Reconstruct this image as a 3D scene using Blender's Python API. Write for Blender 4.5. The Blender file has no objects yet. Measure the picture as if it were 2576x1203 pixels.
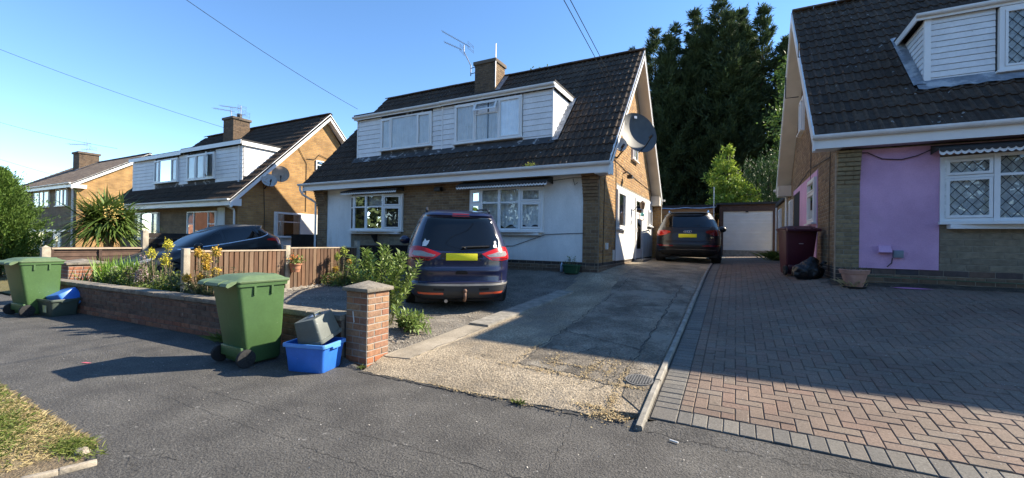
import bpy, bmesh, math, random
import numpy as np
from mathutils import Vector, Matrix
from mathutils.geometry import tessellate_polygon
R = math.radians
rng = np.random.default_rng(7)
random.seed(7)
scene = bpy.context.scene
col = scene.collection

# ------------------------------------------------------------------ camera
H = 1.48
def cam_axes(yaw, pitch, roll):
    f = np.array([-math.sin(yaw)*math.cos(pitch), math.cos(yaw)*math.cos(pitch), math.sin(pitch)])
    r = np.array([math.cos(yaw), math.sin(yaw), 0.0]); u = np.cross(r, f)
    c, s = math.cos(roll), math.sin(roll)
    return c*r+s*u, -s*r+c*u, f
cr_, cu_, cf_ = cam_axes(R(28.011), R(.308), R(.96))
cd = bpy.data.cameras.new('camera')
cd.sensor_fit = 'HORIZONTAL'; cd.sensor_width = 36.0
cd.lens = 1059.7/2576*36; cd.clip_start = .05; cd.clip_end = 900
cam = bpy.data.objects.new('camera', cd); col.objects.link(cam)
m = Matrix.Identity(4)
for i in range(3):
    m[i][0] = cr_[i]; m[i][1] = cu_[i]; m[i][2] = -cf_[i]
m[2][3] = H
cam.matrix_world = m
scene.camera = cam

# ------------------------------------------------------------------ sky, sun, exposure
SUN = Vector((1.08, .93, 1.0)).normalized()
w = bpy.data.worlds.new('World'); scene.world = w; w.use_nodes = True
nt = w.node_tree; nt.nodes.clear()
sky = nt.nodes.new('ShaderNodeTexSky'); sky.sky_type = 'NISHITA'; sky.sun_disc = False
sky.sun_elevation = math.asin(SUN.z)
sky.sun_rotation = math.atan2(SUN.x, SUN.y)
sky.air_density = .8; sky.dust_density = .0; sky.ozone_density = 1.6; sky.altitude = 20
bg = nt.nodes.new('ShaderNodeBackground'); bg.inputs[1].default_value = .135
out = nt.nodes.new('ShaderNodeOutputWorld')
hs = nt.nodes.new('ShaderNodeHueSaturation'); hs.inputs['Saturation'].default_value = 1.16; hs.inputs['Value'].default_value = 1.0
nt.links.new(sky.outputs[0], hs.inputs['Color']); nt.links.new(hs.outputs[0], bg.inputs[0]); nt.links.new(bg.outputs[0], out.inputs[0])
sd = bpy.data.lights.new('sun', 'SUN'); sd.energy = 5.0; sd.angle = R(.53); sd.color = (1, .89, .72)
so = bpy.data.objects.new('sun', sd); col.objects.link(so)
so.rotation_euler = SUN.to_track_quat('Z', 'Y').to_euler(); so.location = (20, 30, 40)
scene.view_settings.view_transform = 'Standard'; scene.view_settings.look = 'None'
scene.view_settings.exposure = 1.25; scene.view_settings.gamma = 1.0
scene.view_settings.use_curve_mapping = False

# ------------------------------------------------------------------ materials
MATS = {}
def mat(name, cols, rough=.6, rnd=False, noise=None, noise2=None, bump=None, bump2=None, spots=None, spots2=None,
        metal=0., coat=0., spec=.5, sub=None, emit=None, rvar=None, stretch=None, stain=None, coat_rough=.03):
    if name in MATS: return MATS[name]
    ma = bpy.data.materials.new(name); ma.use_nodes = True; MATS[name] = ma
    t = ma.node_tree; N = t.nodes; L = t.links
    b = N['Principled BSDF']
    geo = N.new('ShaderNodeNewGeometry'); pos = geo.outputs['Position']
    if stretch:
        mp = N.new('ShaderNodeMapping'); mp.inputs['Scale'].default_value = stretch
        L.new(pos, mp.inputs[0]); pos = mp.outputs[0]
    def nz(scale, detail=3., rough_=.6, src=None):
        n = N.new('ShaderNodeTexNoise'); n.inputs['Scale'].default_value = scale
        n.inputs['Detail'].default_value = detail; n.inputs['Roughness'].default_value = rough_
        L.new(src or pos, n.inputs['Vector']); return n.outputs[0]
    def mapr(src, a, b_, c, d):
        n = N.new('ShaderNodeMapRange'); L.new(src, n.inputs[0])
        for k, v in zip((1, 2, 3, 4), (a, b_, c, d)): n.inputs[k].default_value = v
        return n.outputs[0]
    def mix(blend, fac, a, b_):
        n = N.new('ShaderNodeMix'); n.data_type = 'RGBA'; n.blend_type = blend
        for s, v in ((0, fac), (6, a), (7, b_)):
            if hasattr(v, 'is_linked') or hasattr(v, 'links'): L.new(v, n.inputs[s])
            else: n.inputs[s].default_value = v if s == 0 else (*v, 1) if len(v) == 3 else v
        return n.outputs[2]
    if isinstance(cols, tuple): cols = [cols]
    rand = None
    if rnd:
        oi = N.new('ShaderNodeObjectInfo'); ad = N.new('ShaderNodeMath'); ad.operation = 'ADD'
        L.new(oi.outputs['Random'], ad.inputs[0]); L.new(geo.outputs['Random Per Island'], ad.inputs[1])
        fr = N.new('ShaderNodeMath'); fr.operation = 'FRACT'; L.new(ad.outputs[0], fr.inputs[0]); rand = fr.outputs[0]
    if len(cols) == 1 and not rnd:
        rg = N.new('ShaderNodeRGB'); rg.outputs[0].default_value = (*cols[0], 1); c = rg.outputs[0]
    else:
        rp = N.new('ShaderNodeValToRGB'); e = rp.color_ramp.elements
        while len(e) < max(2, len(cols)): e.new(.5)
        cc = cols if len(cols) > 1 else cols*2
        for i, k in enumerate(cc):
            e[i].position = i/(len(cc)-1); e[i].color = (*k, 1)
        if rnd: L.new(rand, rp.inputs[0])
        else: L.new(mapr(nz(noise[0] if noise else 3., 4.), .3, .7, 0, 1), rp.inputs[0])
        c = rp.outputs[0]
    for q in (noise, noise2):
        if q:
            f = mapr(nz(q[0], q[3] if len(q) > 3 else 4.), .3, .7, q[1], q[2])
            cb = N.new('ShaderNodeCombineColor')
            for k in range(3): L.new(f, cb.inputs[k])
            c = mix('MULTIPLY', 1.0, c, cb.outputs[0])
    if stain:                                   # (scale, lo, hi, colour): large patches of another colour
        f = mapr(nz(stain[0], 5.), stain[1], stain[2], 0, 1); c = mix('MIX', f, c, stain[3])
    for q in (spots, spots2):
        if q:                                   # (scale, threshold, colour, strength[, modulation scale])
            v = N.new('ShaderNodeTexVoronoi'); v.inputs['Scale'].default_value = q[0]; L.new(pos, v.inputs['Vector'])
            dd = nz(q[0]*2.2, 2.)
            sm = N.new('ShaderNodeMath'); sm.operation = 'MULTIPLY_ADD'; L.new(dd, sm.inputs[0]); sm.inputs[1].default_value = .45
            L.new(v.outputs['Distance'], sm.inputs[2])
            f = mapr(sm.outputs[0], q[1]+.225, q[1]+.275, q[3], 0)
            if len(q) > 4:
                g = mapr(nz(q[4], 3.), .46, .60, 0, 1)
                mu = N.new('ShaderNodeMath'); mu.operation = 'MULTIPLY'; L.new(f, mu.inputs[0]); L.new(g, mu.inputs[1]); f = mu.outputs[0]
            c = mix('MIX', f, c, q[2])
    L.new(c, b.inputs['Base Color'])
    b.inputs['Roughness'].default_value = rough
    if rvar: L.new(mapr(nz(rvar[0]), .3, .7, rvar[1], rvar[2]), b.inputs['Roughness'])
    b.inputs['Metallic'].default_value = metal
    b.inputs['Specular IOR Level'].default_value = spec
    b.inputs['Coat Weight'].default_value = coat; b.inputs['Coat Roughness'].default_value = coat_rough
    nrm = None
    for q in (bump, bump2):
        if q:
            bp = N.new('ShaderNodeBump'); bp.inputs['Strength'].default_value = q[1]
            bp.inputs['Distance'].default_value = q[2] if len(q) > 2 else .01
            L.new(nz(q[0], 4.), bp.inputs['Height'])
            if nrm: L.new(nrm, bp.inputs['Normal'])
            nrm = bp.outputs[0]
    if nrm: L.new(nrm, b.inputs['Normal'])
    if sub:                                     # translucent leaves
        tr = N.new('ShaderNodeBsdfTranslucent'); L.new(c, tr.inputs[0])
        mx = N.new('ShaderNodeMixShader'); mx.inputs[0].default_value = sub
        L.new(b.outputs[0], mx.inputs[1]); L.new(tr.outputs[0], mx.inputs[2])
        L.new(mx.outputs[0], N['Material Output'].inputs[0])
    if emit:
        b.inputs['Emission Color'].default_value = (*emit[0], 1); b.inputs['Emission Strength'].default_value = emit[1]
    return ma

def glass_mat(name, tint=(1, 1, 1), refl=1.6, rough=.01, warp=.0):
    ma = bpy.data.materials.new(name); ma.use_nodes = True; MATS[name] = ma
    t = ma.node_tree; N = t.nodes; L = t.links; N.clear()
    o = N.new('ShaderNodeOutputMaterial'); tr = N.new('ShaderNodeBsdfTransparent'); tr.inputs[0].default_value = (*tint, 1)
    gl = N.new('ShaderNodeBsdfGlossy'); gl.inputs['Roughness'].default_value = rough
    fr = N.new('ShaderNodeFresnel'); fr.inputs[0].default_value = 1.5
    mu = N.new('ShaderNodeMath'); mu.operation = 'MULTIPLY'; mu.use_clamp = True; mu.inputs[1].default_value = refl
    L.new(fr.outputs[0], mu.inputs[0])
    if warp:
        g = N.new('ShaderNodeNewGeometry'); n = N.new('ShaderNodeTexNoise'); n.inputs['Scale'].default_value = 1.3
        L.new(g.outputs['Position'], n.inputs['Vector']); bp = N.new('ShaderNodeBump'); bp.inputs['Strength'].default_value = warp
        bp.inputs['Distance'].default_value = .02; L.new(n.outputs[0], bp.inputs['Height']); L.new(bp.outputs[0], gl.inputs['Normal'])
    mx = N.new('ShaderNodeMixShader'); L.new(mu.outputs[0], mx.inputs[0]); L.new(tr.outputs[0], mx.inputs[1]); L.new(gl.outputs[0], mx.inputs[2])
    L.new(mx.outputs[0], o.inputs[0]); return ma

# ------------------------------------------------------------------ mesh helpers
def link(o): col.objects.link(o); return o
def tag(o, label=None, cat=None, group=None, kind=None):
    if label: o['label'] = label
    if cat: o['category'] = cat
    if group: o['group'] = group
    if kind: o['kind'] = kind
    return o
def empty(name, loc=(0, 0, 0), rz=0., label=None, cat=None, group=None, rot=None):
    o = bpy.data.objects.new(name, None); o.location = loc; o.rotation_euler = rot or (0, 0, rz); o.empty_display_size = .1
    link(o); return tag(o, label, cat, group)
def np_mesh(name, V, F, mats=None, smooth=False):
    """V (n,3) array, F list of index tuples or (m,k) array"""
    me = bpy.data.meshes.new(name)
    V = np.asarray(V, dtype=np.float32)
    if isinstance(F, np.ndarray):
        mF, k = F.shape
        me.vertices.add(len(V)); me.vertices.foreach_set('co', V.ravel())
        me.loops.add(mF*k); me.loops.foreach_set('vertex_index', F.astype(np.int32).ravel())
        me.polygons.add(mF); me.polygons.foreach_set('loop_start', np.arange(mF, dtype=np.int32)*k)
        me.polygons.foreach_set('loop_total', np.full(mF, k, dtype=np.int32)); me.update(calc_edges=True); me.validate()
    else:
        me.from_pydata(V.tolist(), [], F); me.update()
    for a in (mats or []): me.materials.append(a)
    if smooth: me.polygons.foreach_set('use_smooth', [True]*len(me.polygons))
    return me
def mobj(name, me, parent=None, loc=(0, 0, 0), rot=(0, 0, 0), scale=(1, 1, 1)):
    o = bpy.data.objects.new(name, me); o.location = loc; o.rotation_euler = rot; o.scale = scale
    o.parent = parent; return link(o)
def rootloc(p):
    v = Vector((0, 0, 0))
    while p is not None:
        v += p.location; p = p.parent
    return v
class MB:
    def __init__(s): s.V = []; s.F = []
    def add(s, vs, fs):
        n = len(s.V); s.V += [tuple(v) for v in vs]; s.F += [tuple(i+n for i in f) for f in fs]; return s
    def box(s, x0, x1, y0, y1, z0, z1):
        return s.add([(x0,y0,z0),(x1,y0,z0),(x1,y1,z0),(x0,y1,z0),(x0,y0,z1),(x1,y0,z1),(x1,y1,z1),(x0,y1,z1)],
                     [(0,3,2,1),(4,5,6,7),(0,1,5,4),(1,2,6,5),(2,3,7,6),(3,0,4,7)])
    def bar(s, p, q, wd, ht, up=(0, 0, 1)):
        p = Vector(p); q = Vector(q); d = (q-p).normalized(); u = Vector(up)
        a = d.cross(u); a = (a if a.length > 1e-5 else d.cross(Vector((1, 0, 0)))).normalized(); b = a.cross(d).normalized()
        vs = [c+a*i*wd/2+b*j*ht/2 for c in (p, q) for i, j in ((-1,-1),(1,-1),(1,1),(-1,1))]
        return s.add(vs, [(0,1,2,3),(7,6,5,4),(0,4,5,1),(1,5,6,2),(2,6,7,3),(3,7,4,0)])
    def tube(s, pts, r, n=6, caps=True):
        pts = [Vector(p) for p in pts]; rs = r if isinstance(r, (list, tuple)) else [r]*len(pts)
        vs = []; fs = []; prev = None
        for i, p in enumerate(pts):
            d = (pts[min(i+1, len(pts)-1)]-pts[max(i-1, 0)]).normalized()
            if prev is None:
                a = d.cross(Vector((0, 0, 1))); a = a if a.length > .05 else d.cross(Vector((1, 0, 0)))
            else: a = prev-d*prev.dot(d)
            a.normalize(); prev = a; b = d.cross(a)
            for k in range(n):
                t = 2*math.pi*k/n; vs.append(p+(a*math.cos(t)+b*math.sin(t))*rs[i])
        for i in range(len(pts)-1):
            for k in range(n):
                k2 = (k+1) % n; fs.append((i*n+k, i*n+k2, (i+1)*n+k2, (i+1)*n+k))
        if caps: fs += [tuple(range(n))[::-1], tuple((len(pts)-1)*n+k for k in range(n))]
        return s.add(vs, fs)
    def lathe(s, prof, c=(0, 0, 0), n=24, axis='z', sx=1., sy=1.):
        vs = []; fs = []
        for r, z in prof:
            for k in range(n):
                t = 2*math.pi*k/n; x, y = r*math.cos(t)*sx, r*math.sin(t)*sy
                v = (x, y, z) if axis == 'z' else (z, x, y) if axis == 'x' else (x, z, y)
                vs.append((c[0]+v[0], c[1]+v[1], c[2]+v[2]))
        for i in range(len(prof)-1):
            for k in range(n):
                k2 = (k+1) % n; fs.append((i*n+k, i*n+k2, (i+1)*n+k2, (i+1)*n+k))
        return s.add(vs, fs)
    def prism(s, poly, axis, a, b):
        """poly 2D extruded along an axis: 'x' (poly=(y,z)), 'y' (poly=(x,z)), 'z' (poly=(x,y))"""
        f = {'x': lambda p, c: (c, p[0], p[1]), 'y': lambda p, c: (p[0], c, p[1]), 'z': lambda p, c: (p[0], p[1], c)}[axis]
        n = len(poly); vs = [f(p, a) for p in poly]+[f(p, b) for p in poly]
        fs = [(i, (i+1) % n, n+(i+1) % n, n+i) for i in range(n)]
        tri = tessellate_polygon([[Vector((p[0], p[1], 0)) for p in poly]])
        fs += [tuple(t) for t in tri]+[tuple(n+i for i in t[::-1]) for t in tri]
        return s.add(vs, fs)
    def grid(s, fn, us, vs):
        n = len(vs); pts = [fn(u, v) for u in us for v in vs]
        return s.add(pts, [(i*n+j, (i+1)*n+j, (i+1)*n+j+1, i*n+j+1) for i in range(len(us)-1) for j in range(n-1)])
    def build(s, name, ma, parent=None, smooth=False, world=True, bevel=0., kind=None, label=None):
        me = bpy.data.meshes.new(name)
        off = rootloc(parent) if (parent is not None and world) else Vector((0, 0, 0))
        me.from_pydata([(v[0]-off.x, v[1]-off.y, v[2]-off.z) for v in s.V], [], s.F); me.update()
        bm = bmesh.new(); bm.from_mesh(me); bmesh.ops.recalc_face_normals(bm, faces=bm.faces)
        if bevel:
            eds = [e for e in bm.edges if len(e.link_faces) == 2 and e.calc_face_angle(0) > .6]
            bmesh.ops.bevel(bm, geom=eds, offset=bevel, segments=2, affect='EDGES', profile=.5, clamp_overlap=True)
        bm.to_mesh(me); bm.free()
        me.materials.append(ma if not isinstance(ma, str) else MATS[ma])
        if smooth or bevel:
            me.polygons.foreach_set('use_smooth', [True]*len(me.polygons))
            if not smooth or smooth == 'auto': me.set_sharp_from_angle(angle=R(38))
        o = bpy.data.objects.new(name, me); o.parent = parent; link(o)
        return tag(o, label, None, None, kind)
def bx(name, ma, parent, *d, bevel=0.): return MB().box(*d).build(name, ma, parent, bevel=bevel)
def copy_tree(o, parent=None):
    c = o.copy(); link(c); c.parent = parent
    for ch in list(o.children): copy_tree(ch, c)
    return c

# ------------------------------------------------------------------ terrain height
GX = np.array([-60, -30, -16.2, -14.9, -13.2, -12.3, -8.1, -5.5, -4.15, -3.7, -2.85, -.64, 1.6, 3.3, 12, 60])
GY = np.array([3.38, 3.6, 4.0, 4.7, 5.25, 6.7, 8.4, 9.5, 11.5, 14, 24, 60])
KB = [0, .03, .08, .14, .19, .32, .48, .57, .74, .87, .97, 1.1]
LW = [0, .02, .06, .12, .17, .30, .47, .56, .62, .66, .8, .9]
GZ = np.array([
    [0, 0, 0, 0, 0, .05, .1, .15, .2, .25, .3, .3],
    [0, .02, .05, .09, .12, .2, .28, .33, .4, .45, .5, .6],
    [0, .03, .06, .10, .14, .26, .38, .45, .5, .55, .7, .8],
    LW, LW,
    [.0, .42, .42, .42, .43, .46, .55, .62, .66, .7, .8, .9],
    [.0, .42, .42, .43, .44, .48, .58, .72, .8, .85, .9, 1.0],
    [.0, .34, .34, .34, .35, .37, .50, .74, .8, .85, .9, 1.0],
    [.0, .14, .16, .19, .22, .32, .50, .75, .82, .87, .95, 1.0],
    KB[:7]+[.75, .84, .90, .97, 1.1], KB[:7]+[.76, .85, .91, .98, 1.1], KB,
    [0, .03, .09, .17, .24, .43, .70, .88, .93, .95, .98, 1.1],
    [0, .03, .09, .17, .24, .45, .73, .90, .95, .97, 1.0, 1.1],
    [0, .03, .09, .17, .24, .45, .73, .90, .95, .97, 1.0, 1.1],
    [0, .03, .09, .17, .24, .45, .73, .90, .95, .97, 1.0, 1.1]])
def g(x, y):
    x = np.clip(np.asarray(x, float), GX[0], GX[-1]); y = np.asarray(y, float)
    yc = np.clip(y, GY[0], GY[-1])
    i = np.clip(np.searchsorted(GX, x)-1, 0, len(GX)-2); j = np.clip(np.searchsorted(GY, yc)-1, 0, len(GY)-2)
    a = (x-GX[i])/(GX[i+1]-GX[i]); b = (yc-GY[j])/(GY[j+1]-GY[j])
    return (GZ[i, j]*(1-a)+GZ[i+1, j]*a)*(1-b)+(GZ[i, j+1]*(1-a)+GZ[i+1, j+1]*a)*b
def gf(x, y): return float(g(x, y))
def sheet(name, poly, dz, ma, step=.25, parent=None, kind='structure', rough=0., skirt=0.):
    """ground sheet: polygon cut into a grid and laid on the terrain"""
    bm = bmesh.new(); f = bm.faces.new([bm.verts.new((p[0], p[1], 0)) for p in poly])
    xs = [p[0] for p in poly]; ys = [p[1] for p in poly]
    cuts = [((k, 0, 0), (1, 0, 0)) for k in np.arange(min(xs)+step, max(xs), step)]+[((k, 0, 0), (1, 0, 0)) for k in GX if min(xs) < k < max(xs)]
    cuts += [((0, k, 0), (0, 1, 0)) for k in np.arange(min(ys)+step, max(ys), step)]+[((0, k, 0), (0, 1, 0)) for k in GY if min(ys) < k < max(ys)]
    for co, no in cuts:
        bmesh.ops.bisect_plane(bm, geom=bm.verts[:]+bm.edges[:]+bm.faces[:], plane_co=co, plane_no=no, dist=1e-5)
    for v in bm.verts:
        v.co.z = gf(v.co.x, v.co.y)+dz+(rough*(random.random()-.5) if rough else 0)
    bmesh.ops.recalc_face_normals(bm, faces=bm.faces)
    if skirt:
        q = bmesh.ops.extrude_edge_only(bm, edges=[e for e in bm.edges if len(e.link_faces) == 1])
        for v in q['geom']:
            if isinstance(v, bmesh.types.BMVert): v.co.z -= skirt
    me = bpy.data.meshes.new(name); bm.to_mesh(me); bm.free(); me.materials.append(ma)
    if me.polygons and me.polygons[0].normal.z < 0: me.flip_normals()
    o = mobj(name, me, parent); 
    if kind: o['kind'] = kind
    return o
def jag(p, q, n, amp, seed=0):
    """jagged polyline from p to q without its end point"""
    r = random.Random(seed); o = []
    for i in range(n):
        t = i/n; a = 0 if i == 0 else (r.random()-.5)*2*amp
        dx, dy = q[0]-p[0], q[1]-p[1]; l = math.hypot(dx, dy) or 1
        o.append((p[0]+dx*t-dy/l*a, p[1]+dy*t+dx/l*a))
    return o
# ------------------------------------------------------------------ shared materials
asphalt = mat('asphalt', [(0.065, 0.061, 0.056), (0.087, 0.082, 0.074)], .86, noise=(2.2, .78, 1.2), noise2=(50, .45, 1.6, 3), bump=(70, .9, .02), bump2=(22, .35, .02),
              spots=(9, .10, (.26, .25, .23), .5, 3.), spots2=(60, .12, (.2, .195, .19), .55))
concrete = mat('drive_concrete', [(0.281, 0.225, 0.153), (0.357, 0.293, 0.208)], .92, noise=(1.6, .74, 1.2), noise2=(42, .42, 1.6, 3), bump=(55, 1., .025), bump2=(9, .5, .03),
               spots=(42, .17, (.52, .44, .32), .7), spots2=(38, .13, (.10, .08, .06), .6), stain=(1.1, .52, .66, (.20, .175, .14)))
concrete_dark = mat('patched_tarmac', [(.17, .145, .112), (.265, .225, .172)], .93, noise=(2.2, .62, 1.3), noise2=(42, .5, 1.5, 3), bump=(50, 1., .03), bump2=(7, .6, .04),
                    spots=(30, .14, (.26, .235, .19), .5, 2.), stain=(1.7, .55, .63, (.30, .265, .21)))
concrete_strip = mat('smooth_concrete', [(.28, .24, .18), (.35, .30, .23)], .9, noise=(3, .8, 1.15), noise2=(60, .8, 1.2, 2), bump=(40, .4, .01))
gravel_base = mat('gravel_base', [(.16, .14, .115), (.24, .215, .18)], .95, noise=(2, .8, 1.2), noise2=(70, .4, 1.6, 2), bump=(60, 1., .03), spots=(40, .22, (.34, .31, .26), .6), spots2=(45, .2, (.10, .09, .08), .6))
stone_m = mat('pebble', [(.17, .15, .125), (.30, .265, .215), (.22, .205, .18), (.40, .36, .29), (.25, .18, .12)], .9, rnd=True, noise=(60, .8, 1.2))
soil = mat('soil', [(.05, .038, .027), (.09, .07, .05)], .95, noise=(6, .6, 1.4), noise2=(60, .5, 1.5), bump=(40, 1., .03))
grass_base = mat('dry_turf', [(.24, .185, .085), (.13, .125, .04)], .95, noise=(3.5, .7, 1.2), noise2=(60, .55, 1.4), bump=(70, 1., .03))
ground_m = mat('far_ground', [(.09, .10, .035), (.14, .12, .06)], .95, noise=(1.5, .7, 1.2), noise2=(40, .6, 1.4), bump=(30, 1., .03))
sand = mat('jointing_sand', (.085, .075, .062), .95, noise=(30, .6, 1.4), bump=(80, .8, .01))
paver_red = mat('paver_red', [(.186, .13, .096), (.172, .134, .102), (.195, .136, .10), (.162, .124, .096), (.19, .122, .09), (.18, .145, .114)], .9, rnd=True,
                noise=(70, .68, 1.3), noise2=(1.1, .70, 1.18), bump=(120, .6, .006), spots=(30, .11, (.38, .36, .33), .6, 2.5), spots2=(14, .1, (.06, .05, .04), .6, 5), stain=(.9, .60, .74, (.115, .09, .07)))
paver_grey = mat('paver_grey', [(0.140, 0.128, 0.111), (0.178, 0.162, 0.136), (0.119, 0.112, 0.100), (0.162, 0.140, 0.115)], .9, rnd=True,
                 noise=(70, .68, 1.3), noise2=(1.3, .85, 1.12), bump=(120, .6, .006), spots=(30, .11, (.36, .34, .31), .5, 2.5))
crack_m = mat('crack', (.052, .049, .045), .95, noise=(20, .5, 1.5))
kerb_m = mat('edging_concrete', [(.24, .22, .185), (.31, .285, .24)], .9, noise=(8, .75, 1.15), noise2=(90, .8, 1.2), bump=(60, .5, .008))
brick_red = mat('brick_red', [(.24, .085, .048), (.29, .12, .065), (.19, .075, .05), (.31, .15, .09), (.22, .11, .075)], .9, rnd=True, noise=(25, .7, 1.3), bump=(60, .6, .008), spots=(12, .09, (.34, .29, .24), .5, 4))
brick_sooty = mat('brick_sooty', [(.125, .07, .048), (.165, .09, .06), (.095, .06, .045), (.185, .10, .065), (.13, .09, .068)], .93, rnd=True, noise=(14, .65, 1.3), bump=(60, .7, .008),
                  spots=(7, .12, (.27, .225, .18), .75, 2.4), spots2=(20, .12, (.16, .08, .055), .6, 3))
brick_buff = mat('brick_buff', [(.36, .205, .075), (.42, .25, .10), (.29, .16, .062), (.40, .215, .07), (.45, .28, .12), (.25, .135, .06)], .9, rnd=True, noise=(18, .78, 1.2), noise2=(1.2, .85, 1.1), bump=(50, .6, .008), spots=(16, .09, (.15, .09, .05), .6, 3))
brick_brown = mat('brick_brown', [(0.204, 0.126, 0.063), (0.252, 0.159, 0.081), (0.163, 0.096, 0.052), (0.222, 0.141, 0.074), (0.266, 0.178, 0.096), (0.141, 0.085, 0.048)], .92, rnd=True, noise=(18, .75, 1.2), noise2=(1.4, .82, 1.12), bump=(50, .6, .008), spots=(16, .09, (.13, .085, .055), .6, 3))
stone_block = mat('stone_block', [(0.216, 0.180, 0.124), (0.248, 0.208, 0.144), (0.188, 0.156, 0.112), (0.232, 0.200, 0.144)], .92, rnd=True, noise=(12, .75, 1.2), bump=(25, .9, .015))
mortar = mat('mortar', [(.22, .19, .145), (.28, .245, .19)], .95, noise=(9, .8, 1.15), bump=(60, .5, .006))
mortar_pale = mat('mortar_pale', [(.30, .275, .24), (.37, .34, .30)], .95, noise=(9, .8, 1.15), bump=(60, .5, .006))
mortar_dark = mat('mortar_dark', [(.10, .085, .07), (.17, .145, .115)], .95, noise=(7, .7, 1.2), bump=(60, .5, .006))
coping_m = mat('coping_stone', [(.17, .15, .12), (.245, .215, .17)], .93, noise=(7, .7, 1.2), noise2=(60, .8, 1.25), bump=(40, .7, .01), spots=(18, .13, (.11, .10, .075), .6, 3))

# ------------------------------------------------------------------ ground sheets
sheet('ground', [(-120, -60), (120, -60), (120, 120), (-120, 120)], -.06, ground_m, step=6.)
pv = [(-60, -30), (40, -30), (40, 3.62), (-.55, 3.62)]+jag((-.62, 3.57), (-1.1, 3.50), 6, .03, 1)+jag((-1.1, 3.46), (-3.68, 3.36), 30, .012, 2)+[(-3.78, 3.45), (-4.1, 3.5), (-12.1, 3.2), (-60, 3.2)]
pavement = sheet('pavement', pv, 0., asphalt, step=1.2)
# long joints and cracks in the tarmac
def crack(parent, p, q, n, amp, wid, seed, dz=.003, name='crack', ma=None):
    r = random.Random(seed); pts = jag(p, q, n, amp, seed)+[q]; b = MB()
    for a, c in zip(pts[:-1], pts[1:]):
        d = Vector((c[0]-a[0], c[1]-a[1], 0)).normalized(); nn = Vector((-d.y, d.x, 0)); w1 = wid*(.35+r.random()); w2 = wid*(.35+r.random())
        if r.random() < .1: continue
        vs = [Vector((a[0], a[1], 0))-nn*w1, Vector((c[0], c[1], 0))-nn*w2, Vector((c[0], c[1], 0))+nn*w2, Vector((a[0], a[1], 0))+nn*w1]
        b.add([(v.x, v.y, gf(v.x, v.y)+dz) for v in vs], [(0, 1, 2, 3)])
    return b.build(name, ma or crack_m, parent, world=False)
crack(pavement, (-4.9, 2.18), (1.5, 2.5), 120, .014, .0026, 3)
crack(pavement, (-4.8, 1.93), (.4, 2.02), 110, .014, .0022, 4)
crack(pavement, (-1.2, 3.4), (-1.0, 2.3), 24, .02, .0025, 5)
crack(pavement, (-.6, 3.42), (2.2, 3.48), 50, .03, .003, 6)
crack(pavement, (-3.7, 1.32), (-3.2, 1.45), 12, .03, .003, 8)
crack(pavement, (-3.55, 1.3), (-3.2, 1.2), 10, .03, .0025, 9)
crack(pavement, (-3.68, 3.355), (-1.05, 3.455), 50, .012, .018, 10, .006)

# concrete driveway of the middle house
def strip_x(y): return -3.74+.125*(y-3.8)
dv = jag((-3.66, 3.37), (-1.1, 3.48), 40, .014, 2)+[(-1.05, 3.47), (-.92, 3.62), (-.70, 3.66), (-.70, 24), (-3.2, 24), (-3.2, 9.0)]+[(strip_x(y), y) for y in (9, 8, 7, 6, 5, 4.2)]+[(-3.75, 3.8)]
drive = sheet('driveway', dv, .008, concrete, step=.3, skirt=.05)
st_ = [(strip_x(y), y) for y in (3.78, 4.5, 5.3)]+[(strip_x(y)+.36, y) for y in (5.3, 4.5, 3.95, 3.84)]
sheet('concrete_strip', st_, .018, concrete_strip, parent=drive, kind=None, skirt=.04)
st_ = [(strip_x(y), y) for y in (5.34, 6, 7, 8.1)]+[(strip_x(y)+.33, y) for y in (8.1, 7, 6, 5.34)]
sheet('concrete_strip', st_, .042, kerb_m, parent=drive, kind=None, skirt=.08)
lane = jag((-2.15, 4.25), (-1.02, 4.12), 12, .05, 21)+jag((-1.0, 4.1), (-.98, 9), 24, .03, 22)+jag((-.98, 9), (-.9, 13.2), 8, .03, 23)+jag((-.9, 13.2), (-2.5, 13.1), 8, .06, 24)+jag((-2.5, 13), (-2.1, 6.4), 20, .04, 25)+jag((-2.1, 6.4), (-2.15, 4.25), 10, .04, 26)
sheet('tarmac_patch', lane, .012, concrete_dark, parent=drive, kind=None)
gut = jag((-.98, 4.6), (-.98, 12), 24, .02, 31)+[(-.71, 12), (-.71, 3.7), (-.9, 3.9)]
sheet('gutter_strip', gut, .016, concrete_strip if False else concrete_dark, parent=drive, kind=None)
for k, (p, q, n, wd) in enumerate([((-2.15, 4.3), (-2.1, 9.5), 50, .006), ((-2.12, 5.6), (-1.0, 5.2), 14, .006), ((-2.1, 6.9), (-1.0, 6.7), 14, .006), ((-1.0, 4.0), (-.98, 9.5), 50, .007),
        ((-2.9, 4.3), (-1.2, 4.15), 22, .005), ((-1.9, 4.25), (-1.5, 5.1), 14, .005), ((-1.7, 4.6), (-1.0, 4.75), 10, .004), ((-1.35, 4.1), (-1.3, 5.0), 12, .005), ((-1.2, 3.9), (-.85, 4.5), 10, .005),
        ((-3.38, 3.9), (-2.95, 8.0), 40, .004), ((-1.5, 4.35), (-.95, 4.4), 10, .004), ((-1.25, 4.5), (-.8, 4.6), 10, .004), ((-1.1, 4.15), (-1.05, 4.9), 9, .004)]):
    crack(drive, p, q, n, .03, wd, 40+k, .02)
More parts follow.
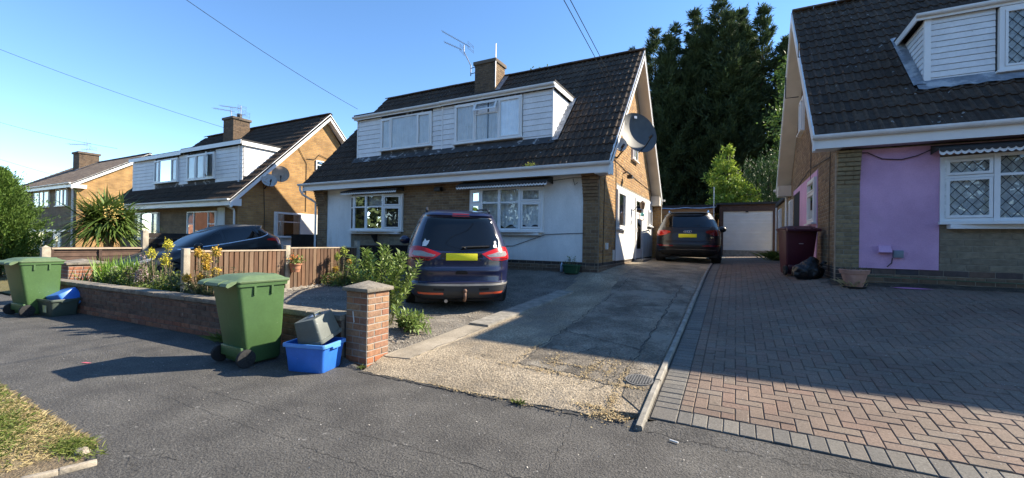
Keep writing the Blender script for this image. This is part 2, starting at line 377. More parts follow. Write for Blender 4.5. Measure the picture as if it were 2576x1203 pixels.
# straw-coloured litter gathered along the cracks and the kerb
def litter(name, spots, n, ma, smin, smax, parent=None, up=.002, seed=1):
    r = np.random.default_rng(seed); V = []; F = []
    for k in range(n):
        sx, sy, rx, ry = spots[r.integers(len(spots))]
        x = sx+r.normal()*rx; y = sy+r.normal()*ry; a = r.uniform(0, 6.28); l = r.uniform(smin, smax); wd = l*r.uniform(.25, .7)
        z = gf(x, y)+.016+up+r.uniform(0, .006); c, s = math.cos(a), math.sin(a); n0 = len(V)
        for px, py, pz in ((-l, -wd*.4, 0), (0, -wd, r.uniform(0, .006)), (l, 0, r.uniform(-.002, .006)), (0, wd, 0)): V.append((x+c*px-s*py, y+s*px+c*py, z+pz))
        F.append((n0, n0+1, n0+2, n0+3))
    o = mobj(name, np_mesh(name, np.array(V), np.array(F), [ma]), parent); o['kind'] = 'stuff'; return o
straw = mat('straw', [(.36, .26, .12), (.45, .34, .17), (.28, .19, .09), (.5, .41, .24)], .9, rnd=True)
o = litter('dry_litter', [(-.95, 3.62, .05, .10), (-1.02, 3.5, .07, .05), (-.96, 3.8, .03, .08), (-1.35, 4.35, .03, .14), (-.9, 4.1, .10, .02), (-1.6, 4.12, .25, .02), (-1.3, 4.6, .06, .12), (-1.8, 4.45, .06, .2), (-1.0, 4.3, .02, .2), (-1.1, 3.6, .1, .02), (-2.3, 3.40, .5, .015), (-.85, 3.5, .05, .03), (-1.15, 4.5, .03, .2), (-1.9, 4.15, .4, .015), (-2.2, 4.6, .02, .3), (-1.5, 4.4, .2, .015)], 2600, straw, .005, .014, seed=3)
tag(o, 'straw coloured dry litter along the cracks of the concrete drive', 'litter')
chips = mat('pale_chips', [(.5, .48, .44), (.35, .33, .3), (.6, .58, .54)], .9, rnd=True)
o = litter('pavement_grit', [(-3, 2.4, 2.2, .55), (-6, 2.1, 2., .4), (0, 3, .8, .25), (-2, 2.7, 1.4, .4)], 260, chips, .003, .009, seed=5, up=-.012)
tag(o, 'scattered pale grit and flecks on the dark tarmac pavement', 'grit')

# kerb of edging stones between the two drives
kerb = empty('kerb_edging', (-.66, 3.4, 0)); kerb['kind'] = 'structure'
y = 3.42; k = 0
while y < 14.2:
    y1 = y+.905; b = MB(); q = []
    for yy in np.linspace(y, y1, 5):
        z = gf(-.66, yy)+.04+(.006 if k % 3 == 1 else 0); q.append((yy, z))
    vs = []; 
    for yy, z in q: vs += [(-.695, yy, z-.16), (-.69, yy, z-.012), (-.68, yy, z), (-.642, yy, z), (-.632, yy, z-.012), (-.63, yy, z-.16)]
    fs = [(i*6+j, (i+1)*6+j, (i+1)*6+j+1, i*6+j+1) for i in range(4) for j in range(5)]+[(0, 1, 2, 3, 4, 5), (29, 28, 27, 26, 25, 24)]
    b.add(vs, fs).build('edging_stone', kerb_m, kerb); y = y1+.008; k += 1

# ------------------------------------------------------------------ block paving of the right drive
pb = [(-.63, 3.64), (14, 3.55), (14, 9.5), (1.6, 9.5), (1.6, 23.2), (-.63, 23.2)]
paving = sheet('paved_drive', pb, -.012, sand, step=.5)
def unit_piece(name, ch, depth, mats, bottom=False):
    c = .5-ch
    V = [(-.5, -.5, -depth), (.5, -.5, -depth), (.5, .5, -depth), (-.5, .5, -depth), (-.5, -.5, -ch*.5), (.5, -.5, -ch*.5), (.5, .5, -ch*.5), (-.5, .5, -ch*.5), (-c, -c, 0), (c, -c, 0), (c, c, 0), (-c, c, 0)]
    F = [(0, 1, 5, 4), (1, 2, 6, 5), (2, 3, 7, 6), (3, 0, 4, 7), (4, 5, 9, 8), (5, 6, 10, 9), (6, 7, 11, 10), (7, 4, 8, 11), (8, 9, 10, 11)]
    return V, F
pieces = []                                   # x0,x1,y0,y1,grey
J = .004
yy = 3.86
while yy < 22.8: pieces.append((-.615, -.412, yy, yy+.104, 1)); yy += .104
yy = 3.86
while yy < 22.8: pieces.append((-.41, -.306, yy, yy+.104, 0)); yy += .104
pieces.append((-.615, -.412, 3.65, 3.86, 1))
xx = -.41
while xx < 9: pieces.append((xx, xx+.112, 3.655-.004*xx, 3.86, 1)); xx += .112
a = .1045
for i in range(-200, 300):
    for j in range(-140, 200):
        ox, oy = (i-2*j)*a, (i+2*j)*a
        for (p0, p1, q0, q1) in ((ox, ox+2*a, oy, oy+a), (ox, ox+a, oy+a, oy+3*a)):
            p0 += -.305; p1 += -.305; q0 += 3.862; q1 += 3.862
            cx, cy = (p0+p1)/2, (q0+q1)/2
            if cx < -.4 or cy < 3.7 or cy > 22.9 or cx > 9.5: continue
            p0 = max(p0, -.305); q0 = max(q0, 3.862)
            if cy > 9.2 and p1 > 1.5: p1 = min(p1, 1.52)
            if cy < 9.5: q1 = min(q1, 9.12) if cx > 1.45 else q1
            if cy < 9.2 and cx-1.2 > (cy)*.82: continue
            if p1-p0 < .03 or q1-q0 < .03: continue
            pieces.append((p0, p1, q0, q1, 0))
pieces.sort(key=lambda p: (p[0]+p[1])**2/4+(p[2]+p[3])**2/4+(0 if abs(math.atan2((p[0]+p[1])/2, (p[2]+p[3])/2)) < R(22) else (0 if (p[0]+p[1]) > 0 and math.atan2((p[0]+p[1])/2, (p[2]+p[3])/2) < R(24) else 1e4)))
UV_, UF_ = unit_piece('paver', .035, .04, None)
def paver_mesh(lx, ly, grey):
    key = (round(lx, 3), round(ly, 3), grey)
    if key not in PM:
        ch = .006; V = []
        for (x, y, z), kk in zip(UV_, range(12)):
            if kk >= 8: V.append((math.copysign(lx/2-ch, x), math.copysign(ly/2-ch, y), 0))
            elif kk >= 4: V.append((x*lx, y*ly, -.005))
            else: V.append((x*lx, y*ly, -.04))
        PM[key] = np_mesh('paver', V, UF_, [paver_grey if grey else paver_red])
    return PM[key]
PM = {}
rest = {0: MB(), 1: MB()}
for k, (x0, x1, y0, y1, gr) in enumerate(pieces):
    lx, ly = x1-x0-J, y1-y0-J; cx, cy = (x0+x1)/2, (y0+y1)/2
    z = gf(cx, cy); sx = (gf(cx+.05, cy)-gf(cx-.05, cy))/.1; sy = (gf(cx, cy+.05)-gf(cx, cy-.05))/.1
    jz = random.uniform(-.0025, .0025)
    if k < 300:
        mobj('paver', paver_mesh(lx, ly, gr), paving, (cx, cy, z+jz), (math.atan(sy)+random.uniform(-.006, .006), -math.atan(sx)+random.uniform(-.008, .008), random.uniform(-.008, .008)))
    else:
        V = [(cx+v[0]*lx*(1 if i < 8 else .93), cy+v[1]*ly*(1 if i < 8 else .93), z+jz+sx*v[0]*lx+sy*v[1]*ly+(-.04 if i < 4 else -.005 if i < 8 else 0)) for i, v in enumerate(UV_)]
        rest[gr].add(V, UF_)
for gr in (0, 1):
    tag(rest[gr].build('pavers', paver_grey if gr else paver_red, paving, world=False), kind='stuff')
o = litter('paving_debris', [(.5, 7.5, .8, 1.2), (.9, 6.6, .9, .6), (1.2, 8.6, 1.2, .3), (.2, 10, .5, 1.5), (2.4, 8.3, .8, .4)], 900, mat('leaf_debris', [(.2, .17, .13), (.3, .27, .22), (.36, .34, .3), (.12, .1, .08)], .9, rnd=True), .006, .016, seed=9, up=-.014)
tag(o, 'fine dead leaf debris strewn over the shaded block paving', 'debris')

# ------------------------------------------------------------------ gravel, beds, other plots
gv = [(-8.05, 3.58), (-4.2, 3.72), (-3.78, 3.75)]+[(strip_x(y), y) for y in (4.2, 5, 6, 7, 8, 9.6)]+[(-8.05, 9.6)]
gravel = sheet('gravel_garden', gv, .004, gravel_base, step=.3, rough=.012)
def pebbles(name, n, fn, parent, smin, smax, seed, ma):
    r = np.random.default_rng(seed)
    base = np.array([(1, 0, 0), (-1, 0, 0), (0, 1, 0), (0, -1, 0), (0, 0, .7), (0, 0, -.5)]); fc = np.array([(0, 2, 4), (2, 1, 4), (1, 3, 4), (3, 0, 4)])
    V = []; F = []
    for k in range(n):
        x, y = fn(r); s = r.uniform(smin, smax); an = r.uniform(0, 6.28); c, sn = math.cos(an), math.sin(an)
        p = base*s*np.array([1, r.uniform(.6, 1), r.uniform(.5, .9)]); q = np.stack([p[:, 0]*c-p[:, 1]*sn+x, p[:, 0]*sn+p[:, 1]*c+y, p[:, 2]+gf(x, y)+.006+s*.15], 1)
        F.append(fc+len(V)*6); V.append(q)
    o = mobj(name, np_mesh(name, np.concatenate(V), np.concatenate(F), [ma], smooth=False), parent); o['kind'] = 'stuff'; return o
def fn_g(r):
    while True:
        y = 3.75+5.6*r.random()**1.6; x = r.uniform(-8.0, -3.3)
        if x < strip_x(y)-.03: return x, y
pebbles('pebbles', 9000, fn_g, gravel, .008, .02, 11, stone_m)
pebbles('edge_stones', 420, lambda r: (-7.98+abs(r.normal())*.14, r.uniform(3.8, 7.6)), gravel, .02, .055, 12, stone_m)
sheet('flower_bed', [(-12.15, 3.32), (-8.12, 3.56), (-8.12, 9.6), (-12.15, 9.6)], .004, soil, step=.4, rough=.03)
sheet('neighbour_drive', [(-15.0, 3.2), (-12.2, 3.2), (-12.2, 9.7), (-12.75, 9.8), (-12.75, 22), (-16.4, 22), (-16.4, 9.1), (-15, 9.1)], .006, mat('old_concrete', [(.19, .175, .15), (.24, .22, .19)], .92, noise=(2, .8, 1.15), noise2=(60, .8, 1.2), bump=(50, .6, .01)), step=.6)
sheet('front_lawn', [(-45, 3.3), (-15.05, 3.3), (-15.05, 9.0), (-45, 9.0)], .006, grass_base, step=1.)
sheet('shale_margin', [(1.5, 9.13), (12, 9.13), (12, 9.5), (1.5, 9.5)], .004, soil, step=.3, rough=.02)

# grass verge in the foreground
vg = [(-60, -8), (-3.95, -8), (-3.78, .5), (-3.66, 1.0), (-3.7, 1.12), (-3.9, 1.2)]+jag((-4.1, 1.27), (-6.4, 1.3), 22, .03, 14)+jag((-6.4, 1.3), (-14, 1.28), 20, .03, 15)+[(-60, 1.3)]
verge = sheet('grass_verge', vg, .014, mat('verge_soil', [(.30, .235, .13), (.17, .125, .075), (.36, .29, .17)], .95, noise=(5, .7, 1.2), noise2=(70, .55, 1.4), bump=(60, 1., .03)), step=.4, rough=.012)
def blades(name, n, fn, hmin, hmax, wid, parent, ma, seed, lean=.5):
    r = np.random.default_rng(seed); V = np.zeros((n*4, 3)); F = np.zeros((n*2, 3), int)
    for k in range(n):
        x, y, hs = fn(r); h = r.uniform(hmin, hmax)*hs; a = r.uniform(0, 6.28); w2 = wid*r.uniform(.6, 1.3); c, s = math.cos(a), math.sin(a)
        lx, ly = r.normal()*lean*h, r.normal()*lean*h; z = gf(x, y)+.01
        V[k*4:k*4+4] = [(x-c*w2, y-s*w2, z), (x+c*w2, y+s*w2, z), (x+lx*.4+c*w2*.7, y+ly*.4+s*w2*.7, z+h*.6), (x+lx, y+ly, z+h*.95)]
        F[k*2] = (k*4, k*4+1, k*4+2); F[k*2+1] = (k*4, k*4+2, k*4+3)
    o = mobj(name, np_mesh(name, V, F, [ma]), parent); o['kind'] = 'stuff'; return o
grass_green = mat('grass_green', [(.10, .15, .022), (.14, .19, .03), (.075, .11, .02), (.20, .21, .05)], .7, rnd=True, sub=.25)
grass_dry = mat('grass_dry', [(.42, .33, .15), (.34, .26, .12), (.5, .42, .22), (.26, .2, .09)], .8, rnd=True, sub=.2)
def clumpfn(cs, x0, x1, y0, y1):
    def f(r):
        if r.random() < .72:
            cx, cy, rr = cs[r.integers(len(cs))]; return cx+r.normal()*rr, min(cy+r.normal()*rr*.45, 1.26), 1.
        return r.uniform(x0, x1), r.uniform(y0, y1), .7
    return f
CL = [(-4.6, .85, .20), (-4.9, 1.0, .2), (-5.2, .9, .25), (-4.0, 1.15, .10), (-5.8, 1.05, .25), (-4.3, .7, .15), (-6.3, 1.1, .3), (-5.5, .7, .3), (-7.5, 1.0, .5)]
blades('green_grass', 20000, clumpfn(CL, -8, -4.1, .3, 1.25), .012, .045, .0022, verge, grass_green, 15, .7)
blades('dry_grass', 12000, lambda r: (-3.9-abs(r.normal())*1.6, 1.26-abs(r.normal())*.32, 1.), .008, .03, .0022, verge, grass_dry, 16, 1.2)
b = MB(); 
ks = [(-3.9, -.2), (-3.84, .3), (-3.78, .6), (-3.72, .85), (-3.67, 1.0), (-3.62, 1.16)]
for (p, q) in zip(ks[:-1], ks[1:]): b.bar((p[0], p[1], .012), (q[0], q[1], .006), .05, .04)
b.build('kerb_stone', concrete_strip, verge, world=False, bevel=.008)
b = MB(); b.lathe([(0, -.02), (.05, -.01), (.055, .01), (.035, .028), (.0, .032)], (-3.86, 1.16, .01), 12, sx=1.2, sy=.8)
b.build('stone', concrete_strip, verge, world=False, smooth=True)

# round drain cover set in the concrete drive
dz = gf(-.82, 4.28)
dc = empty('drain_cover', (-.83, 4.3, dz+.02), label='round cast iron drain cover with a grid, set in the drive beside the kerb', cat='drain cover'); dc.rotation_euler = (math.atan(.1), 0, 0)
iron = mat('cast_iron', (.16, .155, .145), .7, noise=(30, .7, 1.2), bump=(60, .4, .005))
MB().lathe([(0, .004), (.118, .004), (.118, .008), (.135, .008), (.137, -.02)], n=32).build('frame', iron, dc, world=False)
b = MB()
for k in range(-4, 5):
    hh = math.sqrt(max(0, .115**2-(k*.025)**2)); b.box(k*.025-.004, k*.025+.004, -hh, hh, .004, .012); b.box(-hh, hh, k*.025-.004, k*.025+.004, .004, .0115)
b.build('grid', iron, dc, world=False)
o = MB().tube([(-.42, 3.36, .012), (-.36, 3.345, .012)], .007, 8).build('cigarette_end', mat('paper_white', (.75, .74, .7), .8), None)
tag(o, 'white cigarette end lying on the tarmac in front of the block paving', 'litter')
paint = mat('pink_paint', (.55, .22, .42), .6)
pp = sheet('paint_spill', [(2.25, 9.06), (2.4, 9.0), (2.6, 8.99), (2.78, 9.03), (2.6, 9.08), (2.42, 9.09)], .012, paint, step=.1, kind=None)
tag(pp, 'small spill of lilac paint on the ground below the pink wall', 'paint spill')
pp = sheet('paint_mark', [(-6.62, 1.96), (-6.52, 1.99), (-6.5, 2.02), (-6.6, 2.0)], .006, mat('red_mark', (.5, .1, .14), .7), step=.1, kind=None)
tag(pp, 'small pinkish red mark sprayed on the pavement near the verge', 'paint mark')
# weeds at the joint between drive and pavement
def weed(x, y, h, n, ma, name, label, cat='weed'):
    o = blades(name, n, lambda r: (x+r.normal()*h*.4, y+r.normal()*h*.3, 1.), h*.3, h, .004, None, ma, int(abs(x*100)+1), .9)
    del o['kind']; return tag(o, label, cat)
weed(-1.72, 3.42, .05, 40, grass_green, 'weed', 'tiny green weed in the crack at the foot of the concrete drive')
weed(-3.72, 3.42, .04, 50, grass_green, 'weed', 'small green weed by the foot of the brick gate pillar')
weed(-6.3, 3.33, .16, 160, grass_green, 'weed', 'leafy weed growing at the foot of the low brick wall')
weed(1.75, 9.0, .14, 160, grass_dry, 'weed', 'tuft of dry weeds at the corner of the pink house')
weed(1.3, 17.5, .4, 260, grass_green, 'weed', 'green weeds along the side wall behind the maroon bin')
# ------------------------------------------------------------------ building kit
upvc = mat('white_upvc', (.80, .80, .79), .35, noise=(2, .93, 1.03), spots=(20, .07, (.5, .48, .42), .35, 2))
clad_m = mat('white_cladding', [(.76, .77, .77), (.80, .80, .80), (.73, .74, .75)], .5, rnd=True, noise=(2.5, .9, 1.05), noise2=(20, .95, 1.04), spots=(8, .05, (.35, .33, .3), .5, 3))
gutter_m = mat('gutter_plastic', (.74, .74, .73), .4, noise=(3, .85, 1.05), spots=(10, .08, (.3, .28, .22), .5, 2))
cream_m = mat('cream_soffit', (.66, .60, .50), .6, noise=(2, .88, 1.05))
white_render = mat('white_render', [(.78, .775, .75), (.82, .815, .79)], .9, noise=(1.6, .84, 1.06), noise2=(50, .93, 1.06), bump=(70, .5, .008), bump2=(4, .3, .02), stain=(1.6, .60, .78, (.53, .49, .42)), stretch=(1, 1, .4))
pink_render = mat('pink_render', [(.59, .345, .53), (.63, .375, .56)], .9, noise=(1.3, .86, 1.08), noise2=(60, .92, 1.06), bump=(80, .6, .01), bump2=(5, .25, .02), stain=(1.6, .62, .8, (.52, .335, .47)))
tile_m = mat('roof_tile', [(0.063, 0.046, 0.035), (0.081, 0.058, 0.042), (0.048, 0.037, 0.030), (0.072, 0.049, 0.035)], .93, spec=.2, rnd=True, noise=(14, .7, 1.35), noise2=(.8, .85, 1.2), bump=(45, .6, .008), spots=(7.5, .095, (.36, .355, .34), .7, 1.6), spots2=(22, .10, (.20, .19, .165), .55, 1.1))
tile_far = mat('roof_tile_far', [(0.058, 0.043, 0.033), (0.072, 0.053, 0.040), (0.045, 0.036, 0.029)], .93, spec=.2, rnd=True, noise=(14, .75, 1.3), spots=(9, .07, (.3, .29, .27), .4, 1.2))
felt = mat('roof_felt', (.035, .034, .034), .9, noise=(8, .8, 1.2), bump=(40, .4, .01))
lead = mat('lead', (.20, .22, .25), .6, noise=(6, .7, 1.25), bump=(8, .5, .02), stain=(4, .5, .62, (.42, .43, .44)))
lead_dark = mat('lead_dark', (.05, .05, .052), .8, noise=(6, .7, 1.3), bump=(9, .5, .02), stain=(5, .56, .64, (.36, .36, .36)))
dark_in = mat('dark_interior', (.015, .014, .013), .9)
room_in = mat('room_interior', (.06, .05, .042), .9, noise=(3, .5, 1.6))
curtain_m = mat('net_curtain', (.86, .88, .90), .9, noise=(5, .88, 1.05))
lace_m = mat('lace_curtain', (.78, .79, .77), .9, noise=(16, .7, 1.12), spots=(9, .16, (.82, .82, .78), .6))
drape_m = mat('dark_curtain', (.09, .06, .045), .9, noise=(6, .8, 1.2))
black_pl = mat('black_plastic', (.018, .018, .019), .5, noise=(6, .8, 1.2))
cable_m = mat('black_cable', (.02, .019, .018), .6)
plinth_m = mat('plinth_brick', [(.16, .105, .065), (.20, .135, .085), (.12, .08, .055), (.18, .13, .09)], .93, rnd=True, noise=(14, .7, 1.2), bump=(50, .6, .008))
dpc_m = mat('dpc_brick', [(.05, .04, .036), (.075, .055, .045), (.04, .035, .034)], .9, rnd=True, noise=(14, .7, 1.2), bump=(50, .5, .008))
lat_m = mat('lattice_lead', (.035, .037, .042), .6)
glass = glass_mat('window_glass', (.97, .99, .99), 2.2, .005, .06)
glass_dark = glass_mat('window_glass_dark', (.88, .91, .92), 2.2, .005, .10)

class Plane:
    def __init__(s, O, U, N): s.O = Vector(O); s.U = Vector(U); s.N = Vector(N); s.rot = Matrix((s.U, Vector((0, 0, 1)), s.N)).transposed().to_euler()
    def p(s, u, v, n): q = s.O+s.U*u+s.N*n; return (q.x, q.y, q.z+v)
def pbox(b, P, u0, u1, v0, v1, n0, n1):
    return b.add([P.p(u, v, n) for v in (v0, v1) for u, n in ((u0, n0), (u1, n0), (u1, n1), (u0, n1))],
                 [(0,3,2,1),(4,5,6,7),(0,1,5,4),(1,2,6,5),(2,3,7,6),(3,0,4,7)])
def pb1(name, ma, parent, P, *d, bevel=0.): return pbox(MB(), P, *d).build(name, ma, parent, bevel=bevel)
def pquad(name, ma, parent, P, u0, u1, v0, v1, n):
    return MB().add([P.p(u0, v0, n), P.p(u1, v0, n), P.p(u1, v1, n), P.p(u0, v1, n)], [(0, 1, 2, 3)]).build(name, ma, parent)
BV, BF = unit_piece('brick', .0, .06, None)
def brick_piece_mesh(lu, lv, ma, store={}):
    key = (round(lu, 3), round(lv, 3), ma.name)
    if key not in store:
        ch = .004; V = []
        for i, (x, y, z) in enumerate(BV):
            if i >= 8: V.append((math.copysign(lu/2-ch, x), math.copysign(lv/2-ch, y), 0))
            elif i >= 4: V.append((x*lu, y*lv, -ch))
            else: V.append((x*lu, y*lv, -.04))
        store[key] = np_mesh('brick', V, BF, [ma])
    return store[key]
def subtract(iv, a, b):
    o = []
    for x0, x1 in iv:
        if b <= x0 or a >= x1: o.append((x0, x1)); continue
        if a-x0 > .02: o.append((x0, a))
        if x1-b > .02: o.append((b, x1))
    return o
def lay(fn, z0, z1, ch=.075, L=.225, J=.010, off=0., jl=0.):
    """courses of bricks: fn(za, zb) -> intervals; returns (u0,u1,v0,v1,course)"""
    o = []; k = 0; z = z0
    while z < z1-.02:
        zb = min(z+ch, z1)
        for a, b in fn(z, zb):
            s = math.floor((a-off)/L)*L+off-(L/2 if k % 2 else 0); cuts = [a]
            u = s
            while u < b:
                if a+.045 < u < b-.045: cuts.append(u+(random.uniform(-jl, jl) if jl else 0))
                u += L
            cuts.append(b)
            for c, d in zip(cuts[:-1], cuts[1:]): o.append((c+J/2, d-J/2, z+J/2, zb-J/2, k))
        z += ch; k += 1
    return o
class BrickSet:
    """all bricks of one thing: the nearest become objects, the rest one mesh per wall and material"""
    def __init__(s): s.items = []
    def add(s, wall, P, bricks, ma, n=.006, nf=None):
        for (u0, u1, v0, v1, k) in bricks:
            c = P.p((u0+u1)/2, (v0+v1)/2, n+(nf(k) if nf else 0)); s.items.append((wall, P, u0, u1, v0, v1, n+(nf(k) if nf else 0), ma, c))
    def flush(s, limit=300, name='brick', stuff='brickwork', skip=None):
        s.items.sort(key=lambda t: ((t[8][0])**2+(t[8][1])**2)/max(1e-6, (t[3]-t[2])*(t[5]-t[4])))
        acc = {}
        for k, (wall, P, u0, u1, v0, v1, n, ma, c) in enumerate(s.items):
            jn = random.uniform(-.0015, .0015)
            if k < limit:
                lu, lv = round((u1-u0)/.005)*.005, round((v1-v0)/.005)*.005
                off = rootloc(wall); mobj(name, brick_piece_mesh(lu, lv, ma), wall, (Vector(c)+P.N*jn)-off, P.rot)
            else:
                cu, cv, lu, lv = (u0+u1)/2, (v0+v1)/2, u1-u0, v1-v0; V = []
                for i, (x, y, z) in enumerate(BV):
                    if i >= 8: V.append(P.p(cu+math.copysign(lu/2-.004, x), cv+math.copysign(lv/2-.004, y), n+jn))
                    elif i >= 4: V.append(P.p(cu+x*lu, cv+y*lv, n+jn-.004))
                    else: V.append(P.p(cu+x*lu, cv+y*lv, n+jn-.04))
                acc.setdefault((wall.name, ma.name), (wall, ma, MB()))[2].add(V, BF)
        for wall, ma, b in acc.values(): tag(b.build(stuff, ma, wall), kind='stuff')

def curtain(parent, P, u0, u1, v0, v1, n, ma=None, folds=14, amp=.012, name='curtain', wavy=0.):
    us = np.linspace(u0, u1, int(folds*6)+2); b = MB(); ph = random.random()*6
    bot = lambda u: v0+(wavy*abs(math.sin((u-u0)*9)) if wavy else 0)
    b.add([P.p(u, v if k else bot(u), n+amp*math.sin(ph+(u-u0)/(u1-u0)*folds*6.28+.6*math.sin(u*7))) for k, v in enumerate((v0, v1)) for u in us],
          [(i, i+1, len(us)+i+1, len(us)+i) for i in range(len(us)-1)])
    return b.build(name, ma or curtain_m, parent, smooth=True)
def lattice(parent, P, u0, u1, v0, v1, n, du=.125, dv=.165, w=.010):
    b = MB(); H_, W_ = v1-v0, u1-u0; k = dv/du
    for sgn in (1, -1):
        t = -H_/k if sgn > 0 else 0
        end = W_ if sgn > 0 else W_+H_/k
        t0 = math.floor(t/du)*du
        while t0 < end:
            # line u = t0 + sgn*(v)/k
            pts = []
            for v in (0, H_): pts.append((t0+sgn*v/k, v))
            (ua, va), (ub, vb) = pts
            def clip(uc): return (uc-ua)/(ub-ua) if ub != ua else 0
            s0, s1 = 0., 1.
            if ub != ua:
                a, c = sorted((clip(0), clip(W_))); s0, s1 = max(0, a), min(1, c)
            if s1-s0 > .02:
                p = (ua+(ub-ua)*s0, va+(vb-va)*s0); q = (ua+(ub-ua)*s1, va+(vb-va)*s1)
                b.bar(P.p(u0+p[0], v0+p[1], n), P.p(u0+q[0], v0+q[1], n), w, .003, up=P.N)
            t0 += du
    return b.build('lattice', lat_m, parent)
def window(parent, P, u0, u1, v0, v1, lights, depth=.06, n0=0., sill=True, fw=.045, cur=None, gl=None, latt=False, name='window', back=dark_in):
    """flat window: lights = list of (share, transom share from the top or None, casement?, opened angle)"""
    b = MB(); fr = pbox(b, P, u0, u0+fw, v0, v1, n0, n0+depth); pbox(b, P, u1-fw, u1, v0, v1, n0, n0+depth)
    pbox(b, P, u0+fw, u1-fw, v1-fw, v1, n0, n0+depth-.001); pbox(b, P, u0+fw, u1-fw, v0, v0+fw, n0, n0+depth-.001)
    tot = sum(l[0] for l in lights); u = u0+fw; W_ = u1-u0-2*fw; jobs = []
    for i, l in enumerate(lights):
        ul = u; ur = u+W_*l[0]/tot
        if i < len(lights)-1: pbox(b, P, ur-fw*.45, ur+fw*.45, v0+fw, v1-fw, n0, n0+depth-.002)
        cells = []
        a, c = ul+(fw*.45 if i else 0), ur-(fw*.45 if i < len(lights)-1 else 0)
        if l[1]:
            vt = v1-fw-(v1-v0-2*fw)*l[1]; pbox(b, P, a, c, vt-fw*.4, vt+fw*.4, n0, n0+depth-.003)
            cells = [(a, c, v0+fw, vt-fw*.4, 0), (a, c, vt+fw*.4, v1-fw, l[3] if len(l) > 3 else 0)]
        else: cells = [(a, c, v0+fw, v1-fw, 0)]
        for cell in cells: jobs.append((cell, l[2])); 
        u = ur
    W = b.build(name, upvc, parent)
    if back: pquad('interior', back, W, P, u0+.01, u1-.01, v0+.01, v1-.01, n0+.004)
    for (a, c, va, vb, op), case in jobs:
        e = .032 if case else .0
        if op:
            s = MB(); hh = vb-va
            PP = Plane(P.p(0, vb, n0+depth), P.U, P.N); cs, sn = math.cos(op), math.sin(op)
            f = lambda uu, vv, nn: P.p(uu, vb-(vb-vv)*cs, n0+depth+.004+(vb-vv)*sn+nn)
            def tb(u_0, u_1, w_0, w_1):
                s.add([f(uu, ww, nn) for ww in (w_0, w_1) for uu, nn in ((u_0, 0), (u_1, 0), (u_1, .03), (u_0, .03))], [(0,3,2,1),(4,5,6,7),(0,1,5,4),(1,2,6,5),(2,3,7,6),(3,0,4,7)])
            tb(a, a+.05, va, vb); tb(c-.05, c, va, vb); tb(a+.05, c-.05, va, va+.05); tb(a+.05, c-.05, vb-.05, vb)
            sash = s.build('sash', upvc, W)
            MB().add([f(a+.05, va+.05, .012), f(c-.05, va+.05, .012), f(c-.05, vb-.05, .012), f(a+.05, vb-.05, .012)], [(0, 1, 2, 3)]).build('pane', gl or glass, W)
            continue
        if case:
            s = MB(); d0, d1 = n0+depth*.3, n0+depth+.012
            pbox(s, P, a+.004, a+.004+e, va+.004, vb-.004, d0, d1); pbox(s, P, c-.004-e, c-.004, va+.004, vb-.004, d0, d1)
            pbox(s, P, a+.004+e, c-.004-e, va+.004, va+.004+e, d0, d1-.001); pbox(s, P, a+.004+e, c-.004-e, vb-.004-e, vb-.004, d0, d1-.001); s.build('casement', upvc, W)
        pquad('pane', gl or glass, W, P, a+e*.5, c-e*.5, va+e*.5, vb-e*.5, n0+depth*.66)
        if latt: lattice(W, P, a+e*.9, c-e*.9, va+e*.9, vb-e*.9, n0+depth*.66+.004)
    if cur:
        for (ca, cb, ma, fo) in cur: curtain(W, P, u0+fw*.6+(u1-u0-fw*1.2)*ca, u0+fw*.6+(u1-u0-fw*1.2)*cb, v0+fw*.5, v1-fw*.5, n0+depth*.33, ma, fo, .008)
    if sill: pb1('sill', upvc, W, P, u0-.04, u1+.04, v0-.035, v0-.002, n0, n0+depth+.05)
    return W
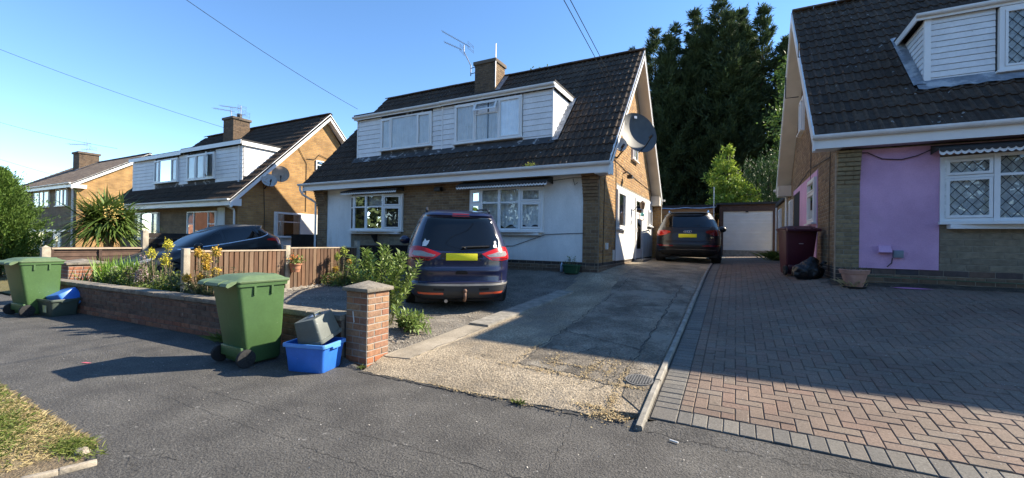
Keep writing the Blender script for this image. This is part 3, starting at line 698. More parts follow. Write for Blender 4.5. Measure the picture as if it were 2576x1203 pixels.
def bay(parent, P, u0, u1, v0, v1, offs, lights, cur, gl=None, latt=False, fw=.05, trans=.3):
    """shallow bow window: offs = projection at each mullion"""
    n = len(offs)-1; us = np.linspace(u0, u1, n+1); b = MB()
    if isinstance(lights[0], (list, tuple)): us = np.array([u0+(u1-u0)*t for t in lights[1]]); lights = lights[0]
    ring = [P.p(u, 0, o) for u, o in zip(us, offs)]
    vt = v1-fw-(v1-v0)*trans; jobs = []
    for i in range(n):
        A, B = Vector(ring[i]), Vector(ring[i+1]); d = (B-A).normalized(); Nn = d.cross(Vector((0, 0, 1)))
        if Nn.dot(P.N) < 0: Nn = -Nn
        Q = Plane((A.x, A.y, 0), d, Nn); Lw = (B-A).length; z0 = P.O.z
        Q.O.z = z0
        pbox(b, Q, .004, Lw-.004, v0, v0+fw, -.05, .012); pbox(b, Q, .004, Lw-.004, v1-fw, v1, -.05, .012); pbox(b, Q, .03, Lw-.03, vt-.02, vt+.02, -.05, .010)
        jobs.append((Q, Lw, lights[i]))
    for i, (u, o) in enumerate(zip(us, offs)): pbox(b, P, u-.034, u+.034, v0, v1, o-.05, o+.018)
    W = b.build('bay_window', upvc, parent)
    for Q, Lw, case in jobs:
        for va, vb in ((v0+fw, vt-.02), (vt+.02, v1-fw)):
            if case:
                s = MB(); e = .04; a, c = .04, Lw-.04
                pbox(s, Q, a, a+e, va+.006, vb-.006, -.02, .03); pbox(s, Q, c-e, c, va+.006, vb-.006, -.02, .03)
                pbox(s, Q, a+e, c-e, va+.006, va+.006+e, -.02, .029); pbox(s, Q, a+e, c-e, vb-.006-e, vb-.006, -.02, .029); s.build('casement', upvc, W)
                pquad('pane', gl or glass, W, Q, a+e, c-e, va+.01+e, vb-.01-e, .008)
                if latt: lattice(W, Q, a+e, c-e, va+.006+e, vb-.006-e, .012)
            else:
                pquad('pane', gl or glass, W, Q, .02, Lw-.02, va, vb, -.01)
                if latt: lattice(W, Q, .036, Lw-.036, va, vb, -.006)
    for (ca, cb, ma, fo, wv) in cur: curtain(W, P, u0+(u1-u0)*ca, u0+(u1-u0)*cb, v0+fw, v1-fw, min(.05, offs[0]+.02), ma, fo, .01, wavy=wv)
    pquad('interior', room_in, W, P, u0, u1, v0, v1, .014)
    mx = max(offs)
    us2 = [u0-.05]+list(us)+[u1+.05]; of2 = [0.02]+list(offs)+[.02]
    pl = [(u, o+.09) for u, o in zip(us2, of2)]
    s = MB(); n2 = len(pl); vs = [P.p(u, v0-.05, 0) for u, _ in pl]+[P.p(u, v0-.05, o) for u, o in pl]+[P.p(u, v0-.004, 0) for u, _ in pl]+[P.p(u, v0-.004, o) for u, o in pl]
    fs = []
    for i in range(n2-1):
        fs += [(i, i+1, n2+i+1, n2+i), (2*n2+i, 3*n2+i, 3*n2+i+1, 2*n2+i+1), (n2+i, n2+i+1, 3*n2+i+1, 3*n2+i)]
    fs += [(0, n2, 3*n2, 2*n2), (n2-1, 2*n2-1, 4*n2-1, 3*n2-1)]
    s.add(vs, fs).build('sill', upvc, W)
    pb1('apron', upvc, W, P, u0+.06, u1-.06, v0-.12, v0-.052, 0, mx*.75)
    return W
def canopy(parent, P, u0, u1, v, proj, rise=.16, sc=.085):
    """lean-to canopy with a scalloped valance"""
    b = MB(); b.add([P.p(u0+.0, v+rise, .0), P.p(u1, v+rise, .0), P.p(u1, v, proj), P.p(u0, v, proj), P.p(u0, v+rise+.02, 0), P.p(u1, v+rise+.02, 0), P.p(u1, v+.02, proj+.01), P.p(u0, v+.02, proj+.01), P.p(u0, v-.02, 0), P.p(u1, v-.02, 0)],
                    [(4, 5, 6, 7), (3, 7, 6, 2), (0, 3, 2, 1), (0, 4, 7, 3), (1, 2, 6, 5), (0, 8, 3), (1, 2, 9)])
    C = b.build('canopy', felt, parent)
    for nm, ma, dn, dv, n_ in (('valance', gutter_m, .012, -.075, .004), ('scalloped_edge', felt, .020, 0., .0)):
        s = MB(); k = max(2, round((u1-u0)/sc)); st = (u1-u0)/k
        for i in range(k):
            top = v+.02; mid = v-.012+dv*.6
            arc = [(u0+i*st+st*t, mid-.032*math.sin(math.pi*t)**.8) for t in np.linspace(0, 1, 7)]
            poly = [(u0+i*st, top)]+arc+[(u0+(i+1)*st, top)]
            vs = [P.p(u, w_, proj+dn) for u, w_ in poly]+[P.p(u, w_, proj+dn-.006) for u, w_ in poly]; m_ = len(poly)
            s.add(vs, [tuple(range(m_)), tuple(range(2*m_-1, m_-1, -1))]+[(j, j+1, m_+j+1, m_+j) for j in range(m_-1)])
        s.build(nm, ma, C)
    return C
# roof tile: two rolls per tile, x across, y up the slope, z out of the roof
def tile_mesh(wd, ln, ma, seg=6):
    xs = []; hs = []
    for r_ in range(2):
        for t in np.linspace(0, 1, seg, endpoint=False):
            xs.append((r_+t)*wd/2); hs.append(.030*max(0, math.sin(math.pi*min(1, t/.5)))**.9 if t < .5 else 0)
    xs.append(wd); hs.append(0)
    n = len(xs); lo = .030
    V = [(x-wd/2, 0, h+lo) for x, h in zip(xs, hs)]+[(x-wd/2, ln, h+.004) for x, h in zip(xs, hs)]+[(x-wd/2, .002, h+lo-.024) for x, h in zip(xs, hs)]
    F = [(i, i+1, n+i+1, n+i) for i in range(n-1)]+[(2*n+i, 2*n+i+1, i+1, i) for i in range(n-1)]+[(0, n, 2*n)[::-1], (n-1, 2*n-1, 3*n-1)]
    me = np_mesh('tile', V, F, [ma], smooth=True); me.set_sharp_from_angle(angle=R(40)); return me, np.array(V), F
def tiles(roof, x0, x1, y0, z0, s, yr, wd, gauge, ma, holes, limit, dirx=1):
    """front slope rising in +Y; holes: (xa, xb, ya, yb) left free of tiles"""
    an = math.atan(s); me, V0, F0 = tile_mesh(wd, gauge+.03, ma); cs, sn = math.cos(an), math.sin(an)
    ln = (yr-y0)/cs; rows = int(math.ceil(ln/gauge)); L_ = []
    ncol = int(round((x1-x0)/wd)); wd2 = (x1-x0)/ncol
    for k in range(rows):
        for c in range(ncol):
            x = x0+wd2*(c+.5); d = k*gauge; y = y0+d*cs; z = z0+d*sn; yt = y+gauge*cs
            if any(xa < x < xb and ya < y+gauge*cs*.5 < yb for xa, xb, ya, yb in holes): continue
            if k == rows-1 and ln-d < .08: continue
            L_.append((x*x+y*y, x, y, z, min(1, (ln-d)/(gauge+.03)) if k == rows-1 else 1))
    L_.sort(); off = rootloc(roof); b = MB(); fs = [tuple(f) for f in F0]
    VV = []; FF = []
    for k, (dd, x, y, z, sc) in enumerate(L_):
        jr = random.uniform(-.012, .012); jz = random.uniform(-.004, .004); sx = wd2/wd
        if k < limit:
            mobj('tile', me, roof, Vector((x, y, z+jz))-off, (an+random.uniform(-.008, .008), 0, jr*.6), (sx, sc, 1))
        else:
            q = V0*np.array([sx, sc, 1]); q = np.stack([q[:, 0]+x, y+q[:, 1]*cs-q[:, 2]*sn, z+jz+q[:, 1]*sn+q[:, 2]*cs], 1)
            FF += [tuple(i+len(VV)*len(V0) for i in f) for f in F0]; VV.append(q)
    if VV:
        m2 = np_mesh('tiles', np.concatenate(VV)-np.array(off), FF, [ma], smooth=True); m2.set_sharp_from_angle(angle=R(40))
        tag(mobj('tiles', m2, roof), kind='stuff')
def ridge_tiles(roof, x0, x1, y, z, ma):
    n = int((x1-x0)/.45); off = rootloc(roof); st = (x1-x0)/n
    b = MB(); m_ = 8
    vs = []
    for xx in (0, st-.006):
        for r_ in (.115, .095): vs += [(xx, -r_*math.cos(t)*1.1, r_*math.sin(t)*.8-.02) for t in np.linspace(.1, math.pi-.1, m_)]
    fs = []
    for j in range(m_-1): fs += [(j, j+1, 2*m_+j+1, 2*m_+j), (j, m_+j, m_+j+1, j+1), (2*m_+j, 2*m_+j+1, 3*m_+j+1, 3*m_+j)]
    me = np_mesh('ridge_tile', vs, fs, [ma], smooth=True); me.set_sharp_from_angle(angle=R(40))
    for k in range(n): mobj('ridge_tile', me, roof, Vector((x0+k*st, y, z+random.uniform(-.004, .004)))-off)
def gutter(parent, x0, x1, y, z, ma=None, r=.056, br=.9):
    b = MB(); pr = [(-r, .0), (-r, -.02)]+[(-r*math.cos(t), -.02-r*math.sin(t)) for t in np.linspace(.2, math.pi-.2, 7)]+[(r, -.02), (r, 0)]
    pr2 = pr+[(a*.86, c+.006 if c < -.01 else c) for a, c in pr[::-1]]
    b.prism([(y+a, z+c) for a, c in pr2], 'x', x0, x1)
    b.add([(x0, y+a, z+c) for a, c in pr], [tuple(range(len(pr)))]); b.add([(x1, y+a, z+c) for a, c in pr], [tuple(range(len(pr)))])
    G = b.build('gutter', ma or gutter_m, parent)
    x = x0+.35; off = rootloc(G); bm_ = None
    while x < x1-.2:
        if bm_ is None: bm_ = MB().prism([(a*1.1, c*1.07-.002) for a, c in pr2], 'x', 0, .035).build('bracket', ma or gutter_m, G, world=False); q = bm_
        else: q = mobj('bracket', bm_.data, G)
        q.location = Vector((x, y, z))-off; x += br
    return G
def board(parent, name, ma, p, q, wd, ht, up=(0, 0, 1)): return MB().bar(p, q, wd, ht, up).build(name, ma, parent)
def boards(parent, P, u0, u1, v0, v1, h, n0, ma=None, fn=None, name='cladding_board'):
    """shiplap boards, each its own piece with a tilted face"""
    v = v0; k = 0
    while v < v1-.03:
        vb = min(v+h, v1); a, c = u0, u1
        if fn: a, c = fn(v+.0)
        if c-a > .03:
            b = MB(); vs = []
            for uu in (a, c): vs += [P.p(uu, v+.004, n0), P.p(uu, v+.004, n0+.024), P.p(uu, vb-.008, n0+.014), P.p(uu, vb-.002, n0+.006), P.p(uu, vb, n0)]
            if fn:
                a2, c2 = fn(vb); vs[2:5] = [P.p(a2, vb-.008, n0+.014), P.p(a2, vb-.002, n0+.006), P.p(a2, vb, n0)]; vs[7:10] = [P.p(c2, vb-.008, n0+.014), P.p(c2, vb-.002, n0+.006), P.p(c2, vb, n0)]
            b.add(vs, [(0, 1, 2, 3, 4), (9, 8, 7, 6, 5)]+[(i, i+5, (i+1) % 5+5, (i+1) % 5) for i in range(5)]); b.build(name, ma or clad_m, parent)
        v += h; k += 1
# ------------------------------------------------------------------ chalet houses
def roof_shell(root, x0, x1, ye, ze, yr, zr, yb, zb, th=.07):
    """closed roof body under the tiles: eaves front, ridge, eaves back"""
    poly = [(ye, ze-.02), (yr, zr-.02), (yb, zb-.02), (yb, zb-.02-th), (yr, zr-.02-th*1.4), (ye, ze-.02-th)]
    return MB().prism(poly, 'x', x0, x1).build('roof', tile_far, root)
def verge(root, x, ye, ze, yr, zr, yb, zb, depth=.19, th=.03, name='bargeboard', drop=.0, ma=None):
    """pair of boards along a gable"""
    for k, (a, b_) in enumerate((((ye, ze), (yr, zr)), ((yb, zb), (yr, zr)))):
        v = Vector((0, b_[0]-a[0], b_[1]-a[1])).normalized(); 
        poly = [a, b_, (b_[0], b_[1]-depth*1.45), (a[0], a[1]-depth*1.25)]
        if k == 0: poly = [a, b_, (b_[0], b_[1]-depth*1.45), (a[0]+.10, a[1]-depth*.9+.0), (a[0]+.08, a[1]-depth*1.5), (a[0], a[1]-depth*1.5)]
        MB().prism(poly, 'x', x, x+th).build(name, ma or upvc, root)
def soffits(root, xa, xb, ye, ze, yr, zr, yb, zb, dz=.17, ma=None):
    for a, b_ in (((ye, ze), (yr, zr)), ((yb, zb), (yr, zr))):
        MB().add([(xa, a[0], a[1]-dz*1.25), (xb, a[0], a[1]-dz*1.25), (xb, b_[0], b_[1]-dz*1.42), (xa, b_[0], b_[1]-dz*1.42),
                  (xa, a[0], a[1]-dz*1.25+.02), (xb, a[0], a[1]-dz*1.25+.02), (xb, b_[0], b_[1]-dz*1.42+.02), (xa, b_[0], b_[1]-dz*1.42+.02)],
                 [(0,3,2,1),(4,5,6,7),(0,1,5,4),(1,2,6,5),(2,3,7,6),(3,0,4,7)]).build('soffit', ma or cream_m, root)
def brick_box(bs, root, name, x0, x1, y0, y1, z0, z1, ma, mor, faces='FR', ch=.075):
    W = MB().box(x0, x1, y0, y1, z0, z1).build(name, mor, root)
    f = lambda a, b_: (lambda za, zb: [(a, b_)])
    if 'F' in faces: bs.add(W, Plane((x0, y0, 0), (1, 0, 0), (0, -1, 0)), lay(f(0, x1-x0), z0, z1, ch), ma)
    if 'R' in faces: bs.add(W, Plane((x1, y0, 0), (0, 1, 0), (1, 0, 0)), lay(f(0, y1-y0), z0, z1, ch, off=.11), ma)
    if 'L' in faces: bs.add(W, Plane((x0, y1, 0), (0, -1, 0), (-1, 0, 0)), lay(f(0, y1-y0), z0, z1, ch, off=.11), ma)
    return W

# ================================================================== the middle semi (white dormers)
XR, XL, YF, YB = -2.85, -12.75, 9.7, 16.75
ye, ze, yr, zr, yb, zb = 9.28, 3.29, 13.05, 7.30, 16.88, 3.20
sl = (zr-ze)/(yr-ye)
hm = empty('semi_detached_house', (-7.8, 9.7, .7), label='brown brick chalet semi with white dormers and central chimney behind the navy car', cat='house')
bs = BrickSet()
FP = Plane((0, YF, 0), (1, 0, 0), (0, -1, 0))
front = MB().box(XL, XR, YF, YF+.2, .35, 3.16).build('wall', mortar, hm, label='front wall of brown brick and white render')
gp = [(YF+.2, .35), (YB, .45), (YB, 3.1), (yr, zr-.25), (YF+.2, ze+.62*sl-.2)]
gable = MB().prism(gp, 'x', XR-.2, XR).build('wall', mortar, hm, label='sunlit gable wall of buff brick')
MB().prism(gp, 'x', XL, XL+.2).build('wall', brick_buff, hm)
bx('wall', brick_buff, hm, XL+.2, XR-.2, YB-.2, YB, .45, 3.1)
GP = Plane((XR, 0, 0), (0, 1, 0), (1, 0, 0))
DPC = 1.0
# front: brick between and above the windows, plinth, piers
def frontfn(za, zb):
    iv = [(-8.88, -6.44)]
    if za > 2.92: iv = [(-11.1, -4.28)]
    return iv
bs.add(front, FP, lay(frontfn, DPC, 3.14), brick_brown)
bs.add(front, FP, lay(lambda a, b_: [(-11.1, -8.88)], DPC, 1.66, ch=.11, L=.42, jl=.05), stone_block)
bs.add(front, FP, lay(lambda a, b_: [(-12.26, -3.24)], .62, DPC-.075), plinth_m)
bs.add(front, FP, lay(lambda a, b_: [(-12.26, -3.24)], DPC-.075, DPC), dpc_m)
for (u0, u1) in ((-3.235, XR), (XL, -12.27)):
    W = MB().box(u0, u1, YF-.035, YF+.1, .4, 3.10).build('pier', mortar, hm)
    PP = Plane((0, YF-.035, 0), (1, 0, 0), (0, -1, 0)); nco = int((3.10-DPC)/.078)
    cor = lambda k: max(0, (k-(nco-8)))*.022
    bs.add(W, PP, lay(lambda a, b_: [(u0, u1)], DPC, 3.10, ch=.078), brick_brown, nf=cor)
    bs.add(W, PP, lay(lambda a, b_: [(u0, u1)], .55, DPC-.075), plinth_m); bs.add(W, PP, lay(lambda a, b_: [(u0, u1)], DPC-.075, DPC), dpc_m)
    for k in range(nco-7, nco+1):
        c = cor(k)
        if c > 0: MB().box(u0+.003, u1-.003, YF-.035-c+.004, YF-.03, DPC+k*.078+.003, min(3.1, DPC+(k+1)*.078)-.003).build('corbel', brick_brown, W)
# rendered panels
pb1('render_panel', white_render, hm, FP, -4.27, -3.238, DPC+.005, 3.12, 0, .02)
pb1('render_panel', white_render, hm, FP, -6.42, -4.272, DPC+.005, 1.72, 0, .02)
pb1('render_panel', white_render, hm, FP, -12.262, -11.12, DPC+.005, 3.12, 0, .02)
# gable bricks
def ry(y): return ze+(y-ye)*sl-.30 if y < yr else zb+(yb-y)*(zr-zb)/(yb-yr)-.30
def gfn(za, zb_):
    top = zb_
    a = max(YF+.012, ye+(top-ze+.30)/sl); b_ = min(YB, yb-(top-zb+.30)*(yb-yr)/(zr-zb))
    iv = [(a, b_)] if b_-a > .05 else []
    if za < 3.03 and zb_ > DPC: iv = subtract(iv, 11.2, YB)
    for (p, q, v0, v1) in ((13.0, 13.72, 4.05, 4.75),):
        if zb_ > v0 and za < v1: iv = subtract(iv, p, q)
    return iv
bs.add(gable, GP, lay(gfn, DPC, 7.1), brick_buff)
bs.add(gable, GP, lay(lambda a, b_: [(YF+.012, 13.55), (14.95, YB)], .62, DPC-.075), plinth_m); bs.add(gable, GP, lay(lambda a, b_: [(YF+.012, 13.55), (14.95, YB)], DPC-.075, DPC), dpc_m)
for d in ((11.2, 13.58, DPC+.004, 1.84), (12.16, 13.58, 1.84, 2.93), (14.92, 15.72, DPC+.004, 2.93), (15.72, 16.5, DPC+.004, 2.1), (15.72, 16.5, 2.72, 2.93), (16.5, YB, DPC+.004, 2.93)): pb1('render_panel', white_render, hm, GP, *d, 0, .018)
pb1('lintel', white_render, hm, GP, 11.2, YB, 2.932, 3.03, 0, .03)
window(hm, GP, 11.22, 12.15, 1.87, 2.92, [(1, None, 1)], n0=-.004, depth=.07, cur=[(0, 1, curtain_m, 9)], fw=.06)
window(hm, GP, 15.74, 16.48, 2.12, 2.70, [(.5, None, 1), (.5, None, 0)], n0=-.004, depth=.06)
window(hm, GP, 13.0, 13.72, 4.05, 4.75, [(.5, None, 1), (.5, None, 0)], n0=.0, depth=.06)
# side door with glazing, frame and step
D = MB()
for d in ((13.60, 13.68, .98, 2.92), (14.82, 14.9, .98, 2.92), (13.68, 14.82, 2.84, 2.92), (13.68, 14.82, 2.42, 2.48)): pbox(D, GP, *d, -.02, .045)
for d in ((13.70, 13.86, 1.0, 2.42), (14.64, 14.8, 1.0, 2.42), (13.86, 14.64, 1.0, 1.3), (13.86, 14.64, 2.28, 2.42)): pbox(D, GP, *d, -.01, .03)
D = D.build('door', upvc, hm)
pquad('pane', glass_dark, D, GP, 13.86, 14.64, 1.3, 2.28, .012); pquad('pane', glass_dark, D, GP, 13.68, 14.82, 2.48, 2.84, .012); pquad('interior', dark_in, D, GP, 13.68, 14.82, 1.2, 2.84, .004)
pb1('handle', mat('steel', (.55, .55, .55), .3, metal=.9), D, GP, 13.76, 13.79, 1.85, 1.98, .03, .07)
pb1('step', kerb_m, hm, GP, 13.56, 14.95, .7, .975, 0, .3)
# wing wall at the back corner
Wg = brick_box(bs, hm, 'wing_wall', XR+.002, -2.52, 16.76, 16.9, .5, 3.02, brick_buff, mortar, 'F')
# windows in the front
bay(hm, FP, -11.13, -8.93, 1.76, 2.86, [.02, .16, .21, .2, .06], ([0, 0, 0, 1], [0, .14, .40, .72, 1]), [(0, .13, drape_m, 4, 0), (.38, .72, lace_m, 8, 0)], gl=glass_dark)
bay(hm, FP, -6.42, -4.3, 1.76, 2.86, [.06, .2, .21, .2, .06], ([1, 0, 0, 1], [0, .2, .46, .74, 1]), [(.01, .99, lace_m, 16, .10)])
canopy(hm, FP, -11.25, -8.88, 2.96, .34, .10); canopy(hm, FP, -6.66, -4.02, 2.93, .42, .17)
MB().add([FP.p(-10.05, 1.62, .001), FP.p(-9.95, 1.62, .001), FP.p(-9.95, 1.62, .2), FP.p(-10.05, 1.62, .2), FP.p(-10.05, 1.35, .001), FP.p(-9.95, 1.35, .001)], [(0, 1, 2, 3), (0, 3, 4), (1, 5, 2), (3, 2, 5, 4)]).build('bracket', black_pl, hm)
# roof
roof = roof_shell(hm, -13.0, -2.5, ye, ze, yr, zr, yb, zb)
DX0, DX1, DY, DZ0, DZ1 = -11.27, -4.22, 10.06, 4.02, 5.50
ym = ye+(DZ1+.02-ze)/sl
tiles(roof, -12.98, -2.52, ye-.02, ze-.01, sl, yr, .30, .345, tile_m, [(DX0, DX1, DY-.05, ym-.12), (-8.2, -7.25, 12.25, 13.2)], 300)
ridge_tiles(roof, -12.98, -2.5, yr, zr+.02, tile_m)
for x in (-2.53, -13.0): verge(hm, x, ye-.03, ze+.0, yr, zr+.02, yb, zb)
MB().prism([(ye-.0, ze-.24), (ye+.43, ze-.24), (ye+.43, ze+.05), (ye, ze-.05)], 'x', -2.53, -2.86).build('eaves_box', upvc, hm)
MB().prism([(yb, zb-.30), (yb-.5, zb-.30), (yb-.5, zb+.05), (yb, zb-.05)], 'x', -2.53, -2.86).build('eaves_box', cream_m, hm)
soffits(hm, XR, -2.53, ye, ze, yr, zr, yb, zb)
gutter(hm, -13.16, -2.47, 9.215, 3.30)
gutter(hm, -13.0, -2.42, 16.95, 3.16)
bx('fascia', upvc, hm, -13.0, -2.53, ye-.012, ye+.012, ze-.225, ze-.03)
bx('soffit', cream_m, hm, -13.0, -2.87, ye+.012, YF+.0, ze-.20, ze-.185)
MB().tube([(-13.08, 9.215, 3.22), (-13.08, 9.22, 3.1), (-13.06, 9.3, 2.95), (-12.95, 9.6, 2.78), (-12.86, 9.66, 2.7), (-12.85, 9.66, 2.5), (-12.85, 9.66, .8)], .034, 8).build('downpipe', gutter_m, hm, smooth='auto')
# dormer
dm = MB().box(DX0, DX1, DY, ym+.3, DZ0-.1, DZ1-.02).build('dormer', lead_dark, hm)
DP = Plane((0, DY, 0), (1, 0, 0), (0, -1, 0))
for u0, u1, v0 in ((DX0, -10.22, DZ0+.0), (-8.11, -7.76, DZ0+.13), (-7.74, -7.30, DZ0+.13), (-5.07, DX1, DZ0+.08)): boards(dm, DP, u0, u1, v0, DZ1-.06, .15, .0)
for u in (DX0-.012, DX1+.012, -7.75): pb1('corner_trim', upvc, dm, DP, u-.014, u+.014, DZ0, DZ1-.05, 0, .04)
CP = Plane((DX1, 0, 0), (0, 1, 0), (1, 0, 0)); ysl = lambda z: ye+(z-ze)/sl
boards(dm, CP, DY+.02, 11, DZ0+.05, DZ1-.06, .15, 0, fn=lambda v: (DY+.02, max(DY+.03, ysl(v)-.0)))
window(hm, DP, -10.2, -8.13, 4.34, 5.36, [(.42, None, 1), (1.1, None, 0), (.52, None, 1)], n0=.0, depth=.075, cur=[(.0, .22, curtain_m, 5), (.22, .76, curtain_m, 15), (.76, 1, curtain_m, 6)])
window(hm, DP, -7.28, -5.09, 4.28, 5.40, [(.7, None, 1), (.78, .3, 0, .5), (.7, None, 1)], n0=.0, depth=.075, cur=[(.0, .33, curtain_m, 7), (.33, .5, curtain_m, 4), (.52, .66, curtain_m, 4), (.66, 1, curtain_m, 7)])
for (x0, x1, dz) in ((DX0-.1, -7.75, 0.), (-7.748, DX1+.1, .012)):
    rf = bx('dormer_roof', felt, hm, x0, x1, DY-.13, ym+.35, DZ1+.05+dz, DZ1+.11+dz)
    bx('fascia', upvc, rf, x0+.004, x1-.004, DY-.125, DY-.10, DZ1-.075+dz, DZ1+.048+dz)
    gutter(rf, x0, x1, DY-.165, DZ1+.035+dz, r=.045)
MB().box(DX1+.075, DX1+.098, DY-.1, ym+.2, DZ1-.06, DZ1+.058).build('fascia', upvc, hm); MB().box(DX0-.098, DX0-.075, DY-.1, ym+.2, DZ1-.06, DZ1+.048).build('fascia', upvc, hm)
b = MB(); us = np.linspace(DX0-.12, DX1+.12, 60)
b.grid(lambda u, t: (u, DY-.02-t*.17, ze+(DY-.02-t*.17-ye)*sl+.08+.014*math.sin(u*21)*t+(.02 if t < .1 else 0)), us, [0, .5, 1]); b.build('flashing', lead_dark, hm)
b = MB(); b.grid(lambda u, t: (DX1+.03+t*.16, u, ze+(u-ye)*sl+.095), np.linspace(DY-.12, ym-.05, 12), [0, 1]); b.build('flashing', lead, hm)
# chimney
brick_smoky_shaded = mat('brick_smoky_shaded', [(.105, .07, .042), (.14, .092, .055), (.08, .055, .038)], .93, rnd=True, noise=(14, .7, 1.25), bump=(50, .6, .008))
ck = brick_box(bs, hm, 'chimney', -8.12, -7.3, 12.3, 12.97, 6.0, 7.58, brick_smoky_shaded, mortar_dark, 'F'); bs.add(ck, Plane((-7.3, 12.3, 0), (0, 1, 0), (1, 0, 0)), lay(lambda a, b_: [(0, .67)], 6.0, 7.58, off=.11), brick_brown)  # front bricks darker than the sunlit side: shade put into their colour
bx('chimney_cap', mat('chimney_cap', (.13, .10, .075), .93, noise=(12, .7, 1.2)), ck, -8.17, -7.25, 12.25, 13.02, 7.58, 7.70, bevel=.008)
b = MB(); b.grid(lambda u, t: (-7.29+t*.14, u, ze+(u-ye)*sl+.07+(1-t)*.05), np.linspace(12.2, 13.0, 8), [0, 1]); b.build('flashing', lead, ck)
bs.flush(300)
def bundle(name, lists, r, ma, parent=None, label=None, cat='cable', n=5):
    b = MB()
    for pts in lists: b.tube(pts, r, n)
    o = b.build(name, ma, parent); 
    if label: tag(o, label, cat)
    return o
bundle('cable', [[GP.p(11.15, .95, .02), GP.p(11.15, 2.2, .02), GP.p(11.14, 3.4, .02), GP.p(11.0, 3.75, .02)], [GP.p(10.0, .95, .02), GP.p(10.02, 2.0, .02), GP.p(10.05, 3.0, .02), GP.p(10.3, 3.25, .02)], [GP.p(10.3, 3.7, .02), GP.p(12.5, 3.55, .02), GP.p(16.4, 3.42, .02)]], .009, cable_m, hm)
bundle('cable', [[FP.p(-6.4, 1.32, .04), FP.p(-5.1, 1.36, .04), FP.p(-4.2, 1.66, .04), FP.p(-3.6, 1.69, .04), FP.p(-3.2, 1.7, .05)], [FP.p(-4.6, 3.06, .03), FP.p(-4.0, 3.0, .03), FP.p(-3.5, 3.04, .03), FP.p(-3.2, 3.02, .06)], [FP.p(-3.5, 3.02, .03), FP.p(-3.45, 2.86, .04), FP.p(-3.38, 2.92, .04)]], .007, cable_m, hm)
bx('airbrick_cover', upvc, hm, XR+.002, XR+.05, 10.25, 10.37, 1.32, 1.48); bx('meter_pipe', gutter_m, hm, XR+.002, XR+.05, 10.95, 11.02, 1.02, 1.3)
o = MB().tube([GP.p(12.0, 3.45, 0), GP.p(12.0, 3.5, .12), GP.p(12.05, 3.42, .2)], .02, 6).build('security_light', black_pl, None); MB().box(XR+.12, XR+.26, 11.95, 12.1, 3.30, 3.40).build('lamp_head', black_pl, o, world=True)
tag(o, 'small black security light on the sunlit buff gable wall', 'light')
b = MB()
for k, (x, h) in enumerate(((-8.9, .12), (-8.82, .1))): b.box(x, x+.07, YF-.06, YF-.01, 2.95, 2.95+h)
o = tag(bx('floodlight', black_pl, None, -7.62, -7.42, YF-.16, YF-.01, 2.88, 2.99), 'small dark floodlight under the eaves between the two bay windows', 'light')

# ================================================================== the pink house on the right
PX, PY, PB = 1.59, 9.4, 16.85
ye, ze, yr, zr, yb, zb = 9.09, 3.42, 12.97, 7.50, 17.0, 3.42
sl = (zr-ze)/(yr-ye)
hp = empty('pink_chalet_house', (4, 9.4, .9), label='chalet house with lilac pink render, lattice windows and lichened tile roof at the right edge', cat='house')
bs = BrickSet()
FP = Plane((0, PY, 0), (1, 0, 0), (0, -1, 0)); DPC = 1.12
front = MB().box(PX, 11.5, PY, PY+.2, .7, 3.2).build('wall', mortar, hp, label='front wall of lilac render and stone blocks')
gp = [(PY+.2, .7), (PB, .8), (PB, 3.3), (yr, zr-.3), (PY+.2, ze+.3)]
gable = MB().prism(gp, 'x', PX, PX+.2).build('wall', mortar, hp, label='shaded gable wall of brown brick with a pink panel')
MB().prism(gp, 'x', 11.3, 11.5).build('wall', brick_buff, hp); bx('wall', brick_buff, hp, PX+.2, 11.3, PB-.2, PB, .8, 3.3)
W = MB().box(PX-.02, 1.905, PY-.03, PY+.1, .75, 3.17).build('pier', mortar, hp)
PP = Plane((0, PY-.03, 0), (1, 0, 0), (0, -1, 0)); ncp = int((3.17-DPC)/.077)
corp = lambda k: max(0, (k-(ncp-8)))*.018
bs.add(W, PP, lay(lambda a, b_: [(PX-.02, 1.905)], DPC, 3.17, ch=.077), mat('brick_tan', [(0.232, 0.176, 0.094), (0.270, 0.206, 0.112), (0.203, 0.150, 0.083), (0.247, 0.195, 0.112)], .92, rnd=True, noise=(18, .75, 1.2), bump=(50, .6, .008)), nf=corp)
for k in range(ncp-7, ncp+1):
    c = corp(k)
    if c > 0: MB().box(PX-.017, 1.902, PY-.03-c+.004, PY-.03, DPC+k*.077+.003, min(3.17, DPC+(k+1)*.077)-.003).build('corbel', MATS['brick_tan'], W)
bs.add(W, PP, lay(lambda a, b_: [(PX-.02, 1.905)], .78, DPC-.0), dpc_m)
pb1('render_panel', pink_render, hp, FP, 1.907, 2.935, DPC, 3.18, 0, .02)
pb1('render_panel', pink_render, hp, FP, 2.937, 8, 3.02, 3.18, 0, .02)
bs.add(front, FP, lay(lambda a, b_: [(2.94, 7.0)], DPC, 1.83, ch=.102, L=.40, jl=.09), stone_block)
bs.add(front, FP, lay(lambda a, b_: [(1.907, 7.0)], DPC-.1, DPC, ch=.1, L=.3), mat('blue_brick', [(.05, .045, .05), (.11, .075, .06), (.035, .033, .04), (.16, .10, .07)], .85, rnd=True, noise=(14, .7, 1.2)))
bs.add(front, FP, lay(lambda a, b_: [(1.907, 7.0)], .74, DPC-.1), plinth_m)
bay(hp, FP, 2.97, 5.3, 1.92, 2.97, [.03, .16, .2, .16, .03], ([1, 0, 0, 1], [0, .245, .5, .755, 1]), [(.0, 1, lace_m, 18, 0)], gl=glass_dark, latt=True, trans=.27)
canopy(hp, FP, 2.82, 5.5, 3.04, .36, .12)
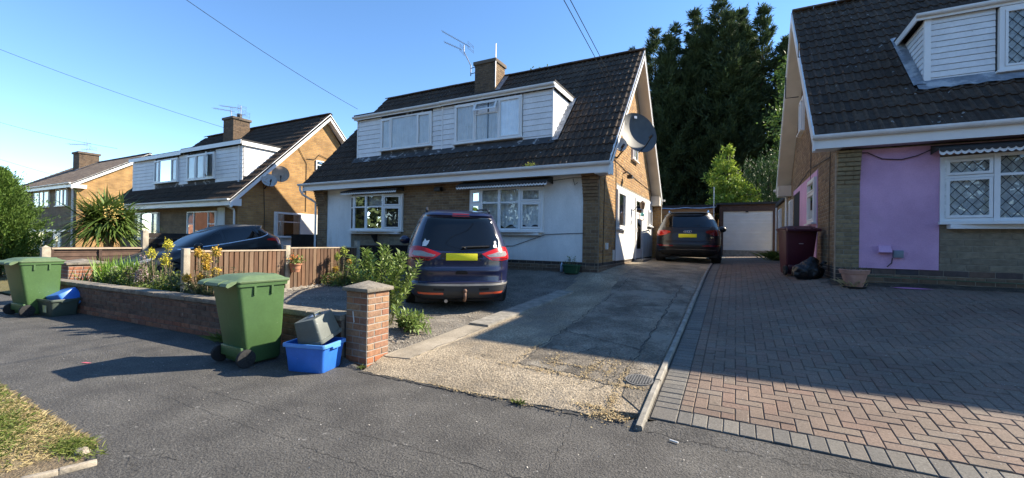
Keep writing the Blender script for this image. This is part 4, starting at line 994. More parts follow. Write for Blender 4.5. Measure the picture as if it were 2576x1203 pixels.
# gable side
GP = Plane((PX, 0, 0), (0, -1, 0), (-1, 0, 0))      # u = -y
def gfn(za, zb_):
    a = max(PY+.0, ye+(zb_-ze+.33)/sl); b_ = min(PB, yb-(zb_-zb+.33)*(yb-yr)/(zr-zb))
    iv = [(a, b_)] if b_-a > .05 else []
    if za < 3.18: iv = subtract(iv, 11.39, 15.8)
    for (p, q, v0, v1) in ((13.6, 14.4, 4.6, 5.55), (15.98, 16.77, 2.02, 2.98)):
        if zb_ > v0 and za < v1: iv = subtract(iv, p, q)
    return [(-d, -c) for c, d in iv]
bs.add(gable, GP, lay(gfn, DPC, 7.4), brick_brown); bs.add(gable, GP, lay(lambda a, b_: [(-PB, -PY)], .85, DPC), dpc_m)
for (y0, y1, v0, v1) in ((11.4, 14.3, DPC, 2.0), (12.52, 14.3, 2.0, 3.05), (11.4, 15.8, 3.05, 3.18), (11.4, 11.46, 2.0, 3.05)): pb1('render_panel', pink_render, hp, GP, -y1, -y0, v0, v1, 0, .018)
window(hp, GP, -12.5, -11.47, 2.02, 3.04, [(1, .3, 1)], n0=0, depth=.07, fw=.06, cur=[(0, 1, curtain_m, 7)])
window(hp, GP, -16.75, -16.0, 2.04, 2.96, [(1, None, 1), (1, None, 0)], n0=0, depth=.06)
window(hp, GP, -14.38, -13.62, 4.62, 5.53, [(1, None, 1), (1, None, 0)], n0=0, depth=.06)
rc = pb1('doorway', dark_in, hp, GP, -15.75, -14.32, .95, 3.05, .001, .006); pb1('door_frame', brick_brown, rc, GP, -15.79, -15.72, .95, 3.05, .004, .012)
ex = bx('rear_extension', mortar, hp, PX, 6, PB+.002, 21.5, .85, 3.15); bs.add(ex, GP, lay(lambda a, b_: [(-21.5, -20.62), (-19.7, -PB)] if a < 2.98 and b_ > 2.05 else [(-21.5, -PB)], .9, 3.15), brick_buff)
window(hp, GP, -20.6, -19.72, 2.07, 2.96, [(1, .35, 1), (1, None, 0)], n0=0, depth=.06); bx('extension_roof', felt, hp, PX-.1, 6.1, PB+.01, 21.6, 3.155, 3.3)
MB().tube([(PX-.08, 21.2, 3.1), (PX-.08, 21.2, .95)], .035, 8).build('downpipe', gutter_m, hp); MB().tube([(PX-.1, 16.95, 3.2), (PX-.1, 16.95, .95)], .04, 8).build('downpipe', gutter_m, hp)
roof = roof_shell(hp, 1.19, 11.9, ye, ze, yr, zr, yb, zb)
DX0, DY, DZ0, DZ1 = 2.93, 10.0, 4.24, 5.58; ym = ye+(DZ1+.02-ze)/sl
tiles(roof, 1.21, 11.9, ye-.02, ze-.01, sl, yr, .30, .345, tile_m, [(DX0, 9.0, DY-.05, ym-.15)], 300)
ridge_tiles(roof, 1.21, 11.9, yr, zr+.02, tile_m)
verge(hp, 1.185, ye-.03, ze, yr, zr+.02, yb, zb, depth=.17, ma=upvc); soffits(hp, 1.215, PX, ye, ze, yr, zr, yb, zb, ma=cream_m)
MB().prism([(ye, ze-.22), (ye+.33, ze-.22), (ye+.33, ze+.05), (ye, ze-.05)], 'x', 1.215, PX+.02).build('eaves_box', upvc, hp)
MB().prism([(yb, zb-.3), (yb-.5, zb-.3), (yb-.5, zb+.05), (yb, zb-.05)], 'x', 1.215, PX+.02).build('eaves_box', cream_m, hp)
gutter(hp, 1.17, 11.9, 9.035, 3.43); gutter(hp, 1.12, 11.9, 17.07, 3.4)
bx('fascia', upvc, hp, 1.19, 11.9, ye-.012, ye+.012, ze-.22, ze-.03); bx('soffit', mat('pinkish_soffit', (.42, .33, .40), .7), hp, 1.6, 11.9, ye+.012, PY, ze-.205, ze-.19)
dm = MB().box(DX0, 9.0, DY, ym+.3, DZ0-.1, DZ1-.02).build('dormer', lead_dark, hp); DP = Plane((0, DY, 0), (1, 0, 0), (0, -1, 0))
boards(dm, DP, DX0+.06, 3.79, DZ0+.03, DZ1-.04, .105, 0); boards(dm, DP, 6.0, 9.0, DZ0+.03, DZ1-.04, .105, 0)
pb1('corner_trim', upvc, dm, DP, DX0-.03, DX0+.058, DZ0-.02, DZ1-.03, -.03, .035)
CP = Plane((DX0, 0, 0), (0, -1, 0), (-1, 0, 0)); ysl = lambda z: ye+(z-ze)/sl
boards(dm, CP, 0, 0, DZ0+.03, DZ1-.04, .105, 0, fn=lambda v: (-max(DY+.04, ysl(v)), -(DY+.03)))
window(hp, DP, 3.82, 5.9, 4.44, 5.50, [(1, None, 1), (1, None, 0), (1, None, 1)], n0=0, depth=.08, fw=.06, cur=[(0, 1, lace_m, 16)], gl=glass_dark, latt=True, back=room_in)
rf = bx('dormer_roof', felt, hp, DX0-.16, 9.1, DY-.09, ym+.35, DZ1+.05, DZ1+.09)
bx('fascia', upvc, rf, DX0-.155, 9.1, DY-.085, DY-.06, DZ1-.07, DZ1+.048); bx('fascia', upvc, rf, DX0-.155, DX0-.13, DY-.058, ym+.25, DZ1-.07, DZ1+.048); gutter(rf, DX0-.17, 9.1, DY-.12, DZ1+.03, r=.035)
b = MB(); b.grid(lambda u, t: (DX0-.02-t*.17, u, ze+(u-ye)*sl+.10+.02*math.sin(t*3.1)), np.linspace(DY-.12, ym+.05, 14), [0, .3, .7, 1]); b.build('flashing', lead, hp)
b = MB(); b.grid(lambda u, t: (u, DY-.02-t*.2, ze+(DY-.02-t*.2-ye)*sl+.095+.012*math.sin(u*21)*t), np.linspace(DX0-.15, 9, 60), [0, .5, 1]); b.build('flashing', lead, hp)
bundle('cable', [[FP.p(1.7, 3.14, .05), FP.p(2.0, 3.12, .05), FP.p(2.2, 3.0, .04), FP.p(2.45, 2.97, .04), FP.p(2.65, 3.02, .05), FP.p(2.85, 3.12, .06)], [FP.p(2.35, 1.3, .03), FP.p(2.34, 1.22, .04), FP.p(2.28, 1.15, .04)],
    [GP.p(-9.95, 1.0, .02), GP.p(-9.9, 1.6, .03), GP.p(-9.98, 2.2, .02), GP.p(-9.95, 3.3, .02)], [GP.p(-10.0, 3.2, .02), GP.p(-12.4, 3.35, .03), GP.p(-15, 3.2, .02)], [GP.p(-12.35, 1.0, .02), GP.p(-12.35, 4.4, .02)]], .008, cable_m, hp)
bundle('cable', [[(2.0, 9.3, .99), (2.8, 9.33, .97), (4.5, 9.34, .95), (7, 9.34, .95)]], .008, mat('green_hose', (.06, .10, .05), .6), hp)
v = MB(); v.add([FP.p(2.16, 1.51, .02), FP.p(2.32, 1.51, .02), FP.p(2.32, 1.51, .06), FP.p(2.16, 1.51, .06), FP.p(2.155, 1.38, .02), FP.p(2.325, 1.38, .02), FP.p(2.325, 1.40, .14), FP.p(2.155, 1.40, .14)], [(0, 1, 2, 3), (2, 6, 7, 3), (0, 3, 7, 4), (1, 5, 6, 2), (4, 7, 6, 5)]).build('wall_vent', pink_render, hp)
pb1('junction_box', mat('grey_box', (.17, .21, .25), .6), hp, FP, 2.355, 2.485, 1.31, 1.435, .02, .08, bevel=.006)
bs.flush(300)
bundle('aerial_bracket', [[(1.26, 11.9, 5.0), (1.0, 11.9, 5.0), (1.0, 11.9, 5.5)], [(1.3, 11.0, 5.6), (1.15, 11.0, 5.6), (1.15, 11.0, 5.9)]], .014, black_pl, None, 'thin black aerial bracket standing off the pink house gable', 'bracket')
# ------------------------------------------------------------------ house 3 and 4 further left: brick shown by the material
def brick_tex(name, axis, c1, c2, mort, ch=.075, L=.225):
    ma = bpy.data.materials.new(name); ma.use_nodes = True; t = ma.node_tree; N = t.nodes; Lk = t.links; b = N['Principled BSDF']; b.inputs['Roughness'].default_value = .92
    g_ = N.new('ShaderNodeNewGeometry'); sp = N.new('ShaderNodeSeparateXYZ'); cb = N.new('ShaderNodeCombineXYZ')
    Lk.new(g_.outputs['Position'], sp.inputs[0]); Lk.new(sp.outputs[axis], cb.inputs[0]); Lk.new(sp.outputs[2], cb.inputs[1])
    br = N.new('ShaderNodeTexBrick'); br.inputs['Scale'].default_value = 1; br.inputs['Brick Width'].default_value = L; br.inputs['Row Height'].default_value = ch
    br.inputs['Mortar Size'].default_value = .006; br.inputs['Mortar Smooth'].default_value = .3; br.inputs['Bias'].default_value = 0
    br.inputs['Color1'].default_value = (*c1, 1); br.inputs['Color2'].default_value = (*c2, 1); br.inputs['Mortar'].default_value = (*mort, 1)
    Lk.new(cb.outputs[0], br.inputs[0])
    nz = N.new('ShaderNodeTexNoise'); nz.inputs['Scale'].default_value = 2.5; nz.inputs['Detail'].default_value = 5; Lk.new(g_.outputs['Position'], nz.inputs[0])
    mr = N.new('ShaderNodeMapRange'); mr.inputs[1].default_value = .3; mr.inputs[2].default_value = .7; mr.inputs[3].default_value = .75; mr.inputs[4].default_value = 1.2; Lk.new(nz.outputs[0], mr.inputs[0])
    mx = N.new('ShaderNodeMix'); mx.data_type = 'RGBA'; mx.blend_type = 'MULTIPLY'; mx.inputs[0].default_value = 1
    Lk.new(br.outputs[0], mx.inputs[6]); c3 = N.new('ShaderNodeCombineColor'); [Lk.new(mr.outputs[0], c3.inputs[k]) for k in range(3)]; Lk.new(c3.outputs[0], mx.inputs[7]); Lk.new(mx.outputs[2], b.inputs['Base Color'])
    bp = N.new('ShaderNodeBump'); bp.inputs['Strength'].default_value = .6; bp.inputs['Distance'].default_value = .01; bp.invert = True; Lk.new(br.outputs['Fac'], bp.inputs['Height']); Lk.new(bp.outputs[0], b.inputs['Normal'])
    MATS[name] = ma; return ma
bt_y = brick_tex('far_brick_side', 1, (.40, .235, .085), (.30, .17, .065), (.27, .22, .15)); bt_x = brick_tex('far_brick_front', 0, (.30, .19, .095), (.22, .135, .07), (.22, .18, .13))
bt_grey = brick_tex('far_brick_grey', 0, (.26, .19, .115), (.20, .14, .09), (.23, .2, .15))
h3 = empty('chalet_house', (-21.3, 9.1, .4), label='brick chalet semi with white dormers and two satellite dishes beyond the black hatchback', cat='house')
X0, X1, YF3, YB3 = -26.3, -16.5, 9.1, 16.2
ye, ze, yr, zr, yb, zb = 8.66, 2.84, 12.85, 7.04, 17.0, 2.84; sl = (zr-ze)/(yr-ye)
gp = [(YF3, 0), (YB3, 0), (YB3, 2.9), (yr, zr-.25), (YF3, ze+.2)]
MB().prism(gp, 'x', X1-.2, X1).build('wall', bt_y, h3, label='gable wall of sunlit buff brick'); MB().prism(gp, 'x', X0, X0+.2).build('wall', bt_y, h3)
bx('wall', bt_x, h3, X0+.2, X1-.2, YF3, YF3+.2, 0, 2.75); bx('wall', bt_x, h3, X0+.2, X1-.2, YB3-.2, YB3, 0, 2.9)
F3 = Plane((0, YF3, 0), (1, 0, 0), (0, -1, 0)); G3 = Plane((X1, 0, 0), (0, 1, 0), (1, 0, 0))
pb1('render_panel', white_render, h3, F3, -17.85, -17.35, .5, 2.6, 0, .02); pb1('render_panel', white_render, h3, G3, 10.5, 15.5, .6, 2.52, 0, .02)
window(h3, F3, -20.0, -17.87, 1.35, 2.47, [(.5, .45, 0), (1.1, None, 0), (.5, .45, 0)], n0=.002, depth=.08, gl=glass_dark, back=room_in, cur=[(0, .2, curtain_m, 4)])
window(h3, F3, -24.6, -22.45, 1.3, 2.5, [(.5, None, 1), (1, None, 0), (.5, None, 1)], n0=.002, depth=.08, cur=[(0, .99, curtain_m, 12)])
window(h3, G3, 10.58, 11.66, 1.5, 2.48, [(1, .35, 0)], n0=.02, depth=.06, gl=glass_dark, back=room_in, cur=[(.0, .3, curtain_m, 3), (.7, 1, curtain_m, 3)])
window(h3, G3, 12.35, 13.2, 4.45, 4.93, [(1, .4, 0)], n0=.002, depth=.06)
r3 = roof_shell(h3, X0-.25, -16.2, ye, ze, yr, zr, yb, zb)
D0, D1, DY, DZ0, DZ1 = -26.15, -16.9, 9.48, 3.62, 5.08; ym = ye+(DZ1-ze)/sl
tiles(r3, X0-.25, -16.22, ye, ze-.01, sl, yr, .30, .345, tile_far, [(D0, D1, DY-.05, ym-.1), (-22.6, -21.7, 12, 13)], 0); ridge_tiles(r3, X0-.25, -16.2, yr, zr+.02, tile_far)
verge(h3, -16.23, ye, ze, yr, zr+.02, yb, zb); soffits(h3, X1, -16.23, ye, ze, yr, zr, yb, zb, ma=upvc)
MB().prism([(ye, ze-.22), (ye+.42, ze-.22), (ye+.42, ze+.05), (ye, ze-.05)], 'x', -16.23, -16.52).build('eaves_box', upvc, h3)
gutter(h3, X0-.3, -16.2, 8.6, 2.86); bx('fascia', upvc, h3, X0-.25, -16.23, ye-.012, ye+.012, ze-.22, ze-.03); bx('soffit', cream_m, h3, X0-.25, X1, ye+.012, YF3, ze-.2, ze-.185)
MB().tube([(-16.9, 8.62, 2.8), (-16.9, 8.7, 2.72), (-16.62, 9.02, 2.5), (-16.6, 9.03, 2.4), (-16.6, 9.03, .4)], .036, 8).build('downpipe', gutter_m, h3, smooth='auto')
dm = MB().box(D0, D1, DY, ym+.3, DZ0-.1, DZ1-.02).build('dormer', lead_dark, h3); DP = Plane((0, DY, 0), (1, 0, 0), (0, -1, 0)); CP = Plane((D1, 0, 0), (0, 1, 0), (1, 0, 0))
for u0, u1, v0 in ((D0, -23.88, DZ0), (-21.72, -20.97, DZ0+.1), (-18.8, D1, DZ0+.06)): boards(dm, DP, u0, u1, v0, DZ1-.05, .16, 0)
boards(dm, CP, 0, 0, DZ0+.06, DZ1-.05, .16, 0, fn=lambda v: (DY+.02, max(DY+.03, ye+(v-ze)/sl)))
pb1('corner_trim', upvc, dm, DP, D1-.25, D1-.21, DZ0, DZ1-.04, 0, .05)
window(h3, DP, -23.86, -21.74, 3.88, 4.92, [(.45, None, 1), (1.1, None, 0), (.5, None, 1)], n0=0, depth=.08, cur=[(0, 1, curtain_m, 16)])
window(h3, DP, -20.95, -18.82, 3.86, 4.93, [(.7, None, 1), (.7, None, 1), (.7, None, 1)], n0=0, depth=.08, cur=[(0, .6, curtain_m, 9), (.7, 1, curtain_m, 4)])
sh = MB(); pbox(sh, Plane((-19.4, DY-.09, 0), (.9, -.43, 0), (-.43, -.9, 0)), 0, .6, 3.98, 4.88, -.02, .02); sh.build('open_casement', upvc, h3)
for (a, c, dz) in ((D0-.1, -21.35, 0), (-21.348, D1+.1, .06)):
    q = bx('dormer_roof', felt, h3, a, c, DY-.13, ym+.3, DZ1+.05+dz, DZ1+.11+dz); bx('fascia', upvc, q, a, c-.002, DY-.15, DY-.132, DZ1-.08+dz, DZ1+.08+dz)
bx('fascia', upvc, h3, D1+.08, D1+.1, DY-.1, ym+.2, DZ1-.06, DZ1+.1)
bs = BrickSet(); c3 = brick_box(bs, h3, 'chimney', -22.6, -21.75, 11.7, 12.5, 5.6, 7.25, brick_smoky_shaded, mortar_dark, 'FR'); bs.flush(0)
bx('chimney_cap', MATS['chimney_cap'], c3, -22.66, -21.69, 11.64, 12.56, 7.25, 7.37, bevel=.008); MB().lathe([(0, 7.6), (.11, 7.6), (.12, 7.37)], (-21.95, 12.1, 0), 10).build('chimney_pot', black_pl, c3)
bundle('cable', [[G3.p(10.1, .6, .02), G3.p(10.1, 2.4, .02), G3.p(10.05, 3.6, .02)], [G3.p(11.9, 2.6, .02), G3.p(11.9, 4.7, .02), G3.p(11.5, 5.3, .03)], [G3.p(11.9, 4.9, .02), G3.p(12.3, 4.95, .04), G3.p(12.5, 5.2, .04), G3.p(13.1, 5.05, .02)]], .012, cable_m, h3)
# house 4
h4 = empty('brick_house', (-43, 10.8, .2), label='two storey brick house with pale tiled roof and white door at the far left', cat='house')
X1 = -37.7; Y4 = 10.8
ye, ze, yr, zr, yb, zb = 10.45, 4.72, 14.5, 7.35, 18.6, 4.72; sl = (zr-ze)/(yr-ye)
gp = [(Y4, -.2), (18.3, -.2), (18.3, 4.6), (yr, zr-.2), (Y4, ze+.1)]
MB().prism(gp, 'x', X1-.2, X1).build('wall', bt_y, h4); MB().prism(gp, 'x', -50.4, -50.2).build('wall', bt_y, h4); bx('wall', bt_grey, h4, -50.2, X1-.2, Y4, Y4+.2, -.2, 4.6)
r4 = roof_shell(h4, -50.6, X1+.3, ye, ze, yr, zr, yb, zb)
tile_pale = mat('roof_tile_pale', [(.15, .115, .09), (.19, .15, .115), (.12, .095, .08)], .9, rnd=True, noise=(8, .8, 1.2))
tiles(r4, -50.6, X1+.3, ye, ze-.01, sl, yr, .38, .36, tile_pale, [], 0); ridge_tiles(r4, -50.6, X1+.3, yr, zr+.02, tile_pale)
verge(h4, X1+.27, ye, ze, yr, zr+.02, yb, zb, depth=.22); gutter(h4, -50.6, X1+.35, 10.38, 4.76, r=.07); bx('fascia', upvc, h4, -50.6, X1+.27, ye-.012, ye+.012, ze-.25, ze-.03); bx('eaves_box', upvc, h4, X1+.002, X1+.268, ye+.013, Y4+.4, ze-.28, ze-.05)
F4 = Plane((0, Y4, 0), (1, 0, 0), (0, -1, 0)); G4 = Plane((X1, 0, 0), (0, 1, 0), (1, 0, 0))
window(h4, F4, -45.4, -42.35, 3.35, 4.5, [(1, None, 0), (.8, None, 1), (1, None, 1)], n0=.002, depth=.08, cur=[(.45, 1, curtain_m, 8)], gl=glass_dark)
window(h4, F4, -41.1, -39.1, 3.35, 4.5, [(.6, None, 0), (.6, None, 1), (.6, None, 1)], n0=.002, depth=.08, cur=[(.1, .9, curtain_m, 8)], gl=glass_dark)
window(h4, F4, -46.2, -43.2, .3, 1.6, [(1, None, 0), (.7, None, 1), (1, .3, 0)], n0=.002, depth=.08, gl=glass_dark)
d4 = pb1('door', upvc, h4, F4, -41.4, -40.1, -.2, 1.55, .002, .06); pquad('pane', glass_dark, d4, F4, -40.95, -40.55, .2, 1.3, .064); pb1('porch_board', upvc, h4, F4, -46.3, -38.8, 1.6, 1.75, 0, .12)
MB().tube([(X1-.3, 10.7, 4.6), (X1-.3, 10.7, -.2)], .06, 6).build('downpipe', gutter_m, h4); MB().tube([(X1-.35, 10.42, 4.68), (X1-.3, 10.7, 4.4)], .06, 6).build('downpipe', gutter_m, h4)
bs = BrickSet(); c4 = brick_box(bs, h4, 'chimney', -47.3, -46.1, 13.3, 14.5, 6.0, 7.9, brick_smoky_shaded, mortar_dark, 'FR', ch=.09); bs.flush(0); bx('chimney_cap', MATS['chimney_cap'], c4, -47.38, -46.02, 13.22, 14.58, 7.9, 8.05)
b = MB(); b.grid(lambda u, t: (-46.08+t*.5, u, ze+(u-ye)*sl+.09), [13.0, 13.8, 14.45], [0, 1]); b.build('flashing', lead, c4)

# ------------------------------------------------------------------ garages at the end of the drives
ga = empty('garage', (.45, 23, .95), label='flat roofed garage with white roller door and brown frame behind the paved drive', cat='garage')
brownwood = mat('brown_frame', (.085, .048, .035), .75, noise=(8, .75, 1.2), bump=(30, .3, .01)); roller_m = mat('roller_white', [(.74, .74, .70), (.78, .77, .74)], .5, rnd=True, noise=(2, .92, 1.04))
GD = Plane((0, 23, 0), (1, 0, 0), (0, -1, 0))
bx('wall', bt_x, ga, -.72, 1.9, 23.05, 28, .8, 3.3); pb1('lintel_board', brownwood, ga, GD, -.74, 1.85, 3.10, 3.42, -.06, .03)
pb1('door_post', brownwood, ga, GD, -.74, -.565, .95, 3.10, -.06, .02); pb1('door_post', brownwood, ga, GD, 1.505, 1.85, .95, 3.10, -.06, .02)
bx('roof', felt, ga, -.9, 2.05, 22.85, 28.2, 3.425, 3.52); pb1('threshold', kerb_m, ga, GD, -.56, 1.5, .9, 1.22, -.05, .1); pb1('lock_box', black_pl, ga, GD, .38, .5, 3.05, 3.1, .0, .05)
rd = pb1('roller_door', roller_m, ga, GD, -.56, 1.5, 1.225, 3.095, -.06, -.04)
v = 1.23
while v < 3.07:
    b = MB(); vs = [GD.p(u, v+dv, n) for u in (-.555, 1.495) for dv, n in ((.002, -.041), (.012, -.018), (.05, -.018), (.066, -.041))]
    b.add(vs, [(0, 1, 5, 4), (1, 2, 6, 5), (2, 3, 7, 6)]); b.build('slat', roller_m, rd); v += .068
gb = empty('garage', (-2.1, 22.6, .95), label='old garage with pale sheeting over its roof edge behind the black SUV', cat='garage')
bx('wall', brick_buff, gb, -3.4, -.95, 22.4, 28, .8, 3.0); bx('lintel_board', mat('orange_board', [(.42, .25, .12), (.36, .2, .09)], .8, noise=(5, .8, 1.2)), gb, -3.42, -.93, 22.34, 22.398, 2.98, 3.22)
bx('garage_door', mat('pale_door', (.45, .46, .44), .7, noise=(4, .85, 1.1)), gb, -3.2, -1.2, 22.36, 22.399, .95, 2.9)
bx('roof', felt, gb, -3.6, -.85, 22.3, 28.2, 3.30, 3.40)
sheetm = mat('plastic_sheet', (.62, .66, .72), .35, noise=(7, .7, 1.15), bump=(5, .8, .05))
b = MB(); b.grid(lambda u, t: (u, 22.2+.35*t+.02*math.sin(u*9), 3.23+.14*t+.02*math.sin(u*5)), np.linspace(-3.5, -.9, 24), [0, .3, .6, 1]); b.build('roof_sheet', sheetm, gb, smooth=True)
bundle('pole', [[(-.95, 22.0, .95), (-.95, 22.0, 4.2)]], .025, mat('galvanised', (.45, .46, .46), .5, metal=.6), None, 'thin upright galvanised pole beside the old garage', 'pole')

# ------------------------------------------------------------------ low brick wall with pillars
def yw(x): return 3.50+.05*(x+4.15)
ang = math.atan(.05)
lw = empty('low_brick_wall', (-8, yw(-8), 0), label='long low weathered brick wall with flat coping between the pillars and bins', cat='wall')
U_ = Vector((math.cos(ang), math.sin(ang), 0)); P = Plane((-12.2, yw(-12.2), 0), U_, (U_.y, -U_.x, 0)); Lw = 8.06
core = MB(); pbox(core, P, 0, Lw, -.1, .5, -.2, 0); core = core.build('core', mortar_dark, lw)
bs = BrickSet()
bs.add(core, P, lay(lambda a, b_: [(0, Lw)], -.07, .155), brick_red); bs.add(core, P, lay(lambda a, b_: [(0, Lw)], .155, .49, off=.06), brick_sooty)
PB2 = Plane(P.p(Lw, 0, -.2), -U_, (-U_.y, U_.x, 0)); bs.flush(300)
u = 0.
while u < Lw-.05:
    e = min(u+.44, Lw); q = MB(); pbox(q, P, u+.004, e-.004, .497, .562+random.uniform(-.003, .003), -.222, .022); q.build('coping', coping_m, lw, bevel=.008); u = e
def pillar(x0, y0, w_, top, ma1, ma2, label, rows_red=1, caph=.09, capo=.04):
    t = empty('brick_pillar', (x0+w_/2, y0+w_/2, 0), label=label, cat='pillar'); bs = BrickSet()
    C = bx('core', mortar_pale, t, x0, x0+w_, y0, y0+w_, -.1, top)
    for k, (O, U, N) in enumerate((((x0, y0, 0), (1, 0, 0), (0, -1, 0)), ((x0+w_, y0, 0), (0, 1, 0), (1, 0, 0)), ((x0+w_, y0+w_, 0), (-1, 0, 0), (0, 1, 0)), ((x0, y0+w_, 0), (0, -1, 0), (-1, 0, 0)))):
        Q = Plane(O, U, N); bb = lay(lambda a, b_: [(0, w_)], -.06, top, ch=.077, off=.0 if k % 2 else .1125)
        bs.add(C, Q, [x for x in bb if x[4] > rows_red], ma1 if k else ma1); bs.add(C, Q, [x for x in bb if x[4] <= rows_red], ma2)
    bs.flush(300)
    c = MB(); a0, a1, b0, b1 = x0-capo, x0+w_+capo, y0-capo, y0+w_+capo; m_ = ((a0+a1)/2, (b0+b1)/2)
    c.add([(a0, b0, top+.003), (a1, b0, top+.003), (a1, b1, top+.003), (a0, b1, top+.003), (a0, b0, top+caph*.5), (a1, b0, top+caph*.5), (a1, b1, top+caph*.5), (a0, b1, top+caph*.5), (*m_, top+caph+.03)],
          [(3, 2, 1, 0), (0, 1, 5, 4), (1, 2, 6, 5), (2, 3, 7, 6), (3, 0, 4, 7), (4, 5, 8), (5, 6, 8), (6, 7, 8), (7, 4, 8)]); c.build('cap', coping_m, t, bevel=.006)
    return t
brick_mix = mat('brick_mixed', [(.25, .11, .065), (.30, .155, .085), (.21, .115, .075), (.34, .20, .11), (.25, .15, .095), (.28, .12, .07)], .9, rnd=True, noise=(22, .72, 1.25), bump=(60, .6, .008), spots=(10, .08, (.4, .37, .33), .5, 4))
gpil = pillar(-4.115, 3.54, .345, .855, brick_mix, mat('brick_orange', [(.33, .12, .055), (.38, .15, .07)], .9, rnd=True, noise=(22, .75, 1.2), bump=(60, .6, .008)), 'brick gate pillar with a pyramid stone cap beside the blue recycling box')
MB().add([(-4.0, 3.528, .62), (-3.985, 3.528, .62), (-3.96, 3.526, .5), (-3.975, 3.526, .48), (-3.99, 3.527, .55)], [(0, 1, 2, 3, 4)]).build('paint_drip', mat('paper_white', (.7, .7, .66), .8), gpil)
pillar(-13.0, 3.45, .6, .82, brick_red, brick_red, 'short red brick pillar with stone cap behind the left green bin')

# ------------------------------------------------------------------ wheelie bins
def rrect(w_, d_, r, n=5):
    o = []
    for cx, cy, a0 in ((w_/2-r, d_/2-r, 0), (-w_/2+r, d_/2-r, 90), (-w_/2+r, -d_/2+r, 180), (w_/2-r, -d_/2+r, 270)):
        for t in np.linspace(0, 90, n): o.append((cx+r*math.cos(R(a0+t)), cy+r*math.sin(R(a0+t))))
    return o
def loft(b, rings, cap0=True, cap1=True):
    n = len(rings[0]); vs = [p for r_ in rings for p in r_]
    fs = [(i*n+k, i*n+(k+1) % n, (i+1)*n+(k+1) % n, (i+1)*n+k) for i in range(len(rings)-1) for k in range(n)]
    if cap0: fs.append(tuple(range(n))[::-1])
    if cap1: fs.append(tuple((len(rings)-1)*n+k for k in range(n)))
    return b.add(vs, fs)
tyre_m = mat('rubber', (.017, .017, .018), .85, noise=(30, .8, 1.2))
def wheelie(loc, rz, ma, label, group=None, lidm=None, scale=1.):
    """front faces -y is the wheel and hinge side; base at the origin"""
    t = empty('wheelie_bin', loc, rz, label, 'bin', group)
    b = MB(); rings = []
    for z, w_, d_, oy in ((.03, .43, .40, .06), (.05, .45, .42, .06), (.5, .52, .49, .03), (.90, .562, .555, 0), (.915, .565, .56, 0), (.918, .60, .60, 0), (.955, .605, .605, 0)):
        rings.append([(x, y+oy, z) for x, y in rrect(w_, d_, .045)])
    loft(b, rings); 
    for sx in (-.1, .1): b.box(.277, .30, sx-.012, sx+.012, .82, .92)
    b.build('body', ma, t, smooth='auto', world=False)
    # moulded wheel recess below the hinge side
    b = MB(); b.box(-.21, .21, -.20, -.12, .10, .22); b.build('axle_housing', ma, t, world=False, bevel=.01)
    l = MB(); rings = []
    for z, w_, d_, oy in ((.957, .62, .62, .005), (.972, .635, .635, .005), (.985, .63, .63, .005), (.995, .57, .57, .005), (1.02, .50, .48, .01), (1.035, .44, .40, .02), (1.038, .40, .36, .02)):
        rings.append([(x, y+oy, z) for x, y in rrect(w_, d_, .05)])
    loft(l, rings)
    for x0, x1 in ((-.30, -.17), (-.13, .13), (.17, .30)):          # ridged hinge lobes on the wheel side
        pr = [(-.30, .955), (-.36, .95), (-.405, .93), (-.415, .90), (-.395, .885), (-.36, .90), (-.31, .93)]
        l.prism([(y, z+.035) for y, z in pr], 'x', x0, x1)
    l.box(-.22, .22, .315, .35, .965, .985); l.box(-.05, .05, .27, .30, 1.0, 1.03)
    L_ = l.build('lid', lidm or ma, t, smooth='auto', world=False)
    MB().tube([(-.29, -.375, .945), (.29, -.375, .945)], .013, 8).build('hinge_bar', ma, t, world=False)
    for x in (-.15, .15): MB().lathe([(0, -.012), (.022, -.012), (.024, 0), (.022, .012), (0, .012)], (x, -.385, .94), 12, 'x').build('hinge_pin', ma, t, world=False)
    for s in (-1, 1):
        wv = MB().lathe([(.035, -.022), (.085, -.024), (.1, -.02), (.104, 0), (.1, .02), (.085, .024), (.035, .022)], (s*.262, -.17, .104), 24, 'x').build('wheel', tyre_m, t, smooth='auto', world=False)
        MB().lathe([(0, -.018), (.05, -.02), (.075, -.012), (.075, .012), (.05, .02), (0, .018)], (s*.262, -.17, .104), 16, 'x').build('hub', black_pl, wv, smooth='auto', world=False)
        h = MB()
        for k in range(8):
            a = k*math.pi/4; h.bar((s*.284, -.17, .104), (s*.284, -.17+.075*math.cos(a), .104+.075*math.sin(a)), .01, .006, up=(1, 0, 0))
        h.build('spokes', black_pl, wv, world=False)
    MB().tube([(-.26, -.17, .104), (.26, -.17, .104)], .012, 8).build('axle', black_pl, t, world=False)
    t.scale = (scale,)*3
    return t
bin_green = mat('bin_green', (.060, .124, .042), .45, noise=(3, .88, 1.1), noise2=(40, .93, 1.07), spots=(24, .045, (.3, .38, .26), .6, 6), bump=(90, .12, .004))
bin_lid = mat('bin_lid_green', (.105, .16, .075), .55, noise=(4, .85, 1.12), noise2=(40, .9, 1.1), bump=(90, .12, .004))
wheelie((-5.12, 2.975, 0), R(-1), bin_green, 'green wheelie bin standing beside the blue recycling box and brick pillar', 'green wheelie bins', bin_lid)
wheelie((-11.35, 2.70, 0), R(8), bin_green, 'green wheelie bin at the left end of the wall, behind a tipped blue crate', 'green wheelie bins', bin_lid)
mar = wheelie((1.14, 10.75, gf(1.14, 10.75)), R(12), mat('bin_maroon', (.075, .010, .022), .45, noise=(3, .85, 1.1)), 'maroon wheelie bin on the block paving by the pink house corner')
MB().box(-.06, .02, -.305, -.30, .66, .675).build('stamp', mat('pale_print', (.45, .35, .36), .6), mar, world=False)

